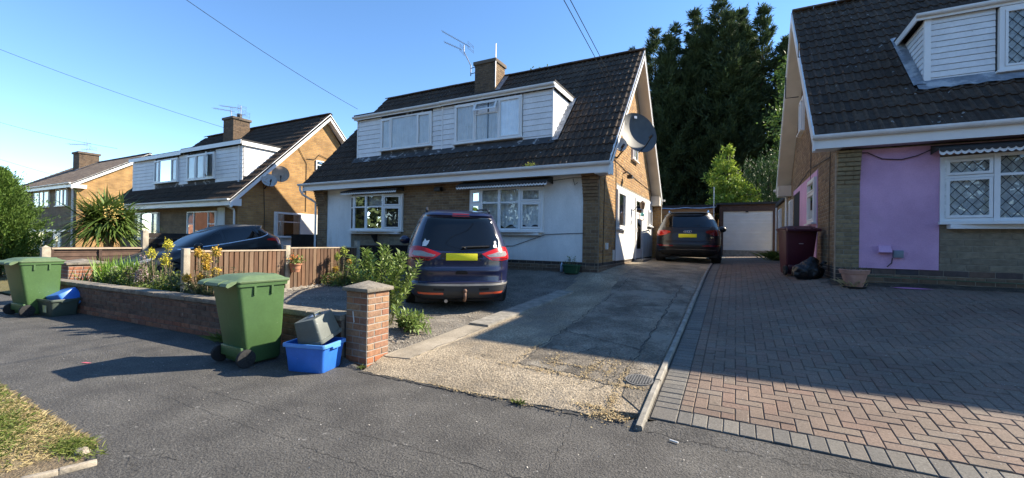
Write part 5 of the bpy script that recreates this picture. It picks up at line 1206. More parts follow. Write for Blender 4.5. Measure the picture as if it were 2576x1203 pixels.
# ------------------------------------------------------------------ recycling boxes
def crate(loc, rot, ma, label, size=(.50, .42, .31), name='recycling_box', rimm=None, sc=(1, 1, 1), handles=True):
    w_, d_, h = size; t = empty(name, loc, 0, label, 'recycling box', None, rot)
    b = MB(); ro = [[(x, y, z) for x, y in rrect(a, c, .035, 4)] for z, a, c in ((0, w_*.80, d_*.80), (.01, w_*.82, d_*.82), (h*.5, w_*.87, d_*.87), (h*.86, w_*.92, d_*.92), (h, w_*.93, d_*.93))]
    ri = [[(x, y, z) for x, y in rrect(a, c, .03, 4)] for z, a, c in ((h, w_*.915, d_*.91), (h*.5, w_*.85, d_*.85), (.012, w_*.79, d_*.79))]
    loft(b, ro+ri, True, True); b.build('body', ma, t, smooth='auto', world=False)
    rim = MB(); rr = [[(x, y, z) for x, y in rrect(a, c, .04, 4)] for z, a, c in ((h-.035, w_*.935, d_*.935), (h-.035, w_, d_), (h-.006, w_*1.005, d_*1.005), (h+.004, w_*.99, d_*.99), (h+.004, w_*.92, d_*.92), (h-.005, w_*.91, d_*.91))]
    loft(rim, rr, False, False); rim.build('rim', rimm or ma, t, smooth='auto', world=False)
    for s in (-1, 1) if handles else ():
        MB().box(s*w_*.5-.012, s*w_*.5+.012, -.07, .07, h-.06, h-.035).build('handle', rimm or ma, t, world=False, bevel=.004)
    t.scale = sc; return t
blue_m = mat('box_blue', (.035, .17, .62), .4, noise=(4, .88, 1.1), noise2=(50, .95, 1.05), spots=(20, .04, (.3, .42, .7), .5, 5)); blue_rim = mat('box_blue_rim', (.10, .30, .72), .4, noise=(4, .9, 1.1))
greyg = mat('box_grey', (.115, .13, .118), .55, noise=(5, .85, 1.12), noise2=(50, .92, 1.08), spots=(18, .05, (.4, .42, .4), .5, 5))
crate((-4.22, 3.2, 0), (0, 0, R(16)), blue_m, 'open blue recycling box on the pavement at the foot of the pillar', (.54, .42, .31), rimm=blue_rim)
gx = crate((-4.25, 3.19, .585), (Vector((.17, .24, -.96)).to_track_quat('Z', 'Y').to_matrix() @ Matrix.Rotation(R(38), 3, 'Z')).to_euler(), greyg, 'grey green recycling box turned upside down in the blue box', (.42, .34, .28), handles=False)
MB().add([(-.05, -.03, -.004), (.06, -.05, -.004), (.075, .02, -.004), (-.02, .05, -.004)], [(0, 1, 2, 3)]).build('sticker', mat('pale_label', (.6, .66, .72), .5), gx, world=False)
MB().tube([(-.05, .06, .0), (-.05, .06, -.035), (.05, .06, -.035), (.05, .06, 0)], .012, 8).build('grip', greyg, gx, world=False)
dkg = mat('box_dark_green', (.055, .075, .06), .5, noise=(5, .85, 1.12))
cb = crate((-10.92, 2.92, 0), (0, 0, R(6)), dkg, 'dark grey green recycling box on the pavement in front of the left bin', (.56, .42, .30))
MB().add([(-.03, -.190, .07), (.1, -.190, .07), (.1, -.196, .2), (-.03, -.196, .2)], [(0, 1, 2, 3)]).build('label_sticker', mat('yellow_sticker', [(.55, .55, .12), (.45, .5, .4)], .5, noise=(14, .8, 1.1)), cb, world=False)
crate((-10.98, 2.96, .41), (R(205), R(-8), R(10)), blue_m, 'tipped bright blue recycling box lying in the dark grey one', (.48, .36, .28), rimm=blue_rim, handles=False)
# ------------------------------------------------------------------ vehicles
class Car:
    def __init__(s, yr, yf, w, yc, nr=7., nf=4.5):
        s.t = [np.array(k, float) for k in (yr, yf, w)]; s.yc = yc; s.nr = nr; s.nf = nf
    def _i(s, k, z): t = s.t[k]; return float(np.interp(z, t[:, 0], t[:, 1]))
    def dims(s, z): return s._i(0, z), s._i(1, z), s._i(2, z)
    def rear(s, x, z):
        yr, yf, w = s.dims(z); q = min(.9995, abs(x)/w); return Vector((x, s.yc-(s.yc-yr)*(1-q**s.nr)**(1/s.nr), z))
    def front(s, x, z):
        yr, yf, w = s.dims(z); q = min(.9995, abs(x)/w); return Vector((x, s.yc+(yf-s.yc)*(1-q**s.nf)**(1/s.nf), z))
    def side(s, sg):
        def f(y, z):
            yr, yf, w = s.dims(z); l, n = ((s.yc-yr), s.nr) if y < s.yc else ((yf-s.yc), s.nf)
            q = min(.9995, abs(y-s.yc)/l); return Vector((sg*w*(1-q**n)**(1/n), y, z))
        return f
    def body(s, root, ma, zs, wheels, rw, K=88, name='body'):
        rings = []
        for z in zs:
            yr, yf, w = s.dims(z); ring = []
            for k in range(K):
                a = 2*math.pi*k/K; c, sn = math.cos(a), math.sin(a)
                # spread the points towards the corners
                l, n = ((s.yc-yr), s.nr) if sn < 0 else ((yf-s.yc), s.nf)
                ring.append((w*math.copysign(abs(c)**(2/n), c), s.yc+l*math.copysign(abs(sn)**(2/n), sn), z))
            rings.append(ring)
        b = MB(); loft(b, rings); o = b.build(name, ma, None, smooth=True)
        me = o.data
        cut = MB()
        for wy in wheels:
            for sg in (-1, 1): cut.lathe([(0, -.22), (rw, -.22), (rw, .3), (0, .3)], (sg*.82, wy, rw-.06), 28, 'x')
        cobj = cut.build('cutter', ma, None); 
        md = o.modifiers.new('b', 'BOOLEAN'); md.object = cobj; md.operation = 'DIFFERENCE'; md.solver = 'EXACT'
        dg = bpy.context.evaluated_depsgraph_get(); dg.update(); ev = o.evaluated_get(dg); m2 = bpy.data.meshes.new_from_object(ev)
        o.modifiers.clear(); o.data = m2 if len(m2.polygons) > 50 else me
        o.data.polygons.foreach_set('use_smooth', [True]*len(o.data.polygons)); o.data.set_sharp_from_angle(angle=R(32))
        bpy.data.objects.remove(cobj); o.parent = root; return o
def panel(parent, name, ma, poly, fn, off=.004, step=.06, depth=.012, smooth=True):
    bm = bmesh.new(); bm.faces.new([bm.verts.new((p[0], p[1], 0)) for p in poly])
    xs = [p[0] for p in poly]; ys = [p[1] for p in poly]
    for k in np.arange(min(xs)+step, max(xs), step): bmesh.ops.bisect_plane(bm, geom=bm.verts[:]+bm.edges[:]+bm.faces[:], plane_co=(k, 0, 0), plane_no=(1, 0, 0), dist=1e-5)
    for k in np.arange(min(ys)+step, max(ys), step): bmesh.ops.bisect_plane(bm, geom=bm.verts[:]+bm.edges[:]+bm.faces[:], plane_co=(0, k, 0), plane_no=(0, 1, 0), dist=1e-5)
    nr = {}
    e = .004; C = fn(np.mean(xs), np.mean(ys))
    bm.verts.ensure_lookup_table()
    for v in bm.verts:
        a, c = v.co.x, v.co.y; p = fn(a, c); n = (fn(a+e, c)-fn(a-e, c)).cross(fn(a, c+e)-fn(a, c-e))
        n = n.normalized() if n.length > 1e-9 else Vector((0, -1, 0))
        nr[v] = (p, n)
    # outward: away from the car's middle line
    mid = Vector((0, 2.2, .7)); sg = 1 if sum((p-mid).dot(n) for p, n in nr.values()) > 0 else -1
    for v, (p, n) in nr.items(): v.co = p+n*sg*off
    be = [ed for ed in bm.edges if len(ed.link_faces) == 1]
    if depth:
        r_ = bmesh.ops.extrude_edge_only(bm, edges=be); m_ = {}
        nv = [q for q in r_['geom'] if isinstance(q, bmesh.types.BMVert)]
        for q in nv:
            best = min(nr.items(), key=lambda t: (t[0].co-q.co).length_squared); q.co = q.co-best[1][1]*sg*depth
    bmesh.ops.recalc_face_normals(bm, faces=bm.faces)
    me = bpy.data.meshes.new(name); bm.to_mesh(me); bm.free(); me.materials.append(ma)
    if smooth: me.polygons.foreach_set('use_smooth', [True]*len(me.polygons)); me.set_sharp_from_angle(angle=R(35))
    o = bpy.data.objects.new(name, me); o.parent = parent; return link(o)
rim_m = mat('alloy', (.38, .38, .39), .35, metal=.85); 
def wheel(root, x, y, r, wd, sg, spokes=10):
    W = MB().lathe([(r*.62, -wd/2), (r*.93, -wd/2), (r*.99, -wd*.38), (r, 0), (r*.99, wd*.38), (r*.93, wd/2), (r*.62, wd/2)], (x, y, r), 36, 'x').build('wheel', tyre_m, root, smooth='auto', world=False)
    MB().lathe([(0, -.01), (r*.58, -.03), (r*.63, wd/2)] if sg > 0 else [(0, .01), (r*.58, .03), (r*.63, -wd/2)], (x+sg*wd*.1, y, r), 30, 'x').build('rim', mat('rim_dark', (.06, .06, .062), .4, metal=.6), W, smooth='auto', world=False)
    b = MB()
    for k in range(spokes):
        a = 2*math.pi*k/spokes; b.bar((x+sg*wd*.42, y, r), (x+sg*wd*.45, y+r*.61*math.cos(a), r+r*.61*math.sin(a)), r*.09, .02, up=(1, 0, 0))
    b.lathe([(0, -.02), (r*.14, -.015), (r*.14, .02)], (x+sg*wd*.42, y, r), 14, 'x'); b.build('spokes', rim_m, W, world=False)
def ell(b, c, rx, ry, rz_, n=14, m_=8):
    return b.lathe([(math.sin(t)*1., math.cos(t)*rz_) for t in np.linspace(.02, math.pi-.02, m_)], c, n, 'z', rx, ry)
navy = mat('paint_navy', (.007, .010, .045), .32, coat=.7, coat_rough=.03, spec=.5, noise=(1.5, .9, 1.1)); black_paint = mat('paint_black', (.006, .0065, .009), .4, coat=.3, coat_rough=.03, noise=(1.5, .9, 1.1))
cglass = mat('car_glass', (.004, .0045, .005), .04, spec=.6, noise=(2, .7, 1.3)); cglass_sky = cglass
dull = mat('bumper_grey', (.032, .033, .036), .6, noise=(5, .85, 1.15), bump=(120, .1, .003)); bumper_top = mat('bumper_pale', (.16, .155, .145), .6, noise=(6, .8, 1.15))
red_l = mat('lamp_red', (.50, .010, .010), .22, coat=.15, noise=(5, .8, 1.15)); dred = mat('lamp_dark_red', (.16, .008, .010), .15, coat=.6); clear_l = mat('lamp_clear', (.30, .29, .28), .2, coat=.6, noise=(14, .7, 1.15)); orange_l = mat('reflector', (.62, .085, .03), .25, coat=.4)
plate_m = mat('plate_yellow', (.85, .78, .02), .45); chrome = mat('chrome', (.72, .73, .75), .12, metal=1.); sticker_m = mat('white_sticker', (.72, .74, .76), .5); seam_m = mat('seam', (.003, .003, .004), .7)
under = mat('underbody', (.010, .010, .011), .8)
def strip(parent, name, ma, pts, fn, wd, off=.003):
    """thin ribbon following a surface line"""
    b = MB(); P_ = []
    for i, (a, c) in enumerate(pts):
        p0, p1 = pts[max(0, i-1)], pts[min(len(pts)-1, i+1)]; d = Vector((p1[0]-p0[0], p1[1]-p0[1], 0)).normalized(); n = Vector((-d.y, d.x, 0))*wd/2
        e = .004; q = fn(a, c); nn = (fn(a+e, c)-fn(a-e, c)).cross(fn(a, c+e)-fn(a, c-e)).normalized()
        if (q-Vector((0, 2.2, .7))).dot(nn) < 0: nn = -nn
        P_.append((fn(a-n.x, c-n.y)+nn*off, fn(a+n.x, c+n.y)+nn*off))
    b.add([v for pr in P_ for v in pr], [(2*i, 2*i+2, 2*i+3, 2*i+1) for i in range(len(P_)-1)]); return b.build(name, ma, parent, smooth=True, world=False)
def lin(a, b_, n=8): return [(a[0]+(b_[0]-a[0])*t, a[1]+(b_[1]-a[1])*t) for t in np.linspace(0, 1, n)]

# ---- blue people carrier seen from behind
mp = empty('people_carrier', (0, 0, 0), 0, 'dark navy people carrier seen from behind, parked on the gravel in front of the house', 'car')
car = Car([(.22, .14), (.27, .05), (.33, .0), (.46, -.01), (.49, .0), (.53, .055), (.64, .075), (.70, .055), (.76, .085), (.9, .095), (1.0, .12), (1.06, .16), (1.3, .27), (1.56, .40), (1.60, .40), (1.635, .36), (1.67, .40), (1.70, .62), (1.735, 1.0), (1.75, 1.3)],
          [(.22, 4.6), (.35, 4.74), (.55, 4.78), (.72, 4.72), (.85, 4.5), (.95, 4.2), (1.04, 3.85), (1.2, 3.55), (1.4, 3.12), (1.56, 2.75), (1.67, 2.4), (1.72, 2.2), (1.75, 1.95)],
          [(.22, .80), (.3, .86), (.45, .895), (.6, .91), (.78, .925), (.92, .92), (1.02, .90), (1.2, .845), (1.4, .765), (1.56, .695), (1.64, .65), (1.69, .60), (1.73, .48), (1.75, .30)], 1.62, 5.2, 4.6)
zs = np.concatenate([np.linspace(.22, .46, 9), [.475, .49, .51, .53], np.linspace(.56, 1.6, 34), [1.615, 1.635, 1.65, 1.67, 1.685, 1.70, 1.715, 1.73, 1.742, 1.75]])
car.body(mp, navy, zs, (.98, 3.83), .39)
rf_ = car.rear
gw = [(-.60, 1.07), (-.655, 1.10), (-.66, 1.2), (-.60, 1.44), (-.555, 1.565), (-.5, 1.59), (.5, 1.59), (.555, 1.565), (.60, 1.44), (.66, 1.2), (.655, 1.10), (.60, 1.07), (.36, 1.035), (0, 1.02), (-.36, 1.035)]
rw_ = panel(mp, 'rear_window', cglass, gw, rf_, .004)
strip(mp, 'seam', seam_m, [(-.70, .5)]+lin((-.70, .86), (-.72, .9), 3), rf_, .008); strip(mp, 'seam', seam_m, lin((.70, .5), (.70, .9), 6), rf_, .008); strip(mp, 'seam', seam_m, lin((-.70, .505), (.70, .505), 16), rf_, .010)
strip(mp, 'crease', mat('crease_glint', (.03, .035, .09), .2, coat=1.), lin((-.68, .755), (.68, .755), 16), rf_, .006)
for s in (-1, 1):
    o_ = lambda p: [(s*x, z) for x, z in p]
    lp = o_([(.34, .985), (.42, 1.01), (.60, 1.075), (.72, 1.10), (.80, 1.09), (.845, 1.03), (.858, .93), (.84, .885), (.70, .872), (.55, .872), (.47, .895)])
    L_ = panel(mp, 'tail_lamp', red_l, lp, rf_, .014, .05, .02)
    panel(L_, 'clear_lens', mat('lens_bright', (.30, .26, .26), .25, coat=.3), o_([(.425, .962), (.66, 1.02), (.775, 1.018), (.80, .965), (.76, .94), (.60, .932), (.47, .932)]), rf_, .0165, .05, .004)
    panel(L_, 'clear_lens', clear_l, o_([(.47, .957), (.655, 1.005), (.755, 1.003), (.778, .967), (.745, .95), (.60, .945)]), rf_, .0185, .05, .004)
    panel(L_, 'lamp_band', dred, o_([(.50, .915), (.82, .915), (.815, .89), (.70, .88), (.56, .88)]), rf_, .0165, .05, .003)
    panel(mp, 'reflector', orange_l, o_([(.30, .318), (.70, .325), (.715, .355), (.30, .350)]), rf_, .006, .05, .01)
    panel(mp, 'bumper_recess', seam_m, o_([(.29, .375), (.46, .385), (.46, .425), (.285, .42)]), rf_, .004, .05, .004)
bp = panel(mp, 'bumper', dull, [(-.84, .275), (-.80, .24), (.80, .24), (.84, .275), (.862, .445), (.8, .462), (0, .452), (-.8, .462), (-.862, .445)], rf_, .003, .05, .02)
panel(mp, 'bumper_step', bumper_top, [(-.86, .468), (0, .458), (.86, .468), (.862, .495), (0, .49), (-.862, .495)], rf_, .005, .05, .004)  # step in a paler grey than the bumper below
pl_ = panel(mp, 'plate_recess', seam_m, [(-.33, .872), (.33, .872), (.36, .93), (.33, 1.0), (-.33, 1.0), (-.36, .93)], rf_, .002, .08, .004)
MB().box(-.262, .262, .065, .08, .878, .992).build('number_plate', plate_m, mp, world=False, bevel=.004)
panel(mp, 'boot_handle', seam_m, [(-.10, .645), (.10, .645), (.105, .68), (.07, .705), (-.07, .705), (-.105, .68)], rf_, .003, .06, .003)
panel(mp, 'brake_light', red_l, [(-.15, 1.622), (.15, 1.622), (.14, 1.655), (-.14, 1.655)], rf_, .012, .06, .02)
wp = MB().tube([(.06, .17, 1.085), (.0, .12, 1.10), (.46, .15, 1.115)], .010, 6).build('wiper', black_pl, mp, world=False); MB().bar((.10, .135, 1.108), (.5, .16, 1.122), .012, .02).build('blade', black_pl, wp, world=False)
panel(mp, 'sticker', sticker_m, [(-.645, 1.10), (-.585, 1.10), (-.545, 1.15), (-.53, 1.20), (-.575, 1.185), (-.60, 1.225), (-.615, 1.19), (-.635, 1.16)], rf_, .009, .05, 0)
panel(mp, 'sticker', sticker_m, [(.555, 1.085), (.61, 1.085), (.62, 1.12), (.60, 1.15), (.61, 1.18), (.59, 1.205), (.565, 1.19), (.57, 1.15), (.55, 1.12)], rf_, .009, .05, 0)
panel(mp, 'badge', chrome, [(-.76, .80), (-.70, .80), (-.70, .832), (-.76, .832)], rf_, .004, .05, .002)
tb = MB(); tb.tube([(.05, .12, .20), (.05, -.02, .22), (.05, -.06, .28), (.05, -.06, .36)], .024, 8); ell(tb, (.05, -.06, .385), .034, .034, .034); tb.build('tow_ball', mat('rusty_tow', (.16, .085, .055), .7, noise=(30, .6, 1.3)), mp, smooth=True, world=False)
for s in (-1, 1):
    sf = car.side(s)
    wd_ = panel(mp, 'side_window', cglass, [(.62, 1.10), (1.55, 1.08), (1.55, 1.50), (.72, 1.52)], sf, .004); panel(mp, 'side_window', cglass, [(1.62, 1.08), (2.55, 1.05), (2.45, 1.48), (1.62, 1.50)], sf, .004); panel(mp, 'side_window', cglass, [(2.62, 1.05), (3.45, 1.02), (2.75, 1.45), (2.55, 1.47)], sf, .004)
    mr = MB(); ell(mr, (s*1.0, 3.28, 1.07), .12, .09, .10); mr.tube([(s*.86, 3.30, 1.0), (s*.95, 3.28, 1.02)], .03, 6); mr.build('mirror', navy, mp, smooth=True, world=False)
    for wy in (.98, 3.83): wheel(mp, s*.80, wy, .335, .225, s)
    MB().tube([(s*.56, .75, 1.70), (s*.56, .95, 1.765), (s*.55, 2.1, 1.785), (s*.53, 2.4, 1.73)], .018, 6).build('roof_rail', black_pl, mp, world=False)
    sd_ = panel(mp, 'door_strip', chrome, [(1.0, .60), (1.25, .60), (1.25, .613), (1.0, .613)], sf, .004, .1, 0)
MB().box(-.75, .75, .25, 4.4, .16, .3).build('underbody', under, mp, world=False)
MB().tube([(-.25, .3, .2), (-.25, .06, .2)], .03, 8).build('exhaust', rim_m, mp, world=False)
hd = R(41); mp.rotation_euler = (R(2.5), 0, hd)
mp.location = (-4.02, 5.80, .265)

# ---- black SUV further up the drive
sv = empty('black_suv', (0, 0, 0), 0, 'black SUV with roof rails parked at the top of the drive by the garages', 'car')
car = Car([(.30, .22), (.36, .10), (.45, .02), (.58, -.01), (.70, .0), (.76, .05), (.9, .08), (1.02, .10), (1.10, .14), (1.2, .22), (1.4, .42), (1.58, .62), (1.62, .62), (1.66, .58), (1.69, .70), (1.72, 1.0), (1.74, 1.35)],
          [(.3, 4.85), (.45, 5.02), (.65, 5.08), (.85, 5.02), (.98, 4.75), (1.08, 4.2), (1.16, 3.75), (1.3, 3.4), (1.5, 2.95), (1.62, 2.6), (1.7, 2.4), (1.74, 2.05)],
          [(.3, .86), (.4, .93), (.6, .975), (.85, .985), (1.0, .975), (1.1, .95), (1.3, .87), (1.5, .78), (1.62, .71), (1.68, .64), (1.72, .52), (1.74, .3)], 1.7, 4.8, 4.6)
zs = np.concatenate([np.linspace(.30, .72, 12), np.linspace(.75, 1.6, 28), [1.62, 1.64, 1.66, 1.68, 1.70, 1.715, 1.73, 1.74]])
car.body(sv, black_paint, zs, (1.0, 4.0), .44); rf_ = car.rear
panel(sv, 'rear_window', cglass, [(-.62, 1.19), (-.67, 1.24), (-.60, 1.46), (-.52, 1.56), (-.45, 1.58), (.45, 1.58), (.52, 1.56), (.60, 1.46), (.67, 1.24), (.62, 1.19)], rf_, .004)
for s in (-1, 1):
    o_ = lambda p: [(s*x, z) for x, z in p]
    L_ = panel(sv, 'tail_lamp', red_l if s < 0 else dred, o_([(.50, 1.03), (.53, 1.075), (.66, 1.095), (.84, 1.10), (.915, 1.08), (.93, 1.0), (.925, .93), (.80, .925), (.66, .95)]), rf_, .010, .06, .015)
    panel(L_, 'indicator_lens', orange_l if s < 0 else dred, o_([(.66, .965), (.91, .955), (.905, .935), (.80, .93)]), rf_, .012, .06, .003)
    panel(sv, 'reflector', dred, o_([(.42, .59), (.90, .60), (.90, .64), (.42, .63)]), rf_, .006, .06, .006)
    sf = car.side(s)
    for py in ([(.75, 1.16), (1.75, 1.13), (1.75, 1.50), (1.0, 1.52)], [(1.82, 1.13), (2.75, 1.12), (2.65, 1.50), (1.82, 1.51)], [(2.82, 1.12), (3.5, 1.12), (2.9, 1.46), (2.75, 1.48)]): panel(sv, 'side_window', cglass, py, sf, .004)
    mr = MB(); ell(mr, (s*1.13, 3.35, 1.17), .15, .10, .115); mr.tube([(s*.95, 3.4, 1.08), (s*1.05, 3.36, 1.12)], .03, 6); mr.build('mirror', black_paint, sv, smooth=True, world=False)
    for wy in (1.0, 4.0): wheel(sv, s*.84, wy, .375, .27, s, 7)
    MB().tube([(s*.60, .95, 1.68), (s*.60, 1.05, 1.745), (s*.59, 2.6, 1.765), (s*.56, 2.9, 1.68)], .022, 6).build('roof_rail', chrome, sv, world=False)
MB().box(-.262, .262, .055, .09, .87, .98).build('number_plate', plate_m, sv, world=False, bevel=.004)
b = MB()
for k in range(4):
    cx = (k-1.5)*.052; n1, n2 = 20, 6; vs = []; fs = []
    for i in range(n1):
        for j in range(n2):
            a, c = 2*math.pi*i/n1, 2*math.pi*j/n2; r_ = .031+.0055*math.cos(c); x = cx+r_*math.cos(a); z = 1.055+r_*math.sin(a); vs.append((x, rf_(x, z).y-.012+.005*math.sin(c), z))
    fs = [(i*n2+j, ((i+1) % n1)*n2+j, ((i+1) % n1)*n2+(j+1) % n2, i*n2+(j+1) % n2) for i in range(n1) for j in range(n2)]; b.add(vs, fs)
b.build('ring_emblem', chrome, sv, smooth=True, world=False)
def text_part(parent, body, size, loc, rot, ma, name='lettering', align='CENTER', ext=.002):
    cu = bpy.data.curves.new(name, 'FONT'); cu.body = body; cu.size = size; cu.align_x = align; cu.align_y = 'CENTER'; cu.extrude = ext
    o = bpy.data.objects.new(name, cu); link(o); dg = bpy.context.evaluated_depsgraph_get(); me = bpy.data.meshes.new_from_object(o.evaluated_get(dg)); bpy.data.objects.remove(o)
    me.materials.clear(); me.materials.append(ma); q = mobj(name, me, parent, loc, rot); return q
text_part(sv, 'Q7', .07, (-.70, rf_(-.70, .85).y-.004, .85), (R(90), 0, R(-6)), chrome, 'model_badge')
text_part(sv, 'TDI', .05, (.68, rf_(.68, .87).y-.004, .87), (R(90), 0, R(6)), chrome, 'model_badge')
strip(sv, 'seam', seam_m, lin((-.85, .755), (.85, .755), 16), rf_, .012); panel(sv, 'lower_bumper', under, [(-.86, .34), (.86, .34), (.90, .44), (.6, .49), (-.6, .49), (-.90, .44)], rf_, .004, .06, .01)
strip(sv, 'bumper_strip', chrome, lin((-.90, .455), (-.55, .50), 6)+lin((-.5, .50), (.5, .50), 8)+lin((.55, .50), (.9, .455), 6), rf_, .008, .006)
MB().bar((-.05, .27, 1.22), (.35, .26, 1.235), .02, .03).build('wiper', black_pl, sv, world=False); MB().box(-.85, .85, .35, 4.7, .24, .4).build('underbody', under, sv, world=False)
strip(sv, 'seam', seam_m, lin((-.72, .76), (-.72, 1.02), 4), rf_, .008); strip(sv, 'seam', seam_m, lin((.72, .76), (.72, 1.02), 4), rf_, .008)
sv.location = (-1.33, 14.1, .82); sv.rotation_euler = (R(1.0), 0, R(4.5))

# ---- black hatchback nose down on the neighbour's drive, seen from its left side
hb = empty('black_hatchback', (0, 0, 0), 0, 'black hatchback with a chrome window strip behind the flowers and low wooden fence', 'car')
car = Car([(.18, .16), (.3, .04), (.45, .0), (.6, .01), (.75, .035), (.9, .07), (1.0, .12), (1.1, .27), (1.22, .46), (1.33, .56), (1.37, .52), (1.40, .50), (1.43, .62), (1.455, .85), (1.48, 1.1)],
          [(.18, 4.2), (.3, 4.32), (.5, 4.36), (.65, 4.30), (.74, 4.12), (.83, 3.75), (.91, 3.3), (.96, 2.98), (1.08, 2.72), (1.22, 2.42), (1.34, 2.10), (1.42, 1.85), (1.46, 1.72), (1.48, 1.55)],
          [(.18, .80), (.3, .87), (.55, .905), (.75, .91), (.9, .89), (.98, .86), (1.1, .80), (1.25, .715), (1.36, .64), (1.42, .57), (1.46, .44), (1.48, .25)], 1.3, 3.6, 4.0)
zs = np.concatenate([np.linspace(.18, .7, 14), np.linspace(.73, 1.33, 26), [1.35, 1.37, 1.385, 1.40, 1.415, 1.43, 1.445, 1.46, 1.47, 1.48]])
car.body(hb, black_paint, zs, (.72, 3.37), .36, K=110)
for s in (-1, 1):
    sf = car.side(s)
    for py in ([(2.62, .955), (2.05, .985), (1.98, .99), (1.98, 1.36), (2.08, 1.30), (2.32, 1.18), (2.55, 1.04)], [(1.90, .995), (1.05, 1.055), (.98, 1.10), (1.05, 1.28), (1.25, 1.36), (1.90, 1.37)], [(.97, 1.075), (.68, 1.10), (.64, 1.13), (.80, 1.24), (.97, 1.31), (1.05, 1.33), (.96, 1.22)]): panel(hb, 'side_window', cglass_sky, py, sf, .004)
    strip(hb, 'chrome_strip', mat('chrome_reflection', (.62, .68, .78), .25, coat=.5), lin((3.05, .925), (2.0, .97), 8)+lin((1.9, .974), (.95, 1.045), 8)+lin((.85, 1.06), (.62, 1.115), 4)+[(.58, 1.15), (.57, 1.20)], sf, .022, .006)  # bright reflection of the chrome put in as a pale blue non-metal colour
    L_ = panel(hb, 'tail_lamp', red_l, [(.12, .86), (.20, .98), (.50, 1.0), (.68, .985), (.74, .955), (.62, .925), (.42, .89), (.30, .78), (.16, .74)], sf, .012, .05, .015)
    panel(hb, 'head_lamp', mat('headlamp', (.22, .24, .27), .1, coat=.8), [(4.05, .62), (3.62, .76), (3.66, .795), (3.95, .73), (4.08, .67)], sf, .010, .05, .01)
    panel(hb, 'door_handle', black_paint, [(1.0, .86), (1.2, .865), (1.2, .895), (1.0, .89)], sf, .03, .06, .03); panel(hb, 'door_handle', black_paint, [(2.0, .83), (2.2, .835), (2.2, .865), (2.0, .86)], sf, .03, .06, .03)
    strip(hb, 'seam', seam_m, lin((1.94, .35), (1.94, .97), 6), sf, .008); strip(hb, 'seam', seam_m, lin((1.05, .62), (.98, 1.03), 6), sf, .008); strip(hb, 'seam', seam_m, lin((2.95, .4), (2.9, .92), 6), sf, .008)
    mr = MB(); ell(mr, (s*1.0, 2.72, 1.0), .11, .11, .085); mr.tube([(s*.86, 2.75, .95), (s*.95, 2.72, .97)], .03, 6); mr.build('mirror', black_pl, hb, smooth=True, world=False)
    for wy in (.72, 3.37): wheel(hb, s*.80, wy, .32, .21, s, 9)
panel(hb, 'windscreen', cglass_sky, [(-.72, .985), (.72, .985), (.56, 1.36), (.48, 1.385), (-.48, 1.385), (-.56, 1.36)], car.front, .004); panel(hb, 'rear_window', cglass, [(-.62, 1.10), (.62, 1.10), (.5, 1.33), (-.5, 1.33)], car.rear, .004)
panel(hb, 'number_plate', plate_m, [(-.26, .62), (.26, .62), (.26, .73), (-.26, .73)], car.rear, .01); panel(hb, 'grille', black_pl, [(-.5, .3), (.5, .3), (.45, .5), (-.45, .5)], car.front, .006)
MB().box(-.75, .75, .3, 4.1, .12, .26).build('underbody', under, hb, world=False)
# local rear bumper is at the origin; nose points to -Y and down the slope
hb.rotation_euler = Matrix.Rotation(math.pi, 3, 'Z').to_euler(); 
mrot = Matrix.Rotation(R(180), 4, 'Z') @ Matrix.Rotation(R(-6.6), 4, 'X'); hb.rotation_euler = mrot.to_euler()
hb.location = (-13.95, 8.95, .53)
# ------------------------------------------------------------------ plants
def quads_leaf(B, D, Nn, L, W, bend=.0):
    """diamond leaves: base points, directions, normals, lengths, widths -> V (4n,3), F (n,4)"""
    D = D/np.maximum(np.linalg.norm(D, axis=1, keepdims=True), 1e-6); S = np.cross(D, Nn); S = S/np.maximum(np.linalg.norm(S, axis=1, keepdims=True), 1e-6); N2 = np.cross(S, D)
    L = np.asarray(L)[:, None]; W = np.asarray(W)[:, None]
    m_ = B+D*L*.45+N2*L*bend; V = np.stack([B, m_-S*W*.5, B+D*L-N2*L*bend*.6, m_+S*W*.5], 1).reshape(-1, 3)
    return V, np.arange(len(B)*4).reshape(-1, 4)
def blade_leaf(B, D, L, W, droop, seg=4):
    """long strap leaves that arch over; returns quads"""
    n = len(B); D = D/np.linalg.norm(D, axis=1, keepdims=True); up = np.array([0, 0, 1.]); S = np.cross(D, up); S = S/np.maximum(np.linalg.norm(S, axis=1, keepdims=True), 1e-3)
    V = []; 
    for k in range(seg+1):
        t = k/seg; p = B+D*(L*t)[:, None]; p[:, 2] -= droop*L*t*t; w = (W*(1-t**2.2)*(.6+.4*min(1, t*4)))[:, None]
        V.append(p-S*w/2); V.append(p+S*w/2)
    V = np.stack(V, 1).reshape(-1, 3); m_ = (seg+1)*2
    F = np.concatenate([np.stack([np.arange(n)*m_+2*k, np.arange(n)*m_+2*k+1, np.arange(n)*m_+2*k+3, np.arange(n)*m_+2*k+2], 1) for k in range(seg)]); return V, F
def rnd_dir(r, n): v = r.normal(size=(n, 3)); return v/np.linalg.norm(v, axis=1, keepdims=True)
conif = mat('conifer_leaf', [(0.038, 0.062, 0.024), (0.051, 0.084, 0.030), (0.028, 0.049, 0.022), (0.068, 0.103, 0.035)], .75, rnd=True, sub=.3, noise=(.5, .7, 1.3))
cypress = mat('cypress_leaf', [(.085, .165, .022), (.125, .215, .03), (.06, .12, .02), (.16, .24, .04)], .7, rnd=True, sub=.25, noise=(1.5, .7, 1.25))
sorb = mat('bright_leaf', [(.24, .34, .04), (.30, .40, .055), (.18, .28, .035), (.36, .44, .08)], .6, rnd=True, sub=.4)
willow = mat('willow_leaf', [(.045, .085, .025), (.06, .11, .03), (.035, .07, .02)], .65, rnd=True, sub=.25)
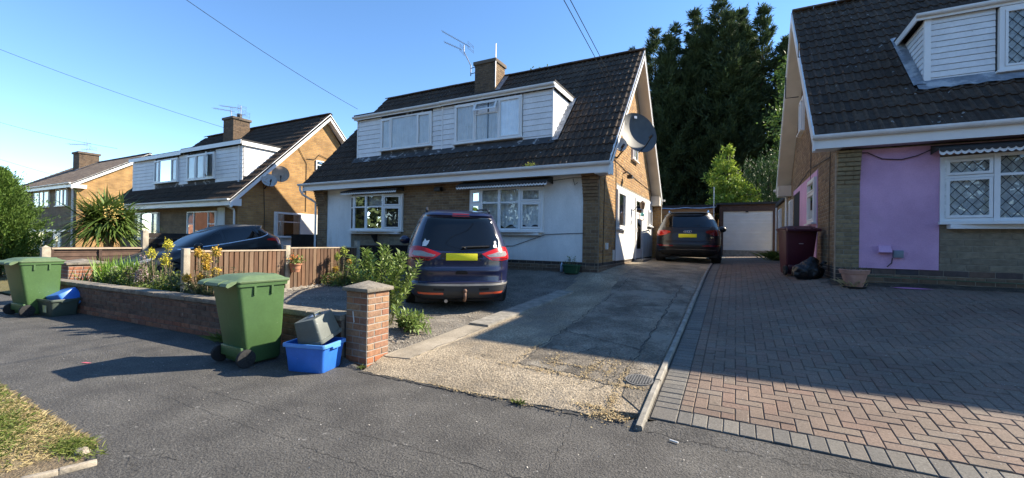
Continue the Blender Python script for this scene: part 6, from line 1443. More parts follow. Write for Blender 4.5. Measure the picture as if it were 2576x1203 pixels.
dec = mat('tree_leaf', [(.10, .17, .03), (.14, .22, .04), (.075, .13, .025)], .6, rnd=True, sub=.3)
bark = mat('bark', (.07, .05, .035), .95, noise=(6, .6, 1.3), bump=(14, 1., .03)); bark_pale = mat('cordyline_bark', (.26, .20, .13), .95, noise=(8, .7, 1.2), bump=(20, 1., .02))
def conifer_mesh(name, Hh, Rm, nb, seed, ma, zlow=.02, taper=.45, leaf=.34, per=26, rise=.75, wide=.14, leaders=((0, 0, 1.),)):
    r = np.random.default_rng(seed); B = []; D = []
    for k in range(nb):
        lx, ly, lh = leaders[k % len(leaders)]; t = r.random()**.9; z = Hh*lh*(zlow+(1-zlow)*t); lo = np.array([lx, ly, 0])*min(1, .35+t); rad = Rm*min(1, ((1-t)/taper))**.85*(r.uniform(.4, 1.22))+.05; a = r.uniform(0, 6.283)
        up = rise*(.6+.8*r.random())*(1+t*.5); d = np.array([math.cos(a), math.sin(a), up]); d /= np.linalg.norm(d); ln = rad/max(.25, math.hypot(d[0], d[1]))
        n = max(14, int(per*(.4+rad/Rm*.7))); s = r.uniform(.15, 1, n)**.7
        p = lo+np.array([0, 0, z-rad*.35])+np.outer(s*ln, d)+r.normal(size=(n, 3))*(.06+.16*(1-s))[:, None]*Rm*.55; p[:, 2] += .10*ln*s**2
        q = d*1.0+r.normal(size=(n, 3))*.48+np.array([0, 0, .12]); B.append(p); D.append(q)
        e_ = lo+np.array([0, 0, z-rad*.35+.10*ln])+d*ln*r.uniform(.92, 1.22, 8)[:, None]+r.normal(size=(8, 3))*.05*Rm; B.append(e_); D.append(d*1.6+r.normal(size=(8, 3))*.3+np.array([0, 0, .5]))
    B = np.concatenate(B); D = np.concatenate(D); n = len(B)
    V, F = quads_leaf(B, D, rnd_dir(r, n), r.uniform(.6, 1.35, n)*leaf, r.uniform(.6, 1.4, n)*leaf*wide*2.4, .06)
    keep = np.ones(len(F), bool); return np_mesh(name, V, F, [ma])
def trunk_mesh(b, pts, rs, n=8): return b.tube(pts, rs, n)
LD = [((0, 0, 1.), (.95, .3, .86), (-.85, -.4, .92), (.1, -.95, .80)), ((0, 0, 1.), (-.9, .2, .90), (.7, -.7, .84)), ((.1, 0, 1.), (1.0, -.3, .93), (-.9, .3, .82), (-.2, -.9, .88))]
cm = [conifer_mesh('crown', 15.4, 1.3, 760, 31+k, conif, per=100, leaf=.25, wide=.08, rise=.55, taper=.55, leaders=LD[k]) for k in range(3)]
tk = MB().tube([(0, 0, -.3), (.05, .02, 5), (0, .05, 11), (0, 0, 15)], [.28, .2, .12, .03], 8).build('trunk', bark, None, world=False); tkm = tk.data; bpy.data.objects.remove(tk)
CT = [(-8.0, 31.0, 12.4, 'shorter conifer peeping over the gable end of the middle house, leftmost of the row'), (-6.6, 30.2, 14.6, 'tall dark conifer, second from the left in the row behind'), (-5.2, 31, 16.2, 'tall dark conifer, third from the left in the row behind'), (-3.8, 30, 15.7, 'tall dark conifer, fourth from the left in the row behind'),
      (-2.7, 31, 16.9, 'tall dark conifer in the middle of the row, just left of the tallest'), (-1.25, 30.2, 17.3, 'tallest dark conifer in the middle of the row behind the garages'), (.15, 31, 16.3, 'tall dark conifer just right of the tallest in the row'), (1.3, 30, 15.6, 'tall dark conifer, second from the right in the row behind'), (2.7, 30.5, 13.2, 'dark conifer at the right end of the row beside the pink house')]
for k, (x, y, h, lab) in enumerate(CT):
    x *= 1.2; y *= 1.2; h *= 1.2; t = empty('conifer_tree', (x, y, .9), random.uniform(0, 6.28), lab, 'tree', 'tall conifers behind the garages'); sc = h/16
    mobj('crown', cm[k % 3], t, (0, 0, 0), (0, 0, 0), (1.32*sc, 1.32*sc, sc)); mobj('trunk', tkm, t, (0, 0, 0), (0, 0, 0), (1, 1, sc*.9))
# broadleaf trees: lobes filled with leaf clumps
def broad(name, loc, lobes, n, leaf, ma, seed, label, trunk_h, group=None, droop=0., tr=.12, wd=.5):
    r = np.random.default_rng(seed); t = empty(name, loc, 0, label, 'tree', group); B = []; D = []
    tot = sum(l[3]**2 for l in lobes)
    for (x, y, z, rad, fl) in lobes:
        m_ = int(n*rad**2/tot); cl = max(6, m_//26); cdir = rnd_dir(r, cl); cr_ = rad*r.uniform(.35, 1.05, cl)**.6; C = np.array([x, y, z])+cdir*cr_[:, None]*np.array([1, 1, fl])
        idx = r.integers(0, cl, m_); p = C[idx]+r.normal(size=(m_, 3))*rad*.15*np.array([1, 1, .8]); d = cdir[idx]*.5+r.normal(size=(m_, 3))*.7+np.array([0, 0, -droop]); B.append(p); D.append(d)
    B = np.concatenate(B); D = np.concatenate(D); m_ = len(B); V, F = quads_leaf(B, D, rnd_dir(r, m_)+np.array([0, 0, .5]), r.uniform(.6, 1.3, m_)*leaf, r.uniform(.6, 1.2, m_)*leaf*wd, .08)
    mobj('crown', np_mesh('crown', V, F, [ma]), t)
    b = MB(); top = max(l[2] for l in lobes); b.tube([(0, 0, -.3), (.05, 0, trunk_h*.6), (.0, .03, trunk_h), (0, 0, top)], [tr, tr*.8, tr*.6, .02], 8)
    for (x, y, z, rad, fl) in lobes: b.tube([(0, 0, trunk_h*.8), (x*.5, y*.5, (trunk_h*.8+z)/2), (x, y, z)], [tr*.5, tr*.35, .02], 6)
    b.build('trunk', bark, t, world=False); return t
broad('rowan_tree', (-.35, 26, .95), [(-.2, 0, 5.1, .55, 1.35), (-.4, 0, 4.2, .75, 1.2), (.1, -.1, 3.5, .85, 1.), (.75, .1, 3.0, .72, .8), (-.15, 0, 5.9, .32, 1.4), (-.5, .1, 2.9, .6, 1), (.5, 0, 2.4, .75, .7)], 7500, .18, sorb, 51, 'bright sunlit green young tree growing behind the white garage door', 2.2, wd=.42)
# hanging willow mass
t = empty('willow_tree', (1.6, 27.5, .95), 0, 'dark green weeping tree between the bright tree and the pink house', 'tree'); r = np.random.default_rng(61); B = []; D = []
for k in range(150):
    a = r.uniform(0, 6.28); rr = 1.5*math.sqrt(r.random()); x, y = rr*math.cos(a), rr*math.sin(a); z0 = 5.6-.5*rr+r.normal()*.3; ln = r.uniform(1.2, 3.6); n = int(ln*16); s = np.linspace(0, 1, n)
    B.append(np.stack([x+.1*np.sin(s*5+a), y+.1*np.cos(s*4+a), z0-s*ln], 1)); D.append(np.stack([r.normal(size=n)*.5, r.normal(size=n)*.5, -np.ones(n)], 1))
B = np.concatenate(B); D = np.concatenate(D); V, F = quads_leaf(B, D, rnd_dir(r, len(B)), r.uniform(.12, .26, len(B)), r.uniform(.03, .06, len(B)))
mobj('crown', np_mesh('crown', V, F, [willow]), t); MB().tube([(0, 0, -.3), (.1, 0, 2), (0, .1, 4), (.2, 0, 5.4)], [.2, .16, .1, .03], 8).build('trunk', bark, t, world=False)
broad('broadleaf_tree', (4.2, 25.5, .95), [(-1.3, 0, 9.3, 1.1, 1.2), (-.6, 0, 10.6, 1.0, 1), (-1.5, 0, 7.2, 1.3, 1.2), (.5, 0, 9.5, 1.6, 1), (-1.4, 0, 5.2, 1.1, 1.1)], 8000, .2, dec, 71, 'light green broadleaf tree rising behind the left edge of the pink house roof', 4)
broad('broadleaf_tree', (-13.8, 30, .9), [(0, 0, 13.4, 1.0, .7), (1.3, 0, 13.2, .9, .7), (-1.5, 0, 12.6, 1.2, .8), (0, 0, 11, 2., 1)], 3500, .24, dec, 72, 'top of a light green tree just showing over the middle roof ridge', 7)
# cypress bush on the left and cordyline palm
t = empty('cypress_bush', (-20.9, 4.18, gf(-20.9, 4.18)), 0, 'bright green conical cypress bush at the left edge of the picture', 'bush')
mobj('crown', conifer_mesh('crown', 3.35, .98, 1000, 81, cypress, taper=.8, leaf=.085, per=80, rise=.8, wide=.15), t); MB().tube([(0, 0, -.1), (0, 0, 2.5)], [.12, .04], 8).build('trunk', bark, t, world=False)
t = empty('cordyline_palm', (-18.6, 6.1, gf(-18.6, 6.1)), 0, 'spiky cordyline palm with yellow flower plumes above the brown fence', 'palm'); r = np.random.default_rng(83); zc = 1.72
MB().tube([(0, 0, -.1), (.03, 0, .8), (0, 0, zc)], [.13, .11, .12], 10).build('trunk', bark_pale, t, world=False)
n = 900; d = rnd_dir(r, n); d[:, 2] = np.abs(d[:, 2])*1.1-.35+r.normal(size=n)*.2; Bp = np.tile(np.array([0, 0, zc]), (n, 1))+r.normal(size=(n, 3))*np.array([.22, .22, .14])
cord = mat('cordyline_leaf', [(.085, .145, .028), (.13, .20, .038), (.06, .105, .022), (.19, .25, .06)], .5, rnd=True, sub=.25)
V, F = blade_leaf(Bp, d, r.uniform(1.0, 1.5, n), r.uniform(.055, .09, n), r.uniform(.1, .5, n), 5); mobj('leaves', np_mesh('leaves', V, F, [cord]), t)
n = 60; d = rnd_dir(r, n); d[:, 2] = -np.abs(d[:, 2])*1.2-.6; V, F = blade_leaf(np.tile(np.array([0, 0, zc-.15]), (n, 1)), d, r.uniform(.4, .8, n), r.uniform(.03, .05, n), np.full(n, .3), 4); mobj('dead_leaves', np_mesh('dead_leaves', V, F, [mat('dead_leaf', [(.28, .19, .09), (.2, .13, .06)], .9, rnd=True)]), t)
plume = mat('plume', [(.48, .34, .09), (.55, .40, .13), (.40, .27, .07)], .8, rnd=True)
for (cx, cy, cz) in ((.25, -.55, 2.2), (1.15, -.25, 1.9)):
    n = 150; p = np.array([cx, cy, cz])+r.normal(size=(n, 3))*np.array([.17, .12, .17]); V, F = quads_leaf(p, rnd_dir(r, n), rnd_dir(r, n), r.uniform(.03, .08, n), r.uniform(.02, .04, n)); mobj('flower_plume', np_mesh('flower_plume', V, F, [plume]), t)['kind'] = 'stuff'
# shrub with lance leaves by the pillar
def lance_shrub(name, loc, stems, label, ma, seed, leaf=.085, cat='shrub', dens=30, wd=.32):
    r = np.random.default_rng(seed); t = empty(name, loc, 0, label, cat); b = MB(); B = []; D = []
    for (x0, y0, x1, y1, z1) in stems:
        p0, p1 = np.array([x0, y0, 0.]), np.array([x1, y1, z1]); m1 = (p0+p1)/2+np.array([(x1-x0)*-.1, (y1-y0)*-.1, z1*.12]); ts = np.linspace(0, 1, 8)
        cur = [(1-s)**2*p0+2*s*(1-s)*m1+s*s*p1 for s in ts]; b.tube([tuple(c) for c in cur], [.007-.004*s for s in ts], 5)
        m_ = int(dens*np.linalg.norm(p1-p0))+8
        for k in range(m_):
            s = .22+.78*(k/m_)**.8; c = (1-s)**2*p0+2*s*(1-s)*m1+s*s*p1; ax = p1-p0; ax /= np.linalg.norm(ax); a = k*2.4+r.uniform(-.4, .4); u = np.cross(ax, [0, 0, 1.]); u = u/max(1e-3, np.linalg.norm(u)) if np.linalg.norm(u) > .05 else np.array([1., 0, 0]); v = np.cross(ax, u)
            B.append(c); D.append(ax*.55+u*math.cos(a)+v*math.sin(a)+np.array([0, 0, .25]))
    B = np.array(B); D = np.array(D); n = len(B); Nn = np.tile(np.array([0, 0, 1.]), (n, 1))+r.normal(size=(n, 3))*.35
    Ls = r.uniform(.65, 1.25, n)*leaf; V1, F1 = quads_leaf(B, D, Nn, Ls, Ls*wd, .10); mobj('leaves', np_mesh('leaves', V1, F1, [ma]), t); b.build('stems', mat('green_stem', (.12, .13, .05), .8), t, world=False); return t
lance = mat('lance_leaf', [(.16, .25, .05), (.22, .32, .07), (.12, .19, .045), (.30, .37, .13)], .5, rnd=True, sub=.28)
r = np.random.default_rng(91); st_ = []
for k in range(50):
    a = r.uniform(0, 6.28); rr = math.sqrt(r.random()); x, y = .66*rr*math.cos(a)+.04, .36*rr*math.sin(a)+.05; h = r.uniform(.7, 1.32)*(1-.25*rr); st_.append((x*.3, y*.3, x, y, h))
for k in range(26):
    x = r.uniform(.45, .92); y = r.uniform(-.15, .2); st_.append((.35, .05, x, y, r.uniform(.06, .46)*(1.25-x)))
lance_shrub('lance_leaf_shrub', (-4.62, 4.55, gf(-4.62, 4.55)-.02), st_, 'leafy green shrub with pointed leaves growing behind the brick gate pillar', lance, 92, .10, dens=34)
# euphorbias with yellow heads
euph = mat('euphorbia_leaf', [(.115, .155, .075), (.15, .19, .09), (.09, .12, .055)], .7, rnd=True, sub=.2); ey = mat('euphorbia_head', [(.62, .52, .03), (.70, .60, .06), (.50, .46, .04), (.42, .46, .05)], .7, rnd=True, sub=.15); eo = mat('euphorbia_head_orange', [(.60, .36, .05), (.66, .46, .06), (.52, .28, .05), (.5, .46, .06)], .7, rnd=True, sub=.15)
def euphorbia(loc, heads, label, extra, seed):
    r = np.random.default_rng(seed); t = empty('euphorbia', loc, 0, label, 'plant', 'yellow headed euphorbias behind the low wall'); B = []; D = []; b = MB()
    for (x, y, z, rad, ma) in heads:
        p1 = np.array([x-loc[0], y-loc[1], z-loc[2]]); p0 = np.array([p1[0]*.35, p1[1]*.35, -.03]); m1 = np.array([p1[0]*.9, p1[1]*.9, p1[2]*.45]); cv = lambda s: (1-s)**2*p0+2*s*(1-s)*m1+s*s*p1
        b.tube([tuple(cv(s)) for s in np.linspace(0, 1, 8)], .009, 5)
        n = 130; s = r.uniform(.35, 1, n); pts = np.array([cv(q) for q in s]); a = r.uniform(0, 6.28, n); B.append(pts); D.append(np.stack([np.cos(a), np.sin(a), .25-.5*r.random(n)], 1))
        m_ = 300; q = rnd_dir(r, m_); lob = 1+.28*np.sin(q[:, 0]*5+seed)*np.cos(q[:, 1]*6+x*9)+.2*np.sin(q[:, 2]*7+y*5); pp = p1+q*np.array([.85, .85, 1.15])*(rad*lob*r.uniform(.45, 1.08, m_))[:, None]-np.array([0, 0, .03]); V, F = quads_leaf(pp, q+r.normal(size=(m_, 3))*.8, q, r.uniform(.018, .034, m_), r.uniform(.014, .026, m_)); mobj('flower_head', np_mesh('flower_head', V, F, [ma]), t)
    for k in range(extra):
        x, y, h = r.normal()*.38, r.normal()*.12, r.uniform(.15, .6); p0 = np.array([x*.6, y*.6, -.03]); p1 = np.array([x, y, h]); n = 60; s = r.uniform(.2, 1, n)[:, None]; a = r.uniform(0, 6.28, n); B.append(p0+(p1-p0)*s); D.append(np.stack([np.cos(a), np.sin(a), .2-.2*r.random(n)], 1)); b.tube([tuple(p0), tuple(p1)], .006, 4)
    B = np.concatenate(B); D = np.concatenate(D); n = len(B); V, F = quads_leaf(B, D, np.tile(np.array([0, 0, 1.]), (n, 1)), r.uniform(.05, .085, n), r.uniform(.010, .016, n), .05); mobj('leaves', np_mesh('leaves', V, F, [euph]), t); b.build('stems', mat('euphorbia_stem', (.22, .17, .11), .8), t, world=False)
gb_ = lambda x, y: (x, y, gf(x, y))
euphorbia(gb_(-9.7, 3.95), [(-9.92, 3.9, 1.16, .085, ey), (-10.0, 4.2, 1.32, .095, ey), (-9.37, 3.9, 1.05, .095, ey)], 'euphorbia with three large lemon yellow heads in front of the hatchback', 30, 101)
euphorbia(gb_(-7.42, 3.68), [(-7.70, 3.65, 1.24, .065, eo), (-7.46, 3.65, 1.16, .075, eo), (-7.18, 3.65, 1.275, .065, eo), (-7.19, 3.65, .956, .06, eo), (-7.68, 3.48, .84, .06, eo), (-7.55, 3.62, .84, .055, eo), (-7.4, 3.62, 1.03, .05, eo), (-7.3, 3.66, .72, .05, eo)], 'euphorbia with smaller orange tinged heads beside the wooden fence post', 46, 102)
euphorbia(gb_(-7.75, 6.5), [(-7.78, 6.6, 1.23, .075, mat('euphorbia_green', [(.30, .36, .05), (.38, .42, .06)], .7, rnd=True)), (-7.78, 6.42, 1.11, .065, MATS['euphorbia_green']), (-7.78, 6.75, .98, .05, eo), (-7.78, 6.38, .84, .05, eo)], 'euphorbia with lime green heads against the lit wooden fence', 12, 103)
# strap leaved clump, flower spikes and low ground cover in the bed
t = empty('crocosmia_clump', gb_(-11.4, 4.0), 0, 'clump of upright bright green strap leaves at the left of the flower bed', 'plant'); r = np.random.default_rng(111); n = 520
Bp = np.stack([r.uniform(-.75, .75, n), r.normal(size=n)*.16, np.zeros(n)], 1); d = np.stack([r.normal(size=n)*.35, r.normal(size=n)*.3, np.ones(n)], 1); V, F = blade_leaf(Bp, d, r.uniform(.35, .75, n), r.uniform(.02, .034, n), r.uniform(.0, .3, n), 4)
mobj('leaves', np_mesh('leaves', V, F, [mat('strap_leaf', [(.13, .25, .025), (.18, .31, .035), (.10, .19, .02)], .5, rnd=True, sub=.3)]), t)
spk = mat('spike_flower', [(.20, .10, .12), (.50, .42, .40), (.14, .07, .08), (.34, .22, .22), (.6, .55, .5)], .8, rnd=True)
SPL = ['tallest purple and white flower spike, just left of a yellow euphorbia head', 'purple and white flower spike, second from the left along the bed', 'low purple and white flower spike near the middle of the row of spikes', 'purple and white flower spike just left of the tallest one', 'purple and white flower spike, second left of the tallest one', 'taller purple spike among the strap leaves left of the middle', 'low purple and white spike, third from the left along the bed', 'lowest purple and white spike between the middle pair', 'short purple spike just right of the tallest one', 'leftmost purple and white flower spike beside the strap leaves']
for k, (x, z) in enumerate(((-9.79, 1.13), (-11.18, .84), (-10.5, .74), (-9.92, .86), (-10.1, .80), (-10.65, .86), (-10.96, .72), (-10.3, .70), (-9.6, .74), (-11.5, .7))):
    lab = SPL[k]
    y = 3.72+.06*(k % 3); z0 = gf(x, y); t = empty('flower_spike', (x, y, z0), 0, lab, 'plant', 'purple and white flower spikes'); h = z-z0; n = int(240*h+60); a = r.uniform(0, 6.28, n); s = r.uniform(.12 if k == 0 else .3, 1, n); rr = .055*(1.1-s)+.015
    p = np.stack([np.cos(a)*rr, np.sin(a)*rr, s*h], 1); V, F = quads_leaf(p, np.stack([np.cos(a), np.sin(a), -.2+0*a], 1), np.tile([0, 0, 1.], (n, 1))+r.normal(size=(n, 3))*.4, r.uniform(.025, .045, n), r.uniform(.018, .03, n)); mobj('florets', np_mesh('florets', V, F, [spk]), t); MB().tube([(0, 0, -.03), (0, 0, h)], .006, 5).build('stem', MATS['green_stem'], t, world=False)
def ground_cover(name, x0, x1, y0, y1, n, hs, ma, label, seed, ls=(.04, .09)):
    r = np.random.default_rng(seed); x = r.uniform(x0, x1, n); y = r.uniform(y0, y1, n); z = g(x, y)+r.random(n)**1.5*hs*(.6+.5*np.sin(x*3.1)*np.cos(y*4)); B = np.stack([x, y, z], 1); D = r.normal(size=(n, 3))+np.array([0, 0, .6]); V, F = quads_leaf(B, D, rnd_dir(r, n)+np.array([0, 0, .6]), r.uniform(*ls, n), r.uniform(ls[0]*.4, ls[1]*.4, n), .08)
    o = mobj(name, np_mesh(name, V, F, [ma])); return tag(o, label, 'plants', None, 'stuff')
ground_cover('bed_foliage', -11.8, -8.1, 3.6, 4.5, 12000, .42, mat('bed_leaf', [(.10, .16, .03), (.16, .23, .045), (.07, .11, .025), (.24, .28, .06), (.10, .10, .07)], .7, rnd=True, sub=.25), 'mixed low green foliage filling the bed behind the wall', 121)
ground_cover('corner_foliage', -8.3, -6.8, 3.58, 3.95, 5600, .46, MATS['euphorbia_leaf'], 'grey green foliage crowding the wall top beside the green bin', 125)
ground_cover('sunny_foliage', -9.6, -8.9, 3.56, 3.8, 900, .2, mat('lime_leaf', [(.34, .36, .04), (.24, .32, .05), (.42, .40, .07)], .7, rnd=True, sub=.25), 'patch of yellow green leaves spilling over the coping of the wall', 122)
ground_cover('fence_foot_plants', -7.95, -7.4, 6.1, 7.1, 1300, .26, MATS['bed_leaf'], 'dark low plants at the foot of the lit wooden fence', 123)
ground_cover('house_front_plants', -11.9, -9.1, 9.1, 9.5, 1600, .5, mat('purple_leaf', [(.07, .04, .045), (.10, .06, .06), (.06, .07, .035)], .7, rnd=True, sub=.2), 'purplish shrubs growing under the left bay window', 124, (.05, .1))

# ------------------------------------------------------------------ fences
post_m = mat('concrete_post', [(.30, .26, .20), (.36, .32, .25)], .92, noise=(6, .8, 1.15), noise2=(60, .85, 1.15), bump=(50, .4, .008)); wood = mat('fence_wood', [(.155, .082, .047), (.20, .112, .064), (.12, .064, .038), (.215, .135, .08), (.17, .112, .076)], .88, rnd=True, noise=(5, .7, 1.25), noise2=(40, .85, 1.15), stretch=(1, 1, .12), bump=(60, .5, .006)); wood_t = mat('fence_rail', (.42, .34, .25), .88, noise=(6, .8, 1.15)); wood_d = mat('fence_dark', [(.075, .045, .032), (.10, .06, .042), (.06, .038, .03)], .9, rnd=True, noise=(6, .7, 1.25), bump=(40, .5, .006)); wood_k = mat('fence_black', [(.018, .014, .012), (.028, .022, .018)], .92, rnd=True, noise=(6, .7, 1.25), bump=(40, .5, .006))
fe = empty('wooden_fence', (-7.8, 5.2, .42), label='low closeboard wooden fence on concrete posts between the two front gardens', cat='fence')
ys_ = [3.47, 5.26, 7.07]; tops = [1.24, 1.29, 1.40]
for k, (y, z) in enumerate(zip(ys_+[9.3], tops+[1.44])):
    MB().box(-7.85, -7.75, y-.05, y+.05, gf(-7.8, y)-.3, z+.04).build('post', post_m if k < 3 else wood_d, fe, bevel=.01)
for k in range(3):
    y0, y1 = (ys_+[9.28])[k]+.052, (ys_+[9.28])[k+1]-.052; n = int((y1-y0)/.088); st = (y1-y0)/n; ztop = lambda y: (tops[0]+.0 if k == 0 else (1.285 if k == 1 else 1.33))
    for i in range(n):
        a = y0+i*st; zb_ = gf(-7.8, a)+.02; zt = ztop(a)-.02+.02*k*0
        e_ = a+st*random.uniform(.66, .76); vs = [(-7.79, a, zb_), (-7.764, a, zb_), (-7.752, e_, zb_), (-7.79, e_, zb_)]; vs += [(x, y, zt) for x, y, _ in vs]
        MB().add(vs, [(0, 3, 2, 1), (4, 5, 6, 7), (0, 1, 5, 4), (1, 2, 6, 5), (2, 3, 7, 6), (3, 0, 4, 7)]).build('slat', wood if k < 2 else wood_k, fe)
    MB().box(-7.82, -7.745, y0, y1, ztop(0)-.019, ztop(0)+.006).build('capping_rail', wood_t if k < 2 else wood_d, fe)
    MB().box(-7.80, -7.793, y0, y1, gf(-7.8, y0)+.0, ztop(0)-.03).build('gap_shade', wood_k, fe)  # dark sheet added to stand for the shade between the slats
    for zz in (.15, .65): MB().box(-7.84, -7.802, y0, y1, gf(-7.8, y0)+zz-.03, gf(-7.8, y0)+zz+.03).build('rail', wood_d, fe)
fe.location = fe.location+Vector((-.3, .18, -.01))
fd = empty('panel_fence', (-15.05, 5, .2), label='dark brown overlapping panel fence behind the left brick pillar', cat='fence')
MB().box(-15.12, -14.98, 3.7, 3.86, -.1, 1.13).build('post', post_m, fd, bevel=.01); MB().add([(-15.12, 3.7, 1.131), (-14.98, 3.7, 1.131), (-14.98, 3.86, 1.131), (-15.12, 3.86, 1.131), (-15.05, 3.78, 1.19)], [(0, 1, 4), (1, 2, 4), (2, 3, 4), (3, 0, 4)]).build('post_cap', post_m, fd)
for y0 in (3.88, 4.78):
    for i in range(9):
        z = .12+i*.112; vs = [(-15.06, y0, z), (-15.02, y0, z), (-15.04, y0, z+.125), (-15.06, y0, z+.125)]; vs += [(x, y0+.88, zz) for x, _, zz in vs]; MB().add(vs, [(0, 1, 2, 3), (4, 7, 6, 5), (0, 4, 5, 1), (1, 5, 6, 2), (2, 6, 7, 3), (3, 7, 4, 0)]).build('slat', wood_d, fd)
    MB().box(-15.02, -14.985, y0-.03, y0+.03, .1, 1.09).build('batten', wood_d, fd)
MB().box(-15.09, -14.97, 3.87, 5.66, 1.09, 1.13).build('capping_rail', wood_t, fd)
fk = empty('tall_panel_fence', (-15.05, 7, .3), label='black stained fence with pale concrete posts behind the hatchback', cat='fence')
for y in (5.75, 7.6, 9.2): MB().box(-15.12, -14.98, y-.07, y+.07, .0, 1.62 if y < 7 else 1.55).build('post', post_m, fk, bevel=.01)
for y0 in (5.83, 7.68):
    y1 = y0+1.69 if y0 < 7 else 9.12
    for i in range(9): MB().box(-15.07, -15.035+.01*(i % 2), y0, y1, .2+i*.15, .345+i*.15).build('slat', wood_k, fk)
fs_ = empty('side_gate_fence', (-14.5, 11.2, .5), label='black boarded fence across the passage between the houses', cat='fence')
for i in range(24):
    x = -16.4+i*.152; MB().box(x, x+.146, 11.2, 11.22+.008*(i % 2), .5, 1.62).build('slat', wood_k, fs_)
MB().box(-13.0, -12.88, 11.12, 11.19, .5, 1.75).build('post', wood_d, fs_)

# ------------------------------------------------------------------ dishes, aerials, wires
def dish(loc, axis, rad, ma, mb, label, foot, up=Vector((0, 0, 1)), deep=.16, sy=1.1):
    ax = Vector(axis).normalized(); rot = ax.to_track_quat('Z', 'Y').to_euler(); t = empty('satellite_dish', loc, 0, label, 'satellite dish', None, rot)
    prof = [(rad*s, deep*rad*2*(s*s)*.9) for s in np.linspace(0, 1, 9)]; pr2 = prof+[(rad*1.01, prof[-1][1]+.004)]+[(a, c-.012) for a, c in prof[::-1]]
    MB().lathe(pr2, (0, 0, 0), 40, 'z', 1., sy).build('reflector', ma, t, smooth='auto', world=False)
    inv = Matrix(Vector((0, 0, 0)) and rot.to_matrix()).transposed(); lf = inv @ (Vector(foot)-Vector(loc)); dn = inv @ Vector((0, 0, -1)); dn.z = 0; dn.normalize()
    a0 = dn*rad*.98; tip = dn*rad*.75+Vector((0, 0, rad*1.25))
    MB().tube([tuple(a0), tuple((a0+tip)*.55), tuple(tip)], .014, 6).build('feed_arm', mb, t, world=False); MB().tube([tuple(tip+Vector((0, 0, .03))), tuple(tip-Vector((0, 0, .10)))], .03, 10).build('receiver', mb, t, world=False)
    MB().tube([(0, 0, -.03), tuple(lf*.35+Vector((0, 0, -.05))), tuple(lf)], .022, 8).build('mount', mb, t, world=False); return t
dg_ = mat('dish_grey', (.085, .09, .09), .6, noise=(6, .85, 1.1)); dpale = mat('dish_pale', (.42, .40, .37), .6, noise=(6, .8, 1.1), stain=(6, .55, .7, (.3, .2, .13)))
d1 = dish((-2.27, 10.8, 4.2), (.66, -.68, .30), .50, dg_, black_pl, 'large dark satellite dish on the gable of the middle house', (-2.85, 11.25, 3.75))
MB().add([(-.05, .40, .14), (.03, .40, .14), (.03, .46, .155), (-.05, .46, .155)], [(0, 1, 2, 3)]).build('sticker', sticker_m, d1, world=False)
dish((-2.52, 10.2, 3.85), (.55, -.75, .3), .17, dpale, black_pl, 'small pale satellite dish tucked behind the large dark dish', (-2.85, 10.5, 3.7))
dish((-16.12, 10.5, 3.98), (.80, -.50, .28), .31, mat('dish_rusty', (.40, .30, .22), .7, noise=(5, .75, 1.15)), black_pl, 'brownish satellite dish on the left brick gable, the higher of the pair', (-16.5, 10.7, 3.9))
dish((-16.1, 10.02, 3.66), (.85, -.35, .55), .27, dpale, black_pl, 'pale grey satellite dish on the left brick gable, the lower of the pair', (-16.5, 10.1, 3.4))
alu = mat('aerial_metal', (.30, .30, .31), .45, metal=.7)
def yagi(b, p, q, n, el, refl=True, up=Vector((0, 1, .0))):
    p, q = Vector(p), Vector(q); d = (q-p); b.bar(p, q, .012, .012); s = d.normalized().cross(Vector((0, 0, 1))).normalized(); u_ = Vector((0, 0, 1))
    for k in range(n):
        c = p+d*(k/(n-1))*.92; b.tube([tuple(c-s*el*.5), tuple(c+s*el*.5)], .005, 4); b.tube([tuple(c-u_*el*.28-s*el*.2), tuple(c+u_*el*.28+s*el*.2)], .004, 4)
    if refl:
        for k in (-2, -1, 1, 2): b.tube([tuple(q-s*.22+u_*k*.06), tuple(q+s*.22+u_*k*.06)], .006, 4)
        b.tube([tuple(q-s*.2-u_*.14), tuple(q-s*.2+u_*.14)], .005, 4); b.tube([tuple(q+s*.2-u_*.14), tuple(q+s*.2+u_*.14)], .005, 4)
def aerial(label, mast, yag, loc):
    t = empty('tv_aerial', loc, 0, label, 'aerial'); MB().tube(mast, .018, 6).build('mast', alu, t)
    for (p, q, n, el) in yag: b = MB(); yagi(b, p, q, n, el); b.build('antenna', alu, t)
aerial('tv aerial with two antennas on a cranked mast beside the middle chimney', [(-8.43, 12.5, 7.35), (-8.43, 12.5, 7.72), (-8.74, 12.5, 8.28), (-8.74, 12.5, 8.52)], [((-9.65, 12.4, 9.17), (-8.45, 12.5, 8.38), 18, .16), ((-9.5, 12.35, 8.72), (-8.82, 12.5, 8.36), 11, .16)], (-8.43, 12.5, 7.35))
t = bundle('mast_bracket', [[(-8.12, 12.45, 7.62), (-8.43, 12.5, 7.62)], [(-8.12, 12.45, 7.42), (-8.43, 12.5, 7.42)]], .014, black_pl, None, 'pair of black brackets holding the aerial mast to the middle chimney', 'bracket')
bundle('chimney_pole', [[(-7.27, 12.27, 6.7), (-7.27, 12.27, 8.17)]], .02, alu, None, 'plain metal pole strapped to the front corner of the middle chimney', 'pole')
aerial('twin antenna tv aerial beside the chimney of the second house from the left', [(-22.5, 12.0, 6.9), (-22.5, 12.0, 7.8)], [((-24.15, 12, 8.16), (-22.4, 12.1, 7.79), 14, .2)], (-22.5, 12, 6.9)); aerial('tv aerial standing on top of the second chimney from the left', [(-21.85, 12.1, 7.35), (-21.85, 12.1, 8.0)], [((-23.5, 12, 8.2), (-21.75, 12.1, 7.85), 14, .2), ((-22.1, 12, 7.55), (-21.4, 12.1, 7.5), 5, .25)], (-21.85, 12.1, 7.35))
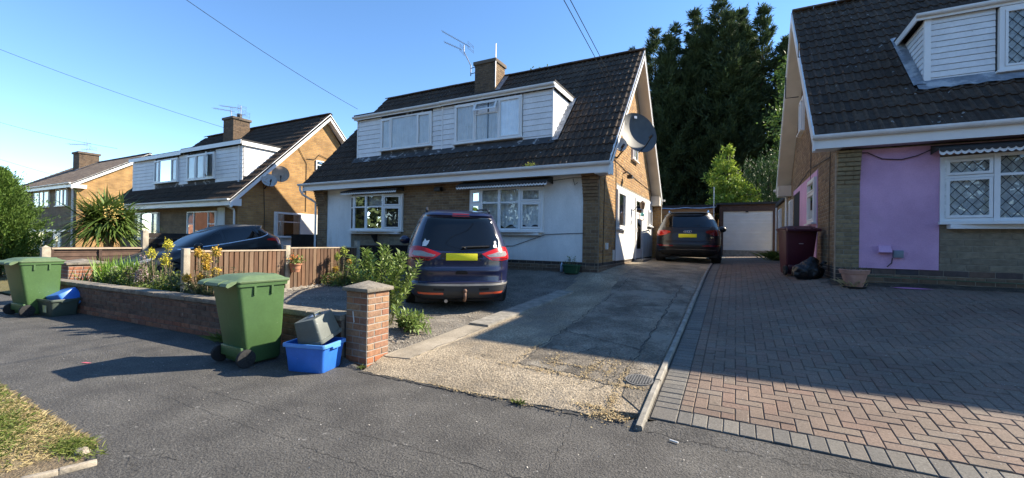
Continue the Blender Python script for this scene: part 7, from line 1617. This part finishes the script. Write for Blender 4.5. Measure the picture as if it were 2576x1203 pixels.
aerial('tv aerial on the chimney of the far left house', [(-46.6, 13.9, 8.05), (-46.6, 13.9, 9.2)], [((-50.5, 13.9, 9.15), (-46.5, 13.9, 8.75), 12, .4), ((-47.6, 13.9, 8.4), (-45.4, 13.9, 8.3), 6, .4)], (-46.6, 13.9, 8.05))
def wire(p, q, sag, label, r_=.007):
    p, q = Vector(p), Vector(q); pts = [p.lerp(q, s)-Vector((0, 0, 4*sag*s*(1-s))) for s in np.linspace(0, 1, 24)]; o = MB().tube(pts, r_, 4).build('overhead_wire', cable_m, None); tag(o, label, 'wire', 'overhead wires')
wire((-10.0, 2.5, 6.9), (-11.27, 10.0, 5.83), .15, 'overhead wire running from the top edge down to the white dormer'); wire((-27, 2.0, 9.8), (-20.3, 11.2, 6.3), .25, 'long overhead wire sloping across the sky to the left chalet roof')
wire((-1.9, 3.0, 4.7), (-2.52, 10.8, 4.75), -.02, 'left one of two wires running to the middle house verge', .006); wire((-1.84, 3.0, 4.72), (-2.50, 10.95, 4.9), -.02, 'right one of two wires running to the middle house verge', .006)
wire((-42, 6.5, 9.0), (-31.3, 10.6, 6.4), .2, 'faint overhead wire above the far left chimney'); wire((-48, 6, 8.2), (-39, 10.4, 5.2), .15, 'lowest faint overhead wire at the left edge')

# ------------------------------------------------------------------ pots and small things
terra = mat('terracotta', [(.36, .15, .08), (.42, .20, .115)], .85, noise=(8, .8, 1.15), bump=(40, .3, .006)); terra_p = mat('pale_terracotta', [(.42, .22, .16), (.48, .27, .2)], .85, noise=(5, .8, 1.15))
t = empty('hanging_pot', (-7.93, 5.52, .78), 0, 'small terracotta pot of orange flowers hung on the wooden fence', 'pot')
MB().lathe([(0, 0), (.075, 0), (.105, .14), (.12, .145), (.122, .18), (.108, .18), (.095, .06), (0, .05)], (0, 0, 0), 20).build('pot', terra, t, smooth='auto', world=False)
r = np.random.default_rng(131); n = 160; p = r.normal(size=(n, 3))*np.array([.07, .07, .05])+np.array([0, 0, .24]); V, F = quads_leaf(p, rnd_dir(r, n), rnd_dir(r, n)+np.array([0, 0, .8]), r.uniform(.03, .07, n), r.uniform(.02, .035, n)); mobj('leaves', np_mesh('leaves', V, F, [lance]), t)
n = 70; p = r.normal(size=(n, 3))*np.array([.07, .07, .035])+np.array([.0, 0, .29]); V, F = quads_leaf(p, rnd_dir(r, n), rnd_dir(r, n), r.uniform(.02, .045, n), r.uniform(.02, .04, n)); mobj('flowers', np_mesh('flowers', V, F, [mat('orange_flower', [(.6, .12, .05), (.65, .28, .05), (.5, .08, .06)], .7, rnd=True)]), t)
t = empty('plant_trough', (-3.41, 9.42, .755), 0, 'green plastic planter with seedlings by the white wall', 'planter')
b = MB(); loft(b, [[(x, y, z) for x, y in rrect(a, c, .05, 4)] for z, a, c in ((0, .32, .20), (.17, .38, .25), (.171, .42, .28), (.20, .42, .28), (.20, .38, .24), (.17, .36, .22))]); b.build('planter', mat('planter_green', (.018, .075, .035), .5, noise=(5, .85, 1.1)), t, smooth='auto', world=False)
b = MB(); pts = []; dd = []
for k in range(9):
    x, y, h = r.uniform(-.15, .15), r.uniform(-.06, .06), r.uniform(.1, .22); b.tube([(x, y, .17), (x+r.normal()*.03, y, .17+h)], .004, 4); m_ = 6
    for q in range(m_): pts.append((x+r.normal()*.02, y+r.normal()*.02, .17+h*r.uniform(.6, 1.05))); dd.append((r.normal(), r.normal(), .3))
b.build('stems', MATS['green_stem'], t, world=False); V, F = quads_leaf(np.array(pts), np.array(dd), np.tile([0, 0, 1.], (len(pts), 1)), np.full(len(pts), .05), np.full(len(pts), .03)); mobj('leaves', np_mesh('leaves', V, F, [lance]), t)
t = MB().lathe([(0, 0), (.035, .005), (.038, .12), (.03, .17), (.013, .205), (.013, .23), (0, .23)], (-3.69, 9.5, .77), 16).build('water_bottle', mat('bottle_plastic', (.35, .48, .62), .15, noise=(20, .7, 1.2)), None, smooth=True); tag(t, 'clear plastic bottle standing beside the green planter', 'bottle')
t = empty('terracotta_bowl', (1.77, 9.02, gf(1.77, 9.02)+.005), 0, 'wide pale terracotta bowl pot at the foot of the pink house pier', 'pot')
MB().lathe([(0, 0), (.115, 0), (.125, .02), (.17, .19), (.175, .215), (.195, .22), (.215, .285), (.20, .295), (.17, .25), (0, .24)], (0, 0, 0), 32).build('bowl', terra_p, t, smooth='auto', world=False); MB().lathe([(0, -.004), (.16, -.004), (.17, .018), (.1, .016)], (0, 0, -.01), 28).build('saucer', black_pl, t, world=False)
n = 420; a = r.uniform(0, 6.28, n); rr = .19*np.sqrt(r.random(n)); p = np.stack([rr*np.cos(a), rr*np.sin(a), .265+r.random(n)*.03], 1); V, F = quads_leaf(p, np.stack([np.cos(a), np.sin(a), .2+0*a], 1)+r.normal(size=(n, 3))*.5, rnd_dir(r, n)+np.array([0, 0, .8]), r.uniform(.03, .07, n), r.uniform(.005, .015, n)); mobj('dead_moss', np_mesh('dead_moss', V, F, [mat('dead_moss', [(.13, .10, .06), (.2, .15, .09), (.09, .08, .05)], .95, rnd=True)]), t)
# black rubbish bag
bm = bmesh.new(); bmesh.ops.create_icosphere(bm, subdivisions=4, radius=1); rb = random.Random(5)
from mathutils import noise as mnoise
for v in bm.verts:
    c = v.co.copy(); f = 1+.22*mnoise.noise(c*2.1)+.10*mnoise.noise(c*5.3)+.05*mnoise.noise(c*11); v.co = Vector((c.x*.25*f, c.y*.19*f, max(-.15, c.z*.19*f)))
    if c.z > .75: v.co += Vector((.10, 0, .09))*(c.z-.75)*4
me = bpy.data.meshes.new('rubbish_bag'); bm.to_mesh(me); bm.free(); me.materials.append(mat('bin_bag', (.010, .010, .011), .28, bump=(16, .9, .03))); me.polygons.foreach_set('use_smooth', [True]*len(me.polygons))
o = mobj('rubbish_bag', me, None, (1.24, 9.95, gf(1.24, 9.95)+.14)); tag(o, 'tied black rubbish bag slumped in front of the maroon bin', 'rubbish bag'); MB().tube([(.20, 0, .13), (.25, .01, .2), (.29, .0, .17)], [.03, .02, .035], 7).build('tied_neck', MATS['bin_bag'], o, world=False, smooth=True)
# lantern and chime hanging by the side door
t = empty('wall_lantern', (-2.85, 13.3, 2.6), 0, 'black wall lantern with hanging ornaments by the side door', 'lantern'); lx = -2.55
MB().tube([(-2.85, 13.3, 2.45), (-2.72, 13.3, 2.62), (lx, 13.3, 2.70)], .012, 6).build('arm', black_pl, t); MB().lathe([(0, .2), (.02, .19), (.09, .12), (.085, .11), (.055, -.06), (.03, -.07), (0, -.08)], (lx, 13.3, 2.6), 8).build('lamp', mat('lantern_brown', (.12, .075, .05), .5), t)
MB().lathe([(0, .07), (.05, .05), (.06, 0), (.05, -.04), (0, -.05)], (lx, 13.28, 2.36), 14).build('glass_ball', mat('turquoise_glass', (.16, .46, .44), .2), t, smooth=True); MB().tube([(lx-.09, 13.28, 2.42), (lx-.08, 13.28, 2.24), (lx, 13.28, 2.18), (lx+.08, 13.28, 2.24), (lx+.09, 13.28, 2.42)], .008, 5).build('ring', mat('copper_wire', (.4, .2, .12), .5), t)

# yellow moss growing in the middle house gutter
n = 90; p = np.array([-4.45, 9.2, 3.32])+r.normal(size=(n, 3))*np.array([.09, .02, .025]); V, F = quads_leaf(p, rnd_dir(r, n)+np.array([0, 0, .8]), rnd_dir(r, n), r.uniform(.02, .06, n), r.uniform(.015, .03, n))
o = mobj('gutter_moss', np_mesh('gutter_moss', V, F, [mat('moss_yellow', [(.42, .42, .05), (.30, .36, .06), (.5, .46, .08)], .8, rnd=True)])); tag(o, 'tuft of yellow green moss growing out of the middle house gutter', 'moss')
# ------------------------------------------------------------------ the other side of the street, seen only as reflections
r = np.random.default_rng(401); B = []; D = []
for k in range(60):
    x = -95+k*2.35+r.normal()*.6; y = -25+r.normal()*2.5; h = r.uniform(8, 14); rd = r.uniform(1.6, 2.8); m_ = 620
    q = rnd_dir(r, m_); p_ = np.array([x, y, h*.52])+q*np.array([rd, rd, h*.5])*r.uniform(.7, 1.05, m_)[:, None]; B.append(p_); D.append(q+r.normal(size=(m_, 3))*.7)
B = np.concatenate(B); D = np.concatenate(D); n = len(B); V, F = quads_leaf(B, D, rnd_dir(r, n), r.uniform(.5, 1.1, n), r.uniform(.35, .8, n), .05)
o = mobj('far_trees', np_mesh('far_trees', V, F, [mat('far_tree_leaf', [(.03, .05, .016), (.045, .07, .02), (.022, .038, .012)], .8, rnd=True)])); tag(o, 'belt of dark trees across the street, mirrored in the front windows', 'trees', None, 'stuff')
ho = empty('opposite_house', (-73, -17, 0), label='red brick gabled house across the street, mirrored in a front window', cat='house')
bt_red = brick_tex('opposite_brick', 0, (.36, .15, .085), (.28, .115, .07), (.3, .26, .2))
x = -73; MB().prism([(x-4.5, 0), (x+4.5, 0), (x+4.5, 4.2), (x, 7.6), (x-4.5, 4.2)], 'y', -17, -21).build('wall', bt_red, ho)
MB().prism([(x-5, 3.7), (x, 7.65), (x+5, 3.7), (x+5, 4.05), (x, 8.0), (x-5, 4.05)], 'y', -16.6, -21.4).build('roof', tile_far, ho)
for dx in (-2.2, 2.2): bx('window', upvc, ho, x+dx-.9, x+dx+.9, -16.98, -16.9, 1, 2.3)
